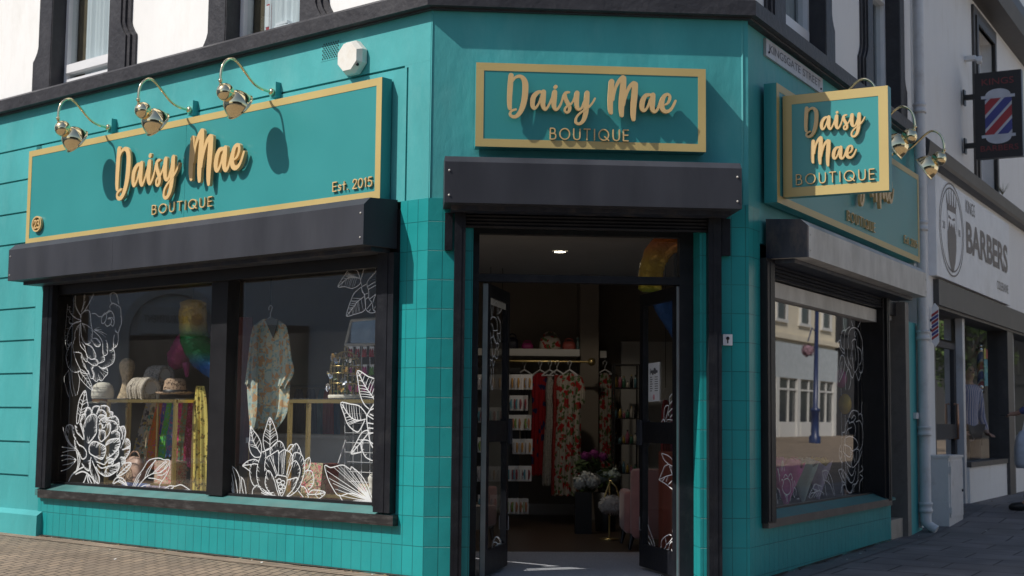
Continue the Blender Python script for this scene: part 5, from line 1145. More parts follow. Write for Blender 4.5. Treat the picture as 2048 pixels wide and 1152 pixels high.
# ================================================================== wide display window, right pane
KF = floral('kaftan_print', (.46, .55, .50), [(.58, .34, .17), (.66, .58, .38), (.26, .42, .44)], 15, .8, .42)
t = thing('kaftan_dress', 'long patterned kaftan on a white hanger in the right pane', 'dress', pt(WL, 538, 858, -.45), WL.a)
garment(WL, [(638, 527, 553), (646, 515, 566), (660, 504, 575), (720, 497, 579), (770, 494, 580), (810, 496, 577), (835, 498, 570), (860, 500, 552)], -.45, KF, 'cloth', {}, t, amp=.02, nw=6, th=.06)
garment(WL, [(668, 503, 510), (720, 497, 506), (770, 491, 505)], -.44, KF, 'sleeve', {}, t, amp=.01, nw=2, th=.03)
garment(WL, [(668, 568, 577), (715, 566, 583), (745, 562, 588), (775, 556, 572)], -.42, KF, 'sleeve', {}, t, amp=.01, nw=2, th=.03)
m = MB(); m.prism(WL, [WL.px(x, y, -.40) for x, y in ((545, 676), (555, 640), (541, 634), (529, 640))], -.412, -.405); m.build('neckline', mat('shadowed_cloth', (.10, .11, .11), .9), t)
hanger(WL, 541, 618, 50, -.45, t)
m = MB(); a = pt(WL, 541, 610, -.45); m.tube([a, Vector((a.x, a.y, 2.5))], .004, 6); m.build('hanging_wire', M['dkmetal'], t)
garment(WL, [(635, 478, 505), (700, 476, 505), (800, 474, 503), (930, 472, 500)], -.95, mat('maroon_cloth', (.12, .03, .025), .85, var=.3), 'maroon_dress', T('dark maroon dress hanging behind the mullion in the right pane', 'dress'), amp=.02, nw=4)
ZTB, ua2, ub2, ob2 = stand(581, 757, 617, 797, 'gold framed open stand in the right pane carrying the birdcage')
# birdcage
P = pt(WL, 690, 795, -.43); P.z = ZTB; k = mpp(P)
t = thing('birdcage', 'gold wire birdcage covered with silver butterflies on the right gold stand', 'birdcage', P, WL.a)
m = MB(); m.lathe([(.001, 0), (33*k, 0), (34*k, 1*k), (34*k, 6*k), (33*k, 7*k), (.001, 7*k)], P, seg=28); m.build('base', M['cream'], t)
m = MB()
for j in range(20):
    g = j * math.tau / 20; m.tube([P + (WL.r * math.cos(g) + WL.n * math.sin(g)) * (r * k) + Vector((0, 0, h * k)) for r, h in ((31, 7), (31, 40), (31, 64), (28, 76), (20, 87), (10, 93), (2, 95))], .0022, 5)
for h, r in ((30, 31), (50, 31), (64, 31), (80, 26)): m.tube([P + (WL.r * math.cos(j * math.tau / 24) + WL.n * math.sin(j * math.tau / 24)) * (r * k) + Vector((0, 0, h * k)) for j in range(25)], .003, 5, 0, False)
m.tube([P + WL.r * (5 * k * math.cos(j * math.tau / 12)) + Vector((0, 0, 99 * k + 5 * k * math.sin(j * math.tau / 12))) for j in range(13)], .003, 5)
m.build('wires', M['goldm'], t)
M['silver'] = mat('silver_foil', (.7, .72, .76), .2, metal=.9); M['gfoil'] = mat('gold_foil', (.8, .55, .2), .25, metal=.9)
M['leafg'] = mat('dark_green_leaf', (.06, .10, .03), .6, var=.4, scale=20)
rng = random.Random(3)
for j in range(18):
    g = rng.uniform(.1, 3.1) if j < 14 else rng.uniform(0, 6.3); h = rng.uniform(15, 88); r = (31 if h < 66 else 31 - (h - 66) * .7) + 2
    c = P + (WL.r * math.cos(g) + WL.n * math.sin(g)) * (r * k) + Vector((0, 0, h * k)); nrm_ = (WL.r * math.cos(g) + WL.n * math.sin(g)); tg = nrm_.cross(Vector((0, 0, 1)))
    a = rng.uniform(-.7, .7); X = tg * math.cos(a) + Vector((0, 0, 1)) * math.sin(a); Yv = Vector((0, 0, 1)) * math.cos(a) - tg * math.sin(a); s = rng.uniform(6, 9) * k; m = MB()
    for sg in (-1, 1): m.mesh([c, c + X * (sg * s * .5) + Yv * (s * .9) + nrm_ * s * .5, c + X * (sg * s) + Yv * (s * .7) + nrm_ * s * .7, c + X * (sg * s * .8) + nrm_ * s * .6, c + X * (sg * s * .6) - Yv * (s * .6) + nrm_ * s * .5, c - Yv * (s * .3)], [(0, 1, 2, 3, 4, 5)])
    m.build('butterfly', M['gfoil'] if j % 6 == 0 else M['silver'], t)
m = MB()
for j in range(90):
    g, h = rng.uniform(0, 6.28), rng.uniform(8, 85); r = rng.uniform(8, 28); c = P + (WL.r * math.cos(g) + WL.n * math.sin(g)) * (r * k * (1 if h < 64 else .6)) + Vector((0, 0, h * k)); d1 = Vector((rng.uniform(-1, 1), rng.uniform(-1, 1), rng.uniform(-1, 1))).normalized() * 5 * k; d2 = d1.orthogonal().normalized() * 2.5 * k
    m.mesh([c - d1, c + d2, c + d1, c - d2], [(0, 1, 2, 3)])
m.build('foliage', M['leafg'], t)
# wire rack with earrings, mirror on top
ro = -.72
t = thing('earring_rack', 'white wire easel rack hung with tasselled earrings right of the birdcage', 'display rack', pt(WL, 705, 1000, ro), WL.a)
q = [pt(WL, x, y, ro) for x, y in ((690, 962), (757, 966), (757, 690), (690, 694))]
m = MB()
for i in range(5): a = i / 4; m.tube([q[0].lerp(q[1], a), q[3].lerp(q[2], a)], .004, 6)
for i in range(15): a = i / 14; m.tube([q[0].lerp(q[3], a), q[1].lerp(q[2], a)], .003, 6)
for x0, y0, x1, y1 in ((692, 880, 652, 1004), (757, 880, 757, 1010)): m.tube([pt(WL, x0, y0, ro), pt(WL, x1, y1, ro + .05)], .008, 6)
m.build('wire_frame', M['hang'], t)
m = MB(); q = [pt(WL, x, y, ro) for x, y in ((691, 690), (762, 688), (762, 636), (703, 641))]
for i in range(4): m.tube([q[i], q[(i + 1) % 4]], .012, 6)
m.build('mirror_frame', M['shutter_grey'], t); m = MB(); m.mesh(q, [(0, 1, 2, 3)]); m.build('mirror_glass', mat('mirror_glass', (.5, .52, .54), .05, metal=1), t)
TC = [(.35,.02,.03),(.45,.05,.03),(.30,.02,.22),(.62,.22,.02),(.55,.10,.30),(.20,.4,.1),(.5,.04,.1)]
cols_t = [mat('tassel_thread', c, .8, var=.2) for c in TC]
for r_, y in enumerate((708, 744, 778)):
    for j in range(4):
        x = 702 + 14 * j; P0 = pt(WL, x, y - 8, ro + .03); k = mpp(P0)
        t = thing('earring_card', ['white card of red tassel earrings in the top row of the wire rack', 'white card of violet and orange earrings in the middle row of the wire rack', 'white card of pink earrings in the bottom row of the wire rack'][r_], 'earrings', P0, WL.a, 'earring cards on the wire rack, row %s' % ('top', 'middle', 'bottom')[r_])
        m = MB(); m.box(P0, (11 * k, .002, 14 * k), WL.a); m.build('card', M['vinyl'], t)
        for sg in (-1, 1):
            m = MB(); c = P0 + WL.r * (sg * 3 * k) + WL.n * .004; m.lathe([(.5 * k, 3 * k), (2 * k, 0), (3.4 * k, -13 * k), (3.0 * k, -14 * k), (.01 * k, -14 * k)], c, seg=8); m.build('tassel', cols_t[(r_ * 2 + j * (r_ == 1)) % 7], t)
# books, counter, coats further in
FP = floral('botanical_cover', (.50, .44, .27), [(.55, .15, .18), (.10, .17, .08), (.5, .30, .25)], 26, .6, .40)
deckbox(WL, 601, 640, 926, -.36, .05, FP, 'notebook', 'botanical printed notebook standing at the foot of the right pane', 'notebook', lean=.03)
deckbox(WL, 640, 653, 927, -.44, .13, floral('red_dot_cover', (.42, .13, .10), [(.15, .02, .02)], 50, .6, .28), 'notebook_box', 'brick red spotted box behind the botanical notebook', 'box')
deckbox(WL, 716, 742, 968, -.30, .05, FP, 'greeting_card', 'small pink flowered card behind the large leaf drawing', 'card')
deckbox(WL, 492, 505, 875, -.33, .01, M['vinyl'], 'price_sign', 'blank white price card clipped left of the flower drawing', 'card', zb=WL.z(498, 886, -.33))
m = MB(); m.tube([pt(WL, 498, 886, -.335), Vector((*pt(WL, 498, 886, -.335).to_2d(), .475))], .004, 6); m.build('card_holder', M['goldm'], None, None, T('thin gold pin holding the white price card', 'card holder'))
m = MB(); cz_ = WL.z(600, 876, -1.75); m.wbox(WL, WL.u(480, 900, -1.75), WL.u(700, 900, -1.75), .003, cz_, -2.3, -1.75); m.wbox(WL, WL.u(478, 900, -1.75), WL.u(702, 900, -1.75), cz_, cz_ + .03, -2.33, -1.72); m.build('counter', M['wp'], None, None, T('plain white shop counter behind the right pane', 'counter'))
ro = -2.6
a, b = pt(WL, 480, 772, ro), pt(WL, 720, 772, ro)
t = thing('clothes_rail', 'black clothes rail behind the white counter', 'clothes rail', Vector((a.x, a.y, .003)), WL.a); m = MB(); m.tube([a, b], .013, 8); m.build('rail', M['dkmetal'], t)
for p in (a, b): m = MB(); m.tube([p, Vector((p.x, p.y, .003))], .013, 8); m.build('leg', M['dkmetal'], t)
for i, (c, x, lb) in enumerate([((.03,.035,.08),598,'navy coat left on the rail behind the counter'), ((.02,.02,.05),622,'black navy coat second on the rail behind the counter'), ((.12,.20,.20),646,'pale teal coat on the rail behind the counter'), ((.45,.08,.04),657,'red coat on the rail behind the counter'), ((.07,.12,.20),668,'denim blue coat on the rail behind the counter')]):
    garment(WL, [(778, x - 5, x + 5), (800, x - 10, x + 10), (870, x - 11, x + 12), (905, x - 12, x + 12)], ro + .02 * (i % 2), mat('coat_cloth', c, .85, var=.2), 'coat', T(lb, 'coat', 'coats behind the counter'), amp=.015, nw=3)
P = pt(WL, 745, 985, -.30); k = mpp(P); P.z = .475
m = MB(); m.lathe([(.001, 0), (12*k, 0), (15*k, 12*k), (13*k, 28*k), (7*k, 42*k), (9*k, 50*k), (10*k, 57*k), (6*k, 64*k), (.001, 66*k)], P, seg=20); m.build('ornament', mat('white_ceramic', (.74, .72, .66), .25), None, None, T('round white ceramic ornament at the right edge of the wide window', 'ornament'))

# ================================================================== seen through the doorway
D0 = lambda y: Pl((0, y), 0.0)
SHP = D0(16.0)
zs = SHP.z(1100, 698); zs2 = SHP.z(1100, 712)
m = MB(); m.wbox(SHP, SHP.u(950), SHP.u(1159), zs2, zs, -.95, 0); m.build('wall_shelf', M['wp'], None, None, T('long white wall shelf above the hanging dresses', 'shelf'))
m = MB(); m.wbox(D0(16.3), D0(16.3).u(1199), D0(16.3).u(1213), zs2, zs, -.65, 0); m.build('wall_shelf', M['wp'], None, None, T('short white shelf end right of the wall pier', 'shelf'))
RD = floral('red_rose_cloth', (.46, .42, .36), [(.42, .03, .03), (.10, .16, .06)], 13, .85, .40)
for x0, x1, y0, mm, lb in ((1012, 1036, 668, mat('navy_leather', (.015, .015, .03), .5), 'dark navy handbag at the left of the white shelf'), (1042, 1066, 681, mat('magenta_leather', (.30, .02, .14), .5), 'magenta handbag on the white shelf'), (1078, 1121, 664, RD, 'large red rose print handbag on the white shelf'), (1124, 1151, 676, mat('coral_leather', (.40, .09, .07), .5), 'coral handbag on the white shelf'), (1152, 1158, 674, floral('teal_sprig_cloth', (.10, .18, .18), [(.3, .35, .33)], 40), 'teal sprigged handbag beside the wall pier')):
    pl = D0(16.15); P = pl.p((pl.u(x0) + pl.u(x1)) / 2, zs, 0); k = mpp(P); t = thing('handbag', lb, 'handbag', P, 0, 'handbags on the white shelf'); m = MB()
    h = (698 - y0) * k; w = (x1 - x0) * k; bag_shape(m, P, w, h * .8, .14, 0, pl); m.build('body', mm, t)
    m = MB(); m.tube([P + pl.r * (w * .3 * math.cos(math.pi * j / 8)) + Vector((0, 0, h * .78 + h * .25 * math.sin(math.pi * j / 8))) for j in range(9)], .007, 6); m.build('handle', mm, t)
RL = D0(15.7)
zr = RL.z(1100, 723)
m = MB(); m.tube([RL.p(RL.u(985), zr), RL.p(RL.u(1182), zr)], .014, 10); m.ball(RL.p(RL.u(1183), zr), .045, 12); t = m.build('hanging_rail', M['goldm'], None, None, T('brass hanging rail with a ball end below the white shelf', 'clothes rail'))
for i, (x0, x1, xb0, xb1, yt, yb, mm, lb, nm) in enumerate([
    (1036, 1062, 1042, 1068, 752, 880, mat('black_cloth', (.015, .014, .016), .9), 'short black dress at the left of the brass rail', 'dress'),
    (1062, 1099, 1062, 1097, 746, 950, floral('red_navy_cloth', (.35, .02, .03), [(.03, .03, .10)], 9, .85, .30), 'red dress with large navy spots on the brass rail', 'dress'),
    (1090, 1110, 1084, 1106, 752, 970, floral('polka_cloth', (.48, .46, .43), [(.06, .05, .05)], 42, .85, .26), 'white dress with small dark dots on the brass rail', 'dress'),
    (1104, 1124, 1102, 1122, 750, 990, floral('red_dot_cloth', (.35, .04, .035), [(.45, .3, .25)], 48, .85, .22), 'red dress with fine dots on the brass rail', 'dress'),
    (1112, 1167, 1108, 1156, 746, 990, RD, 'long white dress with red roses at the front of the brass rail', 'dress')]):
    pl = D0(15.75 - .09 * i); t = thing(nm, lb, 'dress', pl.p(pl.u((x0 + x1) / 2), .4, 0), 0, 'dresses on the brass rail'); xm = (x0 + x1) / 2
    garment(pl, [(yt, xm - 6, xm + 6), (yt + 8, x0 + 4, x1 - 4), (yt + 30, x0 + 1, x1 - 1), (yt + 75, x0 + 2, x1 - 5), ((yt + yb) / 2 + 30, (x0 + xb0) / 2, (x1 + xb1) / 2), (yb, xb0, xb1)], 0, mm, 'cloth', {}, t, amp=.025, nw=4, th=.10, ph=i)
    if i in (1, 4): garment(pl, [(yt + 10, x1 - 12, x1 - 2), (yt + 35, x1 - 8, x1 + 4), (yt + 62, x1 - 7, x1 + 2)], 0.02, mm, 'sleeve', {}, t, amp=.01, nw=2, th=.05)
    hanger(pl, xm, 727, 36, 0, t, turn=.5)
pl = D0(16.3); t = thing('dress', 'second white dress with red roses, right of the wall pier', 'dress', pl.p(pl.u(1212), .4), 0)
garment(pl, [(746, 1206, 1214), (755, 1199, 1222), (790, 1198, 1228), (850, 1198, 1226), (945, 1199, 1228)], 0, RD, 'cloth', {}, t, amp=.02, nw=4, th=.10); hanger(pl, 1210, 727, 30, 0, t)
# more stock on both sides of the doorway
for i, (x0, x1, yt, yb, dep, mm, lb) in enumerate(((968, 990, 800, 1000, 15.4, floral('pink_blouse_cloth', (.42, .10, .12), [(.6, .35, .3)], 24, .85, .3), 'pink blouse hanging behind the left door glass'), (992, 1014, 770, 1010, 15.5, mat('crimson_cloth', (.30, .02, .03), .85, var=.25), 'crimson dress hanging behind the left door glass'),
    (1322, 1340, 800, 905, 13.2, mat('ruby_cloth', (.34, .02, .04), .85, var=.25), 'ruby red top hanging above the orange red plinth'), (1341, 1366, 795, 905, 13.3, floral('plum_cloth', (.25, .03, .16), [(.5, .1, .3)], 26, .85, .3), 'plum printed top hanging above the orange red plinth'))):
    pl = D0(dep); t = thing('hanging_garment', lb, 'garment', pl.p(pl.u((x0 + x1) / 2), pl.z(x0, yb)), 0); xm = (x0 + x1) / 2
    garment(pl, [(yt, xm - 4, xm + 4), (yt + 10, x0 + 2, x1 - 2), (yt + 50, x0, x1), (yb, x0 - 1, x1 + 1)], 0, mm, 'cloth', {}, t, amp=.02, nw=4, th=.09, ph=i); hanger(pl, xm, yt - 17, 24, 0, t)
    a = pt(pl, xm, yt - 24); mb = MB(); mb.tube([a, Vector((a.x, a.y, 2.77))], .004, 6); mb.build('hanging_wire', M['dkmetal'], t)
# accessory wall with carded clips
pl = D0(15.1)
m = MB(); m.wbox(pl, pl.u(955), pl.u(1040), .25, pl.z(1000, 735), -.08, -.04)
for y in (745, 790, 832, 880, 935, 1000): m.wbox(pl, pl.u(955), pl.u(1040), pl.z(1000, y), pl.z(1000, y - 3), -.04, -.02)
m.build('accessory_rack', M['dkmetal'], None, None, T('black accessory rack full of carded hair clips inside the left door', 'display rack'))
clipc = [mat('clip_enamel', c, .4, var=.1) for c in ((.55, .25, .15), (.45, .45, .5), (.60, .33, .10), (.12, .35, .45), (.35, .08, .10), (.25, .4, .12))]
rng = random.Random(11); base_card = None
rowsC = [(764, (1022, 1034, 1046, 1057)), (806, (1027, 1038, 1049)), (845, (1024, 1036, 1047, 1056)), (893, (1032, 1043, 1056)), (947, (1022, 1032, 1042, 1054)), (1012, (1020, 1030, 1040, 1051)), (764, (962, 985, 998, 1008)), (830, (962, 986, 1000)), (890, (964,)), (948, (962, 985, 1002)), (1005, (964, 988, 1000))]
words = ['top', 'second', 'third', 'fourth', 'fifth', 'lowest', 'upper', 'middle', 'lower middle', 'lower', 'bottom']
protos = {}
for ri, (y, xs) in enumerate(rowsC):
    lft = ri >= 6; ci = (ri * 2 + 1) % 6
    lb = 'white card with coloured hair clips in the %s row %s' % (words[ri], 'behind the left door glass' if lft else 'right of the left door leaf')
    gp = 'hair clip cards, %s row %s' % (words[ri], 'behind glass' if lft else 'in the open')
    for j, x in enumerate(xs):
        p_ = pl.p(*pl.px(x, y, .03 * (j % 2) + .02), .03 * (j % 2) + .02); rz = rng.uniform(-.9, -.1)
        if ri in protos: copy_thing(protos[ri], p_, rz, lb, gp); continue
        t = thing('hair_clip_card', lb, 'hair clips', p_, rz, gp); protos[ri] = t
        q = Pl((p_.x, p_.y), rz); m = MB(); m.box(p_, (.095, .003, .16), rz); m.build('card', M['vinyl'], t)
        for s in (-1, 1): m = MB(); m.tube([q.p(s * .02, p_.z + .04, .010), q.p(s * .026, p_.z, .015), q.p(s * .02, p_.z - .06, .010)], [.007, .013, .007], 8); m.build('clip', clipc[(ci + (s > 0)) % 6], t)
# bottle shelves
pl = D0(15.6); x0, x1 = pl.u(1229), pl.u(1279)
t = thing('shelf_unit', 'black open shelf unit of toiletries beside the second rose dress', 'shelf unit', pl.p((x0 + x1) / 2, .003), 0)
m = MB(); zt_ = pl.z(1250, 728)
for u in (x0, x1):
    for o in (0, -.32): m.wbox(pl, u - .009, u + .009, .003, zt_, o - .009, o + .009)
m.build('upright_frame', M['dkmetal'], t)
SHY = (728, 775, 836, 887, 946, 1000)
for y in SHY: m = MB(); z = pl.z(1250, y); m.wbox(pl, x0 + .009, x1 - .009, z - .012, z, -.32, .0); m.build('shelf', M['dkmetal'], t)
rng = random.Random(5); bc = [((.45,.30,.06),'amber'), ((.40,.12,.18),'pink'), ((.06,.16,.10),'green'), ((.55,.5,.42),'cream'), ((.02,.02,.02),'black'), ((.12,.25,.30),'blue')]
bm_ = [mat('bottle_glass', c, .2) for c, _ in bc]
for si, y in enumerate(SHY[1:5]):
    z = pl.z(1250, y)
    for j in range(6):
        u = x0 + (x1 - x0) * (j + .7) / 6.6; ci = (si * 5 + j * 7) % 6; h = rng.uniform(.07, .15); r = rng.uniform(.014, .022); P = pl.p(u, z, -.10); m = MB()
        m.lathe([(.001, 0), (r, 0), (r, h * .65), (r * .4, h * .78), (r * .4, h * .9)], P, seg=10); t = thing('bottle', '%s toiletry bottle on the %s shelf of the black unit' % (bc[ci][1], ('top', 'second', 'third', 'lowest')[si]), 'bottle', P, 0, '%s bottles, %s shelf' % (bc[ci][1], ('top', 'second', 'third', 'lowest')[si])); m.build('flask', bm_[ci], t)
        m = MB(); m.lathe([(r * .5, h * .88), (r * .5, h), (.001, h)], P, seg=10); m.build('cap', M['dkmetal'] if j % 2 else M['goldm'], t)
# flowers
def bloom(c, r, m_, t, nm='flower_head', n=70, seed=0):
    rng = random.Random(seed); mb = MB()
    for i in range(n):
        d = Vector((rng.gauss(0, 1), rng.gauss(0, 1), rng.gauss(0, .9))).normalized(); p = c + d * r * rng.uniform(.75, 1.0); a = d.orthogonal().normalized() * r * .24; b = d.cross(a.normalized()) * r * .24
        mb.mesh([p - a - b * .3, p - b + d * r * .05, p + a - b * .2, p + a * .3 + b + d * r * .06], [(0, 1, 2, 3)])
    mb.ball(c, r * .78, 12); return mb.build(nm, m_, t)
pl = D0(14.2); m = MB(); vz = pl.z(1168, 985)
t = thing('flower_vase', 'tall square black vase of white hydrangeas inside the shop', 'vase', pl.p(pl.u(1168), .003), 0)
m.wbox(pl, pl.u(1152), pl.u(1185), .003, vz, -.2, 0); m.build('vase', M['dkmetal'], t)
M['hyd'] = mat('white_petals', (.60, .62, .60), .8, var=.1); M['hydg'] = mat('greenish_white_petals', (.40, .47, .43), .8, var=.15); M['pinkp'] = mat('magenta_petals', (.28, .04, .20), .8, var=.3)
for i, (x, y, r) in enumerate(((1160, 965, 15), (1184, 962, 17), (1172, 955, 14))): P = pl.p(*pl.px(x, y, -.1), -.1); bloom(P, r * mpp(P), M['hyd'], t, seed=i)
pl2 = D0(14.6); m = MB()
t2 = thing('flower_pot', 'pot of greenish white and magenta flowers behind the fluffy handbag', 'flowers', pl2.p(pl2.u(1212), .003), 0)
m.lathe([(.10, 0), (.13, pl2.z(1212, 985)), (.12, pl2.z(1212, 985))], pl2.p(pl2.u(1212), .003), seg=18); m.build('pot', M['dkmetal'], t2)
for i, (x, y, r, mm) in enumerate(((1205, 955, 16, M['hydg']), (1226, 952, 17, M['hydg']), (1170, 912, 10, M['pinkp']), (1188, 908, 11, M['pinkp']), (1206, 914, 10, M['pinkp']))): P = pt(pl2, x, y); bloom(P, r * mpp(P), mm, t2, seed=20 + i)
m = MB(); rng = random.Random(9)
for i in range(120):
    P = pt(pl2, rng.uniform(1150, 1225), rng.uniform(915, 985), rng.uniform(-.15, .1)); d1 = Vector((rng.uniform(-1, 1), rng.uniform(-1, 1), rng.uniform(-.5, 1))).normalized() * .06; d2 = d1.orthogonal().normalized() * .02; m.mesh([P - d1, P + d2, P + d1, P - d2], [(0, 1, 2, 3)])
m.build('leaves', M['leafg'], t2)
pl = D0(13.6); P = pl.p(pl.u(1220), .003); k = mpp(P)
t = thing('bag_stand', 'gold post stand holding up the fluffy white handbag', 'bag stand', P, 0); m = MB(); m.tube([P, P + Vector((0, 0, pl.z(1220, 958)))], .009, 8); m.lathe([(.09, 0), (.09, .01), (.01, .014)], P, seg=18); m.build('post', M['goldm'], t)
P = pt(pl, 1224, 1008, .09); t = thing('handbag', 'fluffy white handbag hanging on a gold post stand', 'handbag', P, 0); mb = MB(); rng = random.Random(2)
M['fur'] = mat('white_fake_fur', (.60, .57, .54), .95, var=.15, scale=40)
mb.ball(P, 22 * k, 18, 0, .8, sx=1.1, sy=.6)
for i in range(420):
    d = Vector((rng.gauss(0, 1), rng.gauss(0, 1), rng.gauss(0, 1))).normalized(); p = P + Vector((d.x * 24 * k, d.y * 13 * k, d.z * 17 * k)); a = d.orthogonal().normalized() * 1.2 * k; mb.mesh([p - a, p + a, p + d * 5 * k + Vector((0, 0, -2.5 * k))], [(0, 1, 2)])
mb.build('body', M['fur'], t); mb = MB()
mb.tube([P + Vector((-16 * k, 0, 10 * k)), P + Vector((-8 * k, 0, 34 * k)), P + Vector((-4 * k, 0, 46 * k)), P + Vector((8 * k, 0, 34 * k)), P + Vector((16 * k, 0, 10 * k))], .009, 8); mb.build('strap', M['goldm'], t)
# pink armchair
pl = D0(12.5); k = mpp(pl.p(pl.u(1290), .5)); zc = lambda y: pl.z(1290, y)
t = thing('armchair', 'pink velvet tub armchair with black tapered legs inside the doorway', 'armchair', pl.p(pl.u(1300), .003, -.35), 0)
M['velvet'] = mat('pink_velvet', (.58, .27, .24), .8, var=.14, scale=5, sheen=.5)
def rbox(mb, pl, u0, u1, z0, z1, o0, o1, b, ms=0):
    """box with rounded vertical edges and a softened top"""
    n = 6; ring = []
    for cx, cy, g0 in ((u1 - b, o1 - b, 0), (u0 + b, o1 - b, 90), (u0 + b, o0 + b, 180), (u1 - b, o0 + b, 270)):
        for j in range(n + 1): g = math.radians(g0 + 90 * j / n); ring.append((cx + b * math.cos(g), cy + b * math.sin(g), math.cos(g), math.sin(g)))
    N = len(ring); vs = []; fs = []; lv = [(z0, -.02), (z0 + .03, 0), (z1 - b * .6, 0), (z1 - b * .25, -b * .12), (z1 - b * .05, -b * .4), (z1, -b * .8)]
    for z, e in lv: vs += [pl.p(u + c * e, z, o + s * e) for u, o, c, s in ring]
    for i in range(len(lv) - 1):
        for j in range(N): fs.append((i * N + j, i * N + (j + 1) % N, (i + 1) * N + (j + 1) % N, (i + 1) * N + j))
    fs += [tuple(range(N))[::-1], tuple(range((len(lv) - 1) * N, len(lv) * N))]; mb.mesh(vs, fs, ms, True)
ux = lambda x: pl.u(x)
m = MB(); rbox(m, pl, ux(1263), ux(1345), zc(1078), zc(938), -.16, .0, .07); m.build('backrest', M['velvet'], t)
m = MB(); rbox(m, pl, ux(1252), ux(1275), zc(1070), zc(985), -.75, -.16, .05); m.build('armrest', M['velvet'], t)
m = MB(); rbox(m, pl, ux(1333), ux(1355), zc(1070), zc(985), -.75, -.16, .05); m.build('armrest', M['velvet'], t)
m = MB(); rbox(m, pl, ux(1266), ux(1342), zc(1070), zc(1012), -.72, -.16, .05); m.build('seat', M['velvet'], t)
for x, o in ((1267, -.06), (1340, -.06), (1262, -.68), (1345, -.68)): m = MB(); m.tube([pl.p(ux(x), zc(1070), o), pl.p(ux(x) - .03, .004, o + .03)], [.026, .013], 10); m.build('leg', M['dkmetal'], t)
pl = D0(11.9); m = MB(); m.wbox(pl, pl.u(1326), pl.u(1368), .003, pl.z(1340, 905), -.35, 0); m.build('plinth', mat('orange_red_lacquer', (.48, .085, .045), .5), None, None, T('orange red display plinth behind the right door glass', 'plinth'))
# second balloon, over the door
pl = D0(11.25)
foil('number_balloon', [[(1300, 585, 24), (1303, 540, 25), (1316, 505, 26), (1345, 480, 26), (1385, 474, 26)], [(1322, 590, 22), (1332, 620, 20), (1350, 655, 16), (1362, 690, 9)]], 0, pl,
     [[Bc, Bc, G_, G_, Y_, Y_, O_, R_], [Bc, Bc, Bc, (.02, .25, .5), G_]], 'rainbow foil number balloon floating behind the glass over the door')
m = MB(); a = pt(pl, 1362, 690); c = [a + Vector((.004 * math.sin(i * 1.3), 0, -.045 * i)) for i in range(34)]; m.tube(c, [.004 + .003 * (i % 2) for i in range(34)], 6); m.build('balloon_weight_chain', M['goldm'], None, None, T('gold chain hanging from the balloon behind the right door', 'chain'))
d_ = CR.transposed() @ Vector(((1120 - 1024) / FPX, (503 - 576) / FPX, 1)); q = CAMP + d_ * ((2.777 - CAMZ) / d_.z)
m = MB(); m.lathe([(.001, -.004), (.055, -.004)], q, seg=20); dl = m.build('downlight', emit_mat('downlight_glow', (1, .9, .72), 14), bt)
ld = bpy.data.lights.new('downlight_lamp', 'SPOT'); ld.energy, ld.color, ld.spot_size, ld.shadow_soft_size = 14, (1, .88, .72), math.radians(150), .05
lo = bpy.data.objects.new('downlight_lamp', ld); COL.objects.link(lo); lo.parent = bt; lo.location = WM[bt.name].inverted() @ (q - Vector((0, 0, .02)))
m = MB(); m.lathe([(.055, -.006), (.075, -.006), (.075, .002)], q, seg=20); m.build('downlight_ring', M['white'], dl)

# ================================================================== in the side window
M['tissue_m'] = mat('mint_tissue', (.55, .68, .60), .8, var=.15); M['tissue_l'] = mat('lilac_tissue', (.60, .50, .68), .8, var=.15); M['pinkf'] = mat('pink_tissue', (.75, .16, .45), .8, var=.25)
def cone_paper(x, y0, y1, w, off, m_, name, lb, fl, seed):
    a, b = pt(WR, x, y1, off), pt(WR, x, y0, off); a.z = .462; k = mpp(a); t = thing(name, lb, 'bouquet', a, WR.a, 'wrapped bouquets in the side window'); mb = MB(); n = 26; vs = []
    for i, (h, r) in enumerate(((0, .12), (.4, .5), (.8, .95), (1, 1.1))):
        for j in range(n): g = j * math.tau / n; e = r * (1 + (.12 * math.sin(5 * g + seed) + .06 * math.sin(9 * g)) * h); vs.append(a.lerp(b, h + .08 * h * math.sin(4 * g + seed)) + Vector((math.cos(g), math.sin(g), 0)) * (w * k * .5 * e))
    mb.mesh(vs, [(i * n + j, i * n + (j + 1) % n, (i + 1) * n + (j + 1) % n, (i + 1) * n + j) for i in range(3) for j in range(n)], 0, True); mb.build('paper', m_, t)
    for i in range(4): bloom(a.lerp(b, .98) + Vector((math.cos(i * 1.7) * w * k * .26, math.sin(i * 1.7) * w * k * .26, .01)), w * k * .24, fl, t, 'flower_head', 40, seed + i)
cone_paper(1572, 930, 1000, 66, -.27, M['pinkf'], 'bouquet', 'bouquet in bright pink paper at the near end of the side window', M['pinkf'], 1)
cone_paper(1606, 928, 990, 54, -.31, M['tissue_m'], 'bouquet', 'bouquet in mint green paper in the middle of the side window', M['hydg'], 2)
cone_paper(1636, 926, 985, 48, -.33, M['tissue_l'], 'bouquet', 'bouquet in lilac paper in the side window', mat('yellow_petals', (.5, .38, .03), .8), 3)
for x, y, r, c, lb, o in ((1690, 808, 22, (.62, .42, .02), 'yellow foil balloon in the side window', -.27), (1682, 757, 20, (.40, .02, .22), 'magenta foil balloon above the yellow one', -.33)):
    P = pt(WR, x, y, o); k = mpp(P); t = thing('foil_balloon', lb, 'balloon', P, WR.a); m = MB(); m.ball(P, r * k, 20, 0, .95, sx=.6, sy=.6); m.build('foil', mat('coloured_foil', c, .22, metal=.2, bump=.4, bscale=24), t)
    m = MB(); m.tube([P - Vector((0, 0, r * k)), Vector((P.x, P.y, .462))], .003, 5); m.build('ribbon', M['hang'], t)
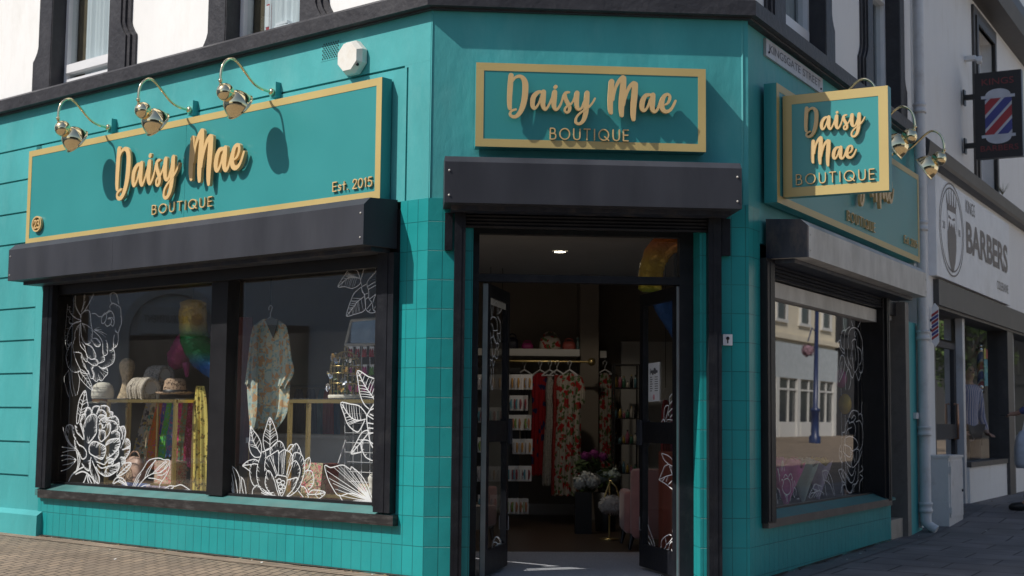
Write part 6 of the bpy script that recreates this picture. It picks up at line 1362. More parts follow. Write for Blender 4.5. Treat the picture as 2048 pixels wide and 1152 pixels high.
# things on the upstairs window sill
fr2 = UPL[1]; u0 = WL.u(543, 30, -.30)
m = MB(); m.wbox(WL, WL.u(540, 30, -.3), WL.u(553, 30, -.3), ZU0 + .02, WL.z(545, 12, -.3), -.25, -.246); m.wbox(WL, WL.u(542, 30, -.3), WL.u(549, 30, -.3), ZU0 + .15, WL.z(545, 15, -.3), -.245, -.242, 1); m.build('box_file', [mat('red_card', (.55, .05, .06), .5), M['vinyl']], None, None, T('red box file standing inside the upstairs window', 'box file'))
m = MB()
for i in range(5): m.box(WL.p(WL.u(582, 30, -.3), ZU0 + .03 + .026 * i, -.225), (.26 - .03 * i, .045, .022), WL.a + .08 * (i % 2))
m.build('paper_stack', M['vinyl'], None, None, T('stack of white papers inside the upstairs window', 'papers'))
# ================================================================== pipes, cabinet and the barber's next door
P = WR.p(WR.u(1848, 800, .09), 0, .09)
t = thing('drainpipe', 'white drainpipe running down between the teal shop and the barber shop', 'drainpipe', Vector((P.x, P.y, .08)), WR.a)
m = MB(); m.tube([Vector((P.x, P.y, .16)), Vector((P.x, P.y, 8.5))], .055, 16); m.build('pipe', M['whitepaint'], t)
for z in (.30, 1.05, 2.0, 3.1, 4.3): m = MB(); m.lathe([(.056, -.05), (.068, -.05), (.068, -.02), (.062, -.015), (.062, .02), (.068, .025), (.068, .05), (.056, .05)], Vector((P.x, P.y, z)), seg=16); m.build('collar', M['whitepaint'], t)
m = MB(); m.tube([Vector((P.x, P.y, .24)), Vector((P.x, P.y, .15)), Vector((P.x, P.y, .11)) + WR.n * .05, Vector((P.x, P.y, .08)) + WR.n * .10], .05, 14); m.build('shoe', M['whitepaint'], t)
for z in (1.2, 2.7): m = MB(); m.wbox(WR, WR.u(1848, 800, .09) - .16, WR.u(1848, 800, .09) - .05, z - .03, z + .03, .0, .05); m.build('bracket', M['whitepaint'], t)
m = MB(); u_ = WR.u(1836, 800, .03); m.tube([WR.p(u_, .1, .03), WR.p(u_, 2.1, .03)], .018, 8); m.build('cable_pipe', mat('rusty_white_pipe', (.42, .36, .32), .6, var=.3, scale=8), None, None, T('thin rusty pipe beside the thick white drainpipe', 'pipe'))
# utility cabinet
cu0 = WR.u(1866, 1052, .05); CP = WR.perp(cu0); co1 = CP.u(1899, 1060); cz0 = max(gz_right(cu0), CP.z(1899, 1061)); cz1 = CP.z(1880, 916); cu1 = WR.u(1926, 1030, co1)
t = thing('utility_cabinet', 'pale grey metal utility cabinet standing on the pavement by the drainpipe', 'utility cabinet', WR.p((cu0 + cu1) / 2, .05, co1 / 2), WR.a)
M['cab'] = mat('pale_grey_cabinet_paint', (.70, .69, .68), .45, var=.08, scale=4, dirt=(.30, .26, .22), dscale=4, damt=.55)
m = MB(); m.wbox(WR, cu0, cu1, cz0 - .02, cz1, .03, co1); m.build('housing', M['cab'], t)
m = MB(); m.wbox(WR, cu0 - .01, cu1 + .01, cz1, cz1 + .025, .02, co1 + .015); m.build('lid', M['cab'], t)
m = MB(); m.wbox(WR, cu0 + .04, cu1 - .03, cz0 + .09, cz1 - .03, co1, co1 + .012); dd = m.build('door', M['cab'], t)
m = MB(); m.lathe([(.014, 0), (.014, .012), (.001, .014)], WR.p(cu1 - .08, (cz0 + cz1) / 2, co1 + .012), WR.n, 12); m.build('lock', M['dkmetal'], dd)
for z in (cz0 + .16, cz1 - .12): m = MB(); m.wbox(WR, cu0 + .005, cu0 + .04, z - .035, z + .035, co1, co1 + .025); m.build('hinge', M['cab'], t)
m = MB(); m.wbox(WR, cu0 - .012, cu1 + .03, cz0 - .25, cz0 - .021, .03, co1 + .03); m.build('concrete_base', M['slabb'], t)

bb = thing('barber_shop_building', 'white rendered building with grey trim housing the barber shop', 'building', WR.p(8, .2), WR.a)
M['bgrey'] = mat('dark_grey_barber_paint', (.075, .07, .068), .5, var=.15, scale=4, dirt=(.15, .14, .13), dscale=4, damt=.4)
UE = 26
bz = .18
m = MB(); wu0, wu1 = WR.u(1951, 150, -.02), WR.u(1984, 150, -.02); wzt = WR.z(1953, 53, -.02)
m.wbox(WR, 5.141, 5.8, -.1, 3.86, -.3, -.01)
m.wbox(WR, 5.8, UE, 2.66, 3.86, -.3, -.012)
m.wbox(WR, 5.141, wu0, 3.86, 8.6, -.35, -.02); m.wbox(WR, wu1, UE, 3.86, 8.6, -.35, -.02); m.wbox(WR, wu0, wu1, wzt, 8.6, -.35, -.02)
m.wbox(WR, 7.62, 10.0, -.1, .62, -.3, -.03); m.wbox(WR, 10.42, UE, -.1, .55, -.3, -.03)
m.build('wall', M['white_wall'], bb)
m = MB(); m.extr([WR.p(5.145, z, o) for o, z in ((-.05, 3.86), (.10, 3.862), (.115, 3.90), (.13, 4.02), (.09, 4.06), (-.05, 4.075))], WR.r * (UE - 5.145)); m.build('cornice', M['bgrey'], bb)
ez = WR.z(2021, 38, .25)
m = MB(); m.extr([WR.p(5.15, z, o) for o, z in ((-.05, ez), (.25, ez + .02), (.30, ez + .2), (.30, ez + .35), (-.05, ez + .36))], WR.r * (UE - 5.15)); m.build('eaves_gutter', M['bgrey'], bb)
m = MB()
for k, (t_, o) in enumerate(((.20, .01), (.09, .03))):
    m.wbox(WR, wu0 - t_, wu0, 4.07, wzt + t_, -.03 + k * .002, o); m.wbox(WR, wu1, wu1 + t_, 4.07, wzt + t_, -.03 + k * .002, o); m.wbox(WR, wu0, wu1, wzt, wzt + t_, -.03 + k * .002, o)
ws = m.build('window', M['bgrey'], bb)
m = MB(); m.wbox(WR, wu0, wu0 + .1, 4.06, wzt, -.26, -.16); m.wbox(WR, wu1 - .1, wu1, 4.06, wzt, -.26, -.16); m.wbox(WR, wu0 + .1, wu1 - .1, 5.0, 5.08, -.26, -.16); m.build('sash_frame', M['white'], ws)
m = MB(); m.face([WR.p(wu0 + .1, 4.06, -.2), WR.p(wu1 - .1, 4.06, -.2), WR.p(wu1 - .1, wzt, -.2), WR.p(wu0 + .1, wzt, -.2)]); m.build('pane', M['glass_up'], ws)
m = MB(); m.wbox(WR, wu0 - .3, wu1 + .3, 3.9, wzt + .3, -1.5, -1.46); m.build('room_behind', M['dim'], ws)
# barber shop front
bzt = (WR.z(1876, 608, .05) + WR.z(2040, 664, .05)) / 2
m = MB(); m.wbox(WR, 5.8, UE, bzt, 2.655, -.25, .05); m.wbox(WR, 5.8, UE, bzt - .03, bzt, -.25, .02)
m.wbox(WR, 10.0, 10.42, -.1, bzt - .03, -.25, .01); m.wbox(WR, 5.801, 5.9, -.1, bzt - .03, -.25, -.02); m.wbox(WR, 7.5, 7.62, -.1, bzt - .03, -.14, -.06, 1)
m.wbox(WR, 7.62, 10.0, .62, .68, -.2, -.01)
bsw = m.build('shop_front', [M['bgrey'], M['whitepaint']], bb)
m = MB(); m.face([WR.p(7.62, .68, -.12), WR.p(10.0, .68, -.12), WR.p(10.0, bzt, -.12), WR.p(7.62, bzt, -.12)]); m.build('pane', M['glass_low'], bsw)
m = MB(); m.face([WR.p(10.42, .55, -.12), WR.p(UE, .55, -.12), WR.p(UE, bzt, -.12), WR.p(10.42, bzt, -.12)]); m.build('pane', M['glass_low'], bsw)
m = MB(); m.wbox(WR, 10.9, 10.98, .55, bzt, -.18, -.08); m.build('mullion', M['whitepaint'], bsw)
m = MB()
m.wbox(WR, 5.9, 6.0, .12, 2.05, -.19, -.14); m.wbox(WR, 7.4, 7.5, .12, 2.05, -.19, -.14); m.wbox(WR, 6.0, 7.4, .12, .36, -.19, -.14); m.wbox(WR, 6.0, 7.4, 1.98, 2.05, -.19, -.14); m.wbox(WR, 6.0, 7.4, .95, 1.12, -.188, -.142)
bd = m.build('door', M['dkwall'], bb); m = MB(); m.face([WR.p(6, .36, -.165), WR.p(7.4, .36, -.165), WR.p(7.4, 1.98, -.165), WR.p(6, 1.98, -.165)]); m.build('pane', M['glass'], bd)
m = MB(); m.tube([WR.p(7.36, .95, -.14), WR.p(7.36, .95, -.10), WR.p(7.36, 1.35, -.10), WR.p(7.36, 1.35, -.14)], .014, 8); m.build('handle', mat('copper_handle', (.5, .28, .18), .3, metal=.8), bd)
m = MB(); m.face([WR.p(5.9, 2.08, -.165), WR.p(7.5, 2.08, -.165), WR.p(7.5, bzt - .03, -.165), WR.p(5.9, bzt - .03, -.165)]); m.build('pane', M['glass'], bsw)
m = MB(); 
m.wbox(WR, 5.14, UE, -.05, .15, -1.9, -.3); m.wbox(WR, 5.14, UE, 0, 3, -1.95, -1.9); m.wbox(WR, 5.14, 5.18, 0, 3, -1.9, -.3); m.wbox(WR, UE, UE + .04, 0, 3, -1.9, -.3); m.wbox(WR, 5.14, UE, 2.9, 3, -1.9, -.3)
m.build('barber_interior', mat('grey_barber_room', (.10, .11, .11), .8), bb)
m = MB(); q = [WR.p(5.2, 8.55, 0), WR.p(UE, 8.55, 0), WR.p(UE, 8.55, -9), WR.p(5.2, 8.55, -9)]; m.face(q); m.face([q[2], q[3], q[3] - Vector((0, 0, 8.5)), q[2] - Vector((0, 0, 8.5))]); m.face([q[1], q[2], q[2] - Vector((0, 0, 8.5)), q[1] - Vector((0, 0, 8.5))]); m.build('roof', M['bgrey'], bb)
# fascia sign
M['bwhite'] = mat('white_sign_panel', (.85, .86, .88), .4, var=.05, dirt=(.5, .49, .47), dscale=2, damt=.3); M['btext'] = mat('taupe_sign_print', (.16, .135, .125), .5)
t = thing('barber_fascia_sign', 'white fascia sign reading BARBERS with a bearded crowned head emblem', 'sign', WR.p(7.6, 2.66), WR.a)
bu0, bu1 = WR.u(1872, 450, .07), WR.u(2019, 520, .07)
m = MB(); m.wbox(WR, bu0, bu1, 2.675, 3.75, -.011, .07); m.build('panel', M['bwhite'], t)
e = .073
m = MB(); tx0, tx1 = WR.u(1933, 490, e), WR.u(2015, 510, e); tz0, tz1 = (WR.z(1934, 505, e) + WR.z(2014, 548, e)) / 2, (WR.z(1934, 446, e) + WR.z(2014, 489, e)) / 2
text_mesh(m, WR, 'BARBERS', tx0, tz0, tx1 - tx0, tz1 - tz0, 0, e, .035); m.build('large_lettering', M['btext'], t)
m = MB(); text_mesh(m, WR, 'KINGS', tx0, tz1 + .10, (tx1 - tx0) * .2, .15, 0, e); text_mesh(m, WR, 'COLERAINE', tx1 - (tx1 - tx0) * .30, tz0 - .26, (tx1 - tx0) * .30, .11, 0, e); m.build('small_lettering', M['btext'], t)
cx, czm = WR.px(1904, 460, e); m = MB(); rx = .5 * (WR.u(1928, 470, e) - WR.u(1880, 450, e))
for rr in (1.0, .90): m.ribbon(WR, [(cx + rx * rr * math.cos(g * math.tau / 48), czm + .51 * rr * math.sin(g * math.tau / 48), .018) for g in range(49)], 0, e, 0, 0, True, False)
fw = rx * .36
beard = [(-1, .02), (-.9, -.02), (-.55, .12), (-.3, .05), (0, .10), (.3, .05), (.55, .12), (.9, -.02), (1, .02), (.98, -.18), (.7, -.34), (.3, -.45), (0, -.48), (-.3, -.45), (-.7, -.34), (-.98, -.18)]
for q in (beard,): m.mesh([WR.p(cx + x * fw, czm - .02 + z * .95, e) for x, z in q], [(0, 1, 15), (1, 2, 14, 15), (2, 3, 13, 14), (3, 4, 12, 13), (4, 5, 11, 12), (5, 6, 10, 11), (6, 7, 9, 10), (7, 8, 9)])
m.mesh([WR.p(cx + x * fw, czm + z, e) for x, z in ((-1, .20), (1, .20), (1.02, .27), (-1.02, .27))], [(0, 1, 2, 3)])
for i in range(5): x = (-1 + .5 * i) * fw; m.mesh([WR.p(cx + x - .03, czm + .27, e), WR.p(cx + x + .03, czm + .27, e), WR.p(cx + x * 1.15, czm + .44 + .03 * (2 - abs(i - 2)), e)], [(0, 1, 2)])
for s in (-1, 1):
    m.mesh([WR.p(cx + s * .15 * fw, czm + .11, e), WR.p(cx + s * .75 * fw, czm + .12, e), WR.p(cx + s * .7 * fw, czm + .15, e), WR.p(cx + s * .2 * fw, czm + .13, e)], [(0, 1, 2, 3)])
    m.ribbon(WR, [(cx + s * fw, czm + .2, .012), (cx + s * fw * 1.02, czm, .012)], 0, e, 0, 0, True, False)
text_mesh(m, WR, '20', cx - rx * .75, czm - .03, rx * .2, .08, 0, e); text_mesh(m, WR, '18', cx + rx * .52, czm - .03, rx * .2, .08, 0, e)
m.build('emblem', M['btext'], t)
# projecting barber sign
bu = WR.u(1925, 187, 0); BP = WR.perp(bu)
o0, o1 = BP.u(1950, 235), BP.u(2044, 225); z1, z0 = (BP.z(1950, 150) + BP.z(2044, 135)) / 2, (BP.z(1950, 321) + BP.z(2044, 309)) / 2
t = thing('barber_hanging_sign', 'black projecting sign with a red and blue striped barber pole, reading KINGS BARBERS', 'sign', BP.p((o0 + o1) / 2, z0), BP.a)
m = MB(); m.wbox(BP, o0, o1, z0, z1, -.10, 0); m.build('panel', mat('black_sign_panel', (.015, .014, .017), .35), t)
M['pwhite'] = mat('pale_blue_white_print', (.50, .53, .60), .5); M['pred'] = mat('red_print', (.34, .035, .045), .5); M['pblue'] = mat('blue_print', (.05, .06, .25), .5); M['dred'] = mat('dark_red_letters', (.20, .03, .035), .5)
W_, H_ = o1 - o0, z1 - z0; f = lambda a, b: (o0 + W_ * a, z0 + H_ * b)
m = MB(); e = .004
def band_(lo, hi, ms):
    """slanted stripe clipped to the pole's rectangle"""
    xa, xb, ya, yb, sl = .22, .79, .27, .69, .55 * .57
    poly = [(xa, lo), (xb, lo + sl), (xb, hi + sl), (xa, hi)]
    for side, v in ((0, ya), (1, yb)):
        out = []
        for i in range(len(poly)):
            p, q = poly[i], poly[(i + 1) % len(poly)]; ip = p[1] >= v if side == 0 else p[1] <= v; iq = q[1] >= v if side == 0 else q[1] <= v
            if ip: out.append(p)
            if ip != iq: s = (v - p[1]) / (q[1] - p[1]); out.append((p[0] + (q[0] - p[0]) * s, v))
        poly = out
        if not poly: return
    m.mesh([BP.p(*f(*p), e + .0005 * (ms > 0)) for p in poly], [tuple(range(len(poly)))], ms)
m.mesh([BP.p(*f(a, b), .002) for a, b in ((.22, .27), (.79, .27), (.79, .69), (.22, .69))], [(0, 1, 2, 3)], 0)
for i, y in enumerate([-.16 + .165 * j for j in range(6)]): band_(y, y + .125, 1 + (i % 2))
for b0, sg in ((.69, 1), (.27, -1)):
    q = [(.14, b0), (.86, b0), (.86, b0 + .035 * sg), (.14, b0 + .035 * sg)]; m.mesh([BP.p(*f(*p), e) for p in q], [(0, 1, 2, 3)], 0)
    q = [(.5 + .27 * math.cos(math.pi * j / 12), b0 + sg * (.035 + .075 * math.sin(math.pi * j / 12))) for j in range(13)]; m.mesh([BP.p(*f(*p), e) for p in q], [tuple(range(13))], 0)
m.build('pole_print', [M['pwhite'], M['pred'], M['pblue']], t)
m = MB(); text_mesh(m, BP, 'KINGS', *f(.16, .85), W_ * .68, H_ * .075, 0, e); m.build('lettering', M['dred'], t); m = MB(); text_mesh(m, BP, 'BARBERS', *f(.11, .08), W_ * .80, H_ * .065, 0, e); m.build('lettering', M['dred'], t)
for y in (.74, .17): m = MB(); m.wbox(BP, 0, o0, z0 + H_ * y - .03, z0 + H_ * y + .03, -.07, -.03); m.wbox(BP, 0, .02, z0 + H_ * y - .09, z0 + H_ * y + .09, -.1, 0); m.build('bracket', M['dkmetal'], t)
# small flat barber pole board
u_ = WR.u(1862, 650, .0); SP = WR.perp(u_); a0, a1 = SP.u(1863, 650), SP.u(1877, 650); z1, z0 = SP.z(1868, 606), SP.z(1868, 694); t = thing('barber_pole_board', 'small flat red, white and blue barber pole board beside the drainpipe', 'sign', SP.p(a0, z0), SP.a)
m = MB(); q = [(a0, z0 + .05), ((a0 + a1) / 2, z0), (a1, z0 + .05), (a1, z1 - .05), ((a0 + a1) / 2, z1), (a0, z1 - .05)]; m.prism(SP, q, -.02, 0); m.build('board', M['white'], t)
m = MB(); n = 7
for i in range(n): zz_ = z0 + .07 + (z1 - z0 - .18) * i / n; h = (z1 - z0 - .14) / n * .62; m.mesh([SP.p(a0, zz_, .003), SP.p(a1, zz_ + .05, .003), SP.p(a1, zz_ + h + .05, .003), SP.p(a0, zz_ + h, .003)], [(0, 1, 2, 3)], i % 2)
m.build('stripes', [M['pred'], M['pblue']], t); 
for zz_ in (z0 + .18, z1 - .18): m = MB(); m.wbox(SP, -.02, a0, zz_ - .015, zz_ + .015, -.02, 0); m.build('bracket', M['dkmetal'], t)
# glass barber pole inside the window
P = pt(WR, 1960, 700, -.35); M['chrome'] = mat('chrome', (.7, .7, .7), .1, metal=1)
t = thing('barber_pole', 'chrome ended striped barber pole hanging inside the barber window', 'barber pole', P, WR.a); k = mpp(P)
m = MB(); L_ = [(0, 8), (3, 8.5), (8, 7), (12, 7.5)]
for s, zc_ in ((1, P.z + 8 * k), (-1, P.z - 82 * k)):
    m = MB(); m.ball(Vector((P.x, P.y, zc_)), 7 * k, 14, 0, 1.1); m.lathe([(8 * k, -3 * k), (8.5 * k, 0), (8 * k, 3 * k)], Vector((P.x, P.y, zc_ - s * 8 * k)), seg=16); m.build('chrome_end', M['chrome'], t)
mt, N, Pn = nt('barber_stripes'); wv = N.nodes.new('ShaderNodeTexWave'); wv.inputs['Scale'].default_value = 2.4; wv.bands_direction = 'DIAGONAL'; tc = N.nodes.new('ShaderNodeTexCoord'); N.links.new(tc.outputs['Object'], wv.inputs['Vector']); r = N.nodes.new('ShaderNodeValToRGB'); r.color_ramp.interpolation = 'CONSTANT'
r.color_ramp.elements[0].color = (.4, .03, .04, 1); r.color_ramp.elements[1].color = (.04, .07, .3, 1); r.color_ramp.elements[1].position = .66; el = r.color_ramp.elements.new(.33); el.color = (.55, .55, .5, 1); N.links.new(wv.outputs['Fac'], r.inputs[0]); N.links.new(r.outputs[0], Pn.inputs['Base Color'])
m = MB(); m.tube([Vector((P.x, P.y, P.z)), Vector((P.x, P.y, P.z - 74 * k))], 6.5 * k, 16); m.build('striped_tube', mt, t)
m = MB(); m.tube([Vector((P.x, P.y, P.z + 14 * k)), Vector((P.x, P.y, 2.9))], .006, 6); m.tube([Vector((P.x, P.y, P.z - 88 * k)), Vector((P.x, P.y, P.z - 190 * k))], .005, 6); m.build('cord', M['dkmetal'], t)
q = pt(WR, 1972, 745, -.14); m = MB(); m.box(q, (.22, .002, .34), WR.a); sk = m.build('window_sticker', mat('sky_blue_paper', (.05, .35, .45), .5), None, None, T('sky blue sticker inside the barber window', 'sticker')); m = MB(); m.box(q + Vector((0, 0, .24)) - WR.r * .05, (.11, .002, .14), WR.a); m.build('window_sticker', mat('yellow_paper', (.6, .5, .05), .5), None, None, T('yellow sticker above the blue one in the barber window', 'sticker'))
m = MB(); m.box(q + Vector((0, 0, .24)) + WR.r * .08, (.10, .002, .12), WR.a); m.build('window_sticker', mat('red_paper', (.5, .05, .05), .5), None, None, T('red sticker beside the yellow one in the barber window', 'sticker'))
# weed on the cornice
P = WR.p(WR.u(2006, 375, .1), 4.07, .09); m = MB(); rng = random.Random(4)
for i in range(26): d = Vector((rng.uniform(-.5, .5), rng.uniform(-.5, .5), 1)).normalized() * rng.uniform(.08, .22); a = d.orthogonal().normalized() * .006; m.mesh([P - a, P + a, P + d * .6 + a * .6 + Vector((d.x, d.y, 0)) * .2, P + d + Vector((d.x, d.y, 0)) * .5], [(0, 1, 2, 3)])
m.build('weed', mat('dry_weed', (.14, .13, .06), .8), None, P, T('tuft of dry weeds growing on the barber shop cornice', 'weed'))
m = MB(); P = WR.p(WR.u(1942, 117, .05), WR.z(1942, 117, .05), -.02); m.box(P + WR.n * .06, (.10, .14, .05), WR.a); m.lathe([(.045, 0), (.05, .05), (.02, .06)], P + WR.n * .14 - Vector((0, 0, .03)), WR.n, 14); m.build('security_camera', M['white'], None, None, T('small white security camera on the barber shop upper wall', 'camera'))

# ================================================================== people
def skin_mesh(joints, edges, m_, name, parent, root=0, sub=2):
    me = bpy.data.meshes.new(name); inv = WM[parent.name].inverted()
    me.from_pydata([inv @ Vector(j[:3]) for j in joints], edges, [])
    o = bpy.data.objects.new(name, me); COL.objects.link(o); o.parent = parent; WM[o.name] = WM[parent.name]
    sm = o.modifiers.new('skin', 'SKIN'); sv = me.skin_vertices[0].data
    for i, j in enumerate(joints): sv[i].radius = (j[3], j[4] if len(j) > 4 else j[3]); sv[i].use_root = (i == root)
    sm.use_smooth_shade = True; s2 = o.modifiers.new('sub', 'SUBSURF'); s2.levels = s2.render_levels = sub
    bpy.context.view_layer.update(); ev = o.evaluated_get(bpy.context.evaluated_depsgraph_get()); nm = bpy.data.meshes.new_from_object(ev)
    o.modifiers.clear(); o.data = nm; nm.materials.clear(); nm.materials.append(m_); return o
def person(base, rz, label, shirt, trousers, hair, hands, H=1.72, stride=0.0, hem=.86):
    """standing figure; hands: two (right, forward, up) offsets in body axes, metres"""
    t = thing('person', label, 'person', base, rz); F = Matrix.Rotation(rz, 3, 'Z'); s = H / 1.72
    def w(x, y, z): return base + F @ Vector((x, y, z)) * s
    def J(x, y, z, a, b=None): v = w(x, y, z); return (v.x, v.y, v.z, a * s, (b or a) * s)
    S = [(-.19, 0, 1.40), (.19, 0, 1.40)]
    jt = [J(0,0,.95,.145,.10), J(0,.0,1.10,.13,.095), J(0,.01,1.28,.155,.105), J(0,.01,1.42,.10,.075), J(0,.02,1.50,.052), J(0,.035,1.58,.072,.085), J(0,.03,1.66,.075,.09), J(0,.02,1.715,.05,.06)]
    ed = [(i, i + 1) for i in range(7)]
    for sg, st in ((-1, stride), (1, -stride)):
        b = len(jt); jt += [J(sg*.095,0,.88,.088), J(sg*.10,st*.4+.02,.50,.058), J(sg*.10,st,.10,.038), J(sg*.105,st+.06,.045,.04,.03), J(sg*.11,st+.16,.035,.035,.022)]; ed += [(0, b), (b, b + 1), (b + 1, b + 2), (b + 2, b + 3), (b + 3, b + 4)]
    arms = []
    for sg, h in zip((-1, 1), hands):
        hx, hy, hz = h; sx, sy, sz = sg * .19, 0, 1.40; ex, ey, ez = (sx + hx) / 2 + sg * .05, (sy + hy) / 2 - .06, (sz + hz) / 2 - .07
        b = len(jt); jt += [J(sx,sy,sz,.058), J(ex,ey,ez,.042), J(hx,hy,hz,.028), J(hx*.97,hy+.05,hz-.01,.036,.022)]; ed += [(3, b), (b, b + 1), (b + 1, b + 2), (b + 2, b + 3)]; arms.append(b)
        for f_ in range(4):
            c = len(jt); o = (f_ - 1.5) * .017; jt += [J(hx*.97+o,hy+.085,hz-.012,.009), J(hx*.97+o,hy+.12-.006*abs(f_-1.5),hz-.035,.008)]; ed += [(b + 3, c), (c, c + 1)]
        c = len(jt); jt += [J(hx*.97-sg*.03,hy+.05,hz+.012,.010), J(hx*.97-sg*.038,hy+.085,hz+.008,.008)]; ed += [(b + 3, c), (c, c + 1)]
    M['skinc'] = M.get('skinc') or mat('skin', (.42, .25, .18), .55)
    body = skin_mesh(jt, ed, M['skinc'], 'body', t, 0, 1)
    k = 1.14
    tj = [J(0,0,hem,.155*k,.11*k), J(0,0,1.10,.14*k,.10*k), J(0,.01,1.28,.158*k,.108*k), J(0,.01,1.42,.10*k,.08*k), J(0,.015,1.455,.065,.06)]; te = [(0,1),(1,2),(2,3),(3,4)]
    for b in arms:
        c = len(tj)
        for q in (0, 1): v = jt[b + q]; tj.append((v[0], v[1], v[2], v[3] * 1.25))
        v, v1 = Vector(jt[b + 1][:3]), Vector(jt[b + 2][:3]); p = v.lerp(v1, .85); tj.append((*p, .04 * s)); te += [(3, c), (c, c + 1), (c + 1, c + 2)]
    skin_mesh(tj, te, shirt, 'shirt', t, 0, 1)
    lj = [J(0,0,.93,.15,.11)]; le = []
    for q in (8, 13):
        c = len(lj); lj += [(*jt[q][:3], .105 * s), (*jt[q + 1][:3], .075 * s), (*jt[q + 2][:3], .062 * s)]; le += [(0, c), (c, c + 1), (c + 1, c + 2)]
    skin_mesh(lj, le, trousers, 'trousers', t, 0, 1)
    for q in (10, 15):
        mb = MB(); a, b_ = Vector(jt[q + 1][:3]), Vector(jt[q + 2][:3]); mb.tube([a - Vector((0, 0, .005)) - (b_ - a) * .5, a, b_, b_ + (b_ - a) * .35], [.03, .052, .045, .02], 12); mb.build('shoe', M['dkmetal'], t)
    mb = MB(); c = w(0, -.0, 1.665); mb.ball(c + F @ Vector((0, -.012, .02)), .098 * s, 18, 0, 1.1, sx=.92, sy=1.0); mb.build('hair', hair, t)
    fc = w(0, .115, 1.62)
    mb = MB(); mb.ball(fc + Vector((0, 0, -.005)), .014, 8); mb.build('nose', M['skinc'], t)
    for sg in (-1, 1): mb = MB(); mb.ball(w(sg * .033, .108, 1.645), .011, 8); mb.build('eye', M['dkmetal'], t)
    mb = MB(); mb.tube([w(-.025, .112, 1.578), w(.025, .112, 1.578)], .005, 6); mb.build('mouth', mat('lips', (.35, .12, .1), .5), t)
    return t
mt, N, Pn = nt('blue_striped_shirt'); wv = N.nodes.new('ShaderNodeTexWave'); wv.bands_direction = 'X'; wv.inputs['Scale'].default_value = 9; wv.inputs['Distortion'].default_value = .6; tc = N.nodes.new('ShaderNodeTexCoord'); N.links.new(tc.outputs['Object'], wv.inputs['Vector'])
r = N.nodes.new('ShaderNodeValToRGB'); r.color_ramp.elements[0].color = (.13, .17, .34, 1); r.color_ramp.elements[1].color = (.55, .50, .56, 1); r.color_ramp.elements[0].position, r.color_ramp.elements[1].position = .6, .75; N.links.new(wv.outputs['Fac'], r.inputs[0]); N.links.new(r.outputs[0], Pn.inputs['Base Color']); Pn.inputs['Roughness'].default_value = .85
stripe = mt
P = pt(WR, 1937, 960, -.34); person(Vector((P.x, P.y, .155)), WR.a + 2.6, 'person in a blue striped shirt standing behind the barber window', stripe, mat('dark_trousers', (.02, .02, .025), .8), mat('dark_hair', (.015, .012, .01), .6), ((-.24, .10, .84), (.24, .12, .86)), hem=.72)
M['denimp'] = mat('pale_grey_gown', (.30, .32, .36), .8)
p2 = Vector((5.93, 15.75, 0)); u2, o2 = WR.uv_of(p2); p2.z = gz_right(u2) - .01
t = person(p2, math.radians(60), 'person walking in at the right edge in blue with a phone held out', floral('blue_top_cloth', (.10, .13, .30), [(.4, .1, .14)], 30, .8, .25), mat('black_jeans', (.015, .015, .018), .8), mat('brown_hair', (.06, .035, .02), .6), ((-.17, .30, 1.06), (.22, .10, .90)), stride=.22)
hp = p2 + Matrix.Rotation(math.radians(60), 3, 'Z') @ Vector((-.18, .42, 1.04)); m = MB(); m.box(hp, (.15, .075, .01), math.radians(60)); m.build('phone', M['dkmetal'], None, None, T('dark phone held out by the person at the right edge', 'phone'))
c = p2 + Matrix.Rotation(math.radians(60), 3, 'Z') @ Vector((-.30, .16, .47)); t = thing('carrier_bag', 'pale blue grey carrier bag hanging beside the walking person', 'bag', c, 0); m = MB(); bag_shape(m, c, .30, .42, .16, 0, D0(c.y)); m.build('body', mat('pale_plastic_bag', (.40, .45, .52), .4, var=.15, scale=9, bump=.5, bscale=14), t)
m = MB(); m.tube([c + Vector((-.06, 0, .40)), c + Vector((-.03, 0, .52)), c + Vector((.03, 0, .52)), c + Vector((.06, 0, .40))], .008, 6); m.build('handle', M['hang'], t)

# ================================================================== the streets around (seen in the glass)
KO = Pl(tuple((WR.p(0, 0, 14))[:2]), math.atan2(-WR.r.y, -WR.r.x))        # faces the side wall; its u runs the other way
def kb(u): return -u
def far_building(name, label, pl, u0, u1, H, wallm, floors, shop=None, base=0.1, depth=8, ww=1.1, wh=1.7, gap=2.6, z1=4.7, trim=None):
    t = thing(name, label, 'building', pl.p((u0 + u1) / 2, base), pl.a); m = MB(); ops = []
    n = max(1, int((u1 - u0) / gap)); st = (u1 - u0) / n
    m.wbox(pl, u0, u1, base - .5, H, -depth, 0); m.wbox(pl, u0, u1, H, H + .3, -.3, .25); m.wbox(pl, u0, u1, z1 - .75, z1 - .55, 0, .18); m.build('wall', wallm, t)
    k = 0
    for f_ in range(floors):
        for i in range(n):
            c = u0 + st * (i + .5); zb = z1 + f_ * 3.0; m = MB()
            for a0, a1, b0, b1 in ((c - ww / 2 - .12, c - ww / 2, zb, zb + wh), (c + ww / 2, c + ww / 2 + .12, zb, zb + wh), (c - ww / 2 - .12, c + ww / 2 + .12, zb + wh, zb + wh + .18), (c - ww / 2 - .2, c + ww / 2 + .2, zb - .12, zb)): m.wbox(pl, a0, a1, b0, b1, 0, .09)
            w_ = m.build('window', trim or M['wp'], t); m = MB(); m.wbox(pl, c - ww / 2, c + ww / 2, zb, zb + wh, 0, .02); m.build('pane', M['farglass'], w_)
    return t
M['farglass'] = mat('dark_far_glass', (.03, .035, .04), .08); M['sand'] = mat('cream_render', (.70, .63, .49), .8, var=.06, scale=1); M['fasc'] = mat('pale_blue_fascia', (.50, .54, .56), .5)
ka, kc = kb(50.75), kb(30)
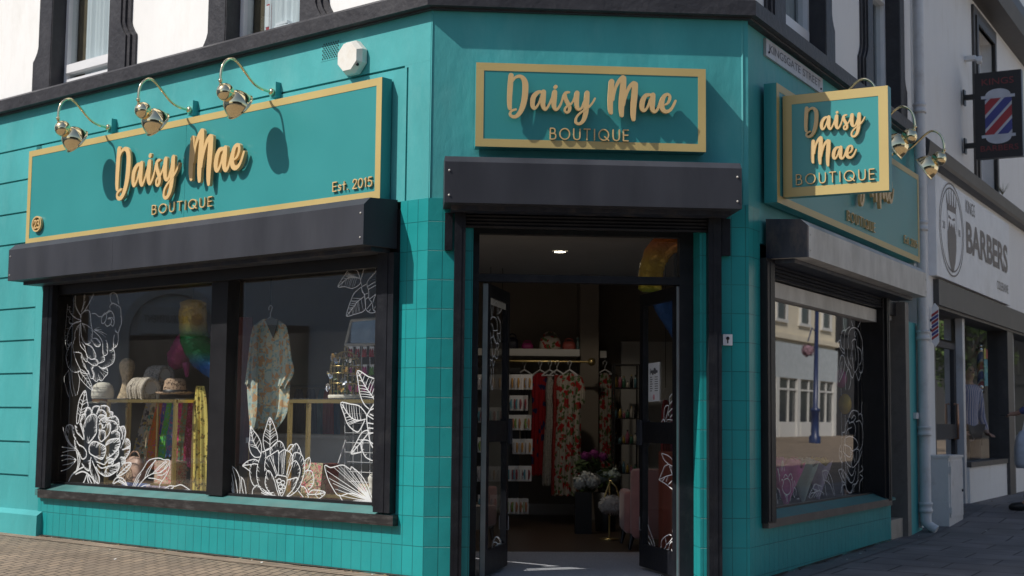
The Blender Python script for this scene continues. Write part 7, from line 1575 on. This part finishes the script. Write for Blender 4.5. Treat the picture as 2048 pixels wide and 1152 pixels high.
t = far_building('cream_shop_building', 'sunlit cream building across the side street, seen reflected in the side window', KO, ka, kc, 9.5, M['sand'], 2)
m = MB(); m.wbox(KO, ka, kc, 2.45, 3.8, 0, .12); m.build('fascia', M['fasc'], t)
for i, u in enumerate((-50.6, -48.2, -45.6, -43.0, -40.2, -37.4)):
    m = MB(); m.wbox(KO, u, u + .35, .0, 2.45, 0, .14); m.build('pilaster', M['wp'], t)
    m = MB(); m.wbox(KO, u + .35, u + 2.3, .75, 2.4, 0, .03); m.build('shop_pane', M['farglass'], t); m = MB(); m.wbox(KO, u + .35, u + 2.3, .0, .75, 0, .08); m.build('stall_riser', M['wp'], t); m = MB(); m.wbox(KO, u + 1.28, u + 1.36, .75, 2.4, .03, .09); m.wbox(KO, u + .35, u + 1.28, 1.98, 2.05, .03, .09); m.wbox(KO, u + 1.36, u + 2.3, 1.98, 2.05, .03, .09); m.build('shop_mullion', M['wp'], t)
M['dstone'] = mat('dark_stone', (.035, .034, .036), .8, var=.2)
far_building('added_dark_building', 'dark stone building added beyond the cream one to keep the window reflections dark', KO, kb(140), kb(50.8), 15, M['dstone'], 2, trim=M['dstone'])  # added so the side and barber windows reflect something dark instead of bright sky
far_building('cream_corner_building', 'second pale building opposite the side wall nearer the corner', KO, kb(29.9), kb(6), 9.0, M['white_wall'], 2)
# blue lamp post
u_, o_ = 35.6, 10.2; P = WR.p(u_, .12, o_)
M['basket'] = mat('mixed_basket_flowers', (.30, .18, .22), .8, var=.6, scale=30)
t = thing('street_lamp', 'dark blue cast iron lamp post with a hanging flower basket, seen reflected', 'street lamp', P, WR.a); M['bluep'] = mat('dark_blue_paint', (.015, .03, .10), .35)
m = MB(); m.lathe([(.19, 0), (.19, .25), (.13, .32), (.13, 1.05), (.16, 1.08), (.16, 1.15), (.08, 1.2), (.07, 3.0), (.06, 5.2), (.05, 6.0)], P, seg=18); m.build('post', M['bluep'], t)
m = MB(); m.tube([P + Vector((0, 0, 3.6)), P + Vector((0, 0, 3.75)) - WR.r * .5, P + Vector((0, 0, 3.3)) - WR.r * .9], .02, 8); m.tube([P + Vector((0, 0, 5.9)), P + Vector((0, 0, 6.3)) + WR.n * .5, P + Vector((0, 0, 6.1)) + WR.n * 1.1], .03, 8); m.build('arm', M['bluep'], t)
m = MB(); m.lathe([(.02, .3), (.2, .15), (.22, 0), (.001, -.05)], P + Vector((0, 0, 5.8)) + WR.n * 1.1, seg=16); m.build('lantern', M['hang'], t)
bloom(P + Vector((0, 0, 3.0)) - WR.r * .9, .22, M['basket'], t, 'flower_basket', 90, 3)
M['palefront'] = mat('pale_grey_front', (.80, .82, .84), .7, var=.04)
# side street to the left: white building with an arched front
WA = Pl((-30, 0), math.radians(90))                 # faces +x, u runs along +y
t = far_building('arched_white_building', 'shaded pale building with an arched recruitment shop front, seen reflected', WA, -8, 30, 13, M['palefront'], 3, z1=6.2)
m = MB(); m.wbox(WA, 13.25, 15.0, 3.3, 4.02, .10, .16); m.build('shop_sign', M['wp'], t)
m = MB(); text_mesh(m, WA, 'RECRUITMENT', 13.75, 3.6, 1.15, .2, 0, .165); m.build('sign_lettering', M['dkmetal'], t); m = MB(); m.lathe([(.001, 0), (.17, 0)], WA.p(13.5, 3.7, .166), WA.n, 20); m.build('sign_disc', mat('blue_disc', (.03, .12, .35), .5), t)
m = MB()
m.ribbon(WA, [(14.13 + 1.25 * math.cos(math.pi * j / 20), 3.3 + 1.2 * math.sin(math.pi * j / 20), .22) for j in range(21)], 0, .2, 0, 0, False, False); m.wbox(WA, 12.77, 12.99, 0, 3.3, 0, .2); m.wbox(WA, 15.27, 15.49, 0, 3.3, 0, .2); m.build('arch', M['wp'], t)
m = MB(); m.wbox(WA, 13.0, 15.26, 0, 3.25, 0, .05); m.build('dark_entrance', M['dstone'], t); m = MB(); m.wbox(WA, 13.4, 14.1, 0.1, 2.8, .05, .1); m.build('door', mat('brown_door', (.12, .06, .03), .5), t)
for u in (10.5, 17.2): m = MB(); m.wbox(WA, u, u + 1.4, .3, 3.6, 0, .06); m.build('shop_pane', M['farglass'], t)
WB = Pl((4, -24), math.radians(180))
far_building('grey_terrace_building', 'shaded grey terrace behind the viewer across the main street', WB, -22, 24, 9, M['bgrey'], 2, trim=M['bgrey'])
# tree reflected in the barber window
TP = WR.p(39.2, 0, 6.2)
t = thing('street_tree', 'leafy green street tree, seen reflected in the barber window', 'tree', Vector((TP.x, TP.y, .1)), 0)
m = MB(); m.tube([Vector((TP.x, TP.y, 0)), Vector((TP.x + .05, TP.y, 1.6)), Vector((TP.x, TP.y + .1, 3.2)), Vector((TP.x - .1, TP.y, 4.6))], [.16, .12, .10, .04], 10)
for a in range(5): m.tube([Vector((TP.x, TP.y, 2.3 + .3 * a)), Vector((TP.x + .7 * math.cos(a * 1.3), TP.y + .7 * math.sin(a * 1.3), 3.3 + .3 * a)), Vector((TP.x + 1.2 * math.cos(a * 1.3), TP.y + 1.2 * math.sin(a * 1.3), 3.8 + .3 * a))], [.06, .04, .015], 7)
m.build('trunk', mat('bark', (.10, .075, .055), .9, var=.3, scale=12, bump=.5), t)
m = MB(); rng = random.Random(8)
cl_ = [(Vector((TP.x + rng.gauss(0, .75), TP.y + rng.gauss(0, .75), 3.9 + rng.gauss(0, .75))), rng.uniform(.35, .6)) for _ in range(26)]
for i in range(2600):
    c, r = cl_[i % 26]; d = Vector((rng.gauss(0, 1), rng.gauss(0, 1), rng.gauss(0, 1))).normalized(); p = c + d * r * rng.uniform(.5, 1.0); a = Vector((rng.gauss(0, 1), rng.gauss(0, 1), rng.gauss(0, .5))).normalized() * .085; b = a.orthogonal().normalized() * .045; m.mesh([p - a, p + b, p + a, p - b], [(0, 1, 2, 3)])
m.build('crown', mat('green_leaves', (.07, .12, .025), .6, var=.5, scale=3), t)

# ================================================================== litter along the foot of the walls
m = MB(); rng = random.Random(21); cc = [(.55, .55, .52), (.20, .13, .06), (.30, .22, .10)]
for i in range(260):
    w, u = (WL, -rng.random() ** 1.3 * 6.5) if rng.random() < .62 else (WR, .2 + rng.random() * 8)
    o = .012 + abs(rng.gauss(0, .05)) if rng.random() < .8 else rng.uniform(.1, 1.2); z = (.043 if w is WL else gz_right(max(0, u)) + .006) - .012 * max(0, o - .3)
    if w is WR and 3.9 < u < 4.4: continue
    P = w.p(u, z + .002, o); s = rng.uniform(.004, .016); a = rng.uniform(0, 6.3); X = Vector((math.cos(a), math.sin(a), rng.uniform(-.2, .2))) * s; Y = Vector((-math.sin(a), math.cos(a), rng.uniform(0, .5))) * s * rng.uniform(.35, .9)
    m.mesh([P - X, P - Y * .8, P + X, P + Y], [(0, 1, 2, 3)], 0 if rng.random() < .25 else rng.choice((1, 2)))
m.build('litter', [mat('pale_scraps', cc[0], .8), mat('dead_leaf', cc[1], .8), mat('straw_bits', cc[2], .8)], None, (0, 0, 0), {'kind': 'stuff', 'label': 'scatter of dead leaf bits and paper scraps along the foot of the walls'})

# packed dirt where the paving meets the walls
M['grime'] = mat('damp_wall_foot_dirt', (.055, .045, .035), .95, var=.5, scale=14, bump=.6, bscale=60)
def grime(w, u0, u1, zf, seed):
    rng = random.Random(seed); mb = MB(); n = int(abs(u1 - u0) / .05); ph = [rng.uniform(0, 6) for _ in range(4)]; vs = []
    for i in range(n + 1):
        u = u0 + (u1 - u0) * i / n; wd = .014 + .010 * math.sin(u * 5 + ph[0]) + .007 * math.sin(u * 13 + ph[1]) + rng.uniform(0, .010)
        vs += [w.p(u, zf(u) + .012, -.004), w.p(u, zf(u) + .0075, max(.004, wd))]
    mb.mesh(vs, [(2 * i, 2 * i + 1, 2 * i + 3, 2 * i + 2) for i in range(n)]); return mb
a = grime(WL, -4.76, -.02, lambda u: .0400, 1); b = grime(WR, .03, 3.85, lambda u: gz_right(u) + .004, 2)
a.build('wall_foot_dirt', M['grime'], None, (0, 0, 0), {'kind': 'stuff', 'label': 'dark packed dirt in the joint between brick paving and sunlit teal wall'}); b.build('wall_foot_dirt', M['grime'], None, (0, 0, 0), {'kind': 'stuff', 'label': 'dark packed dirt in the joint between slab paving and shaded teal wall'})
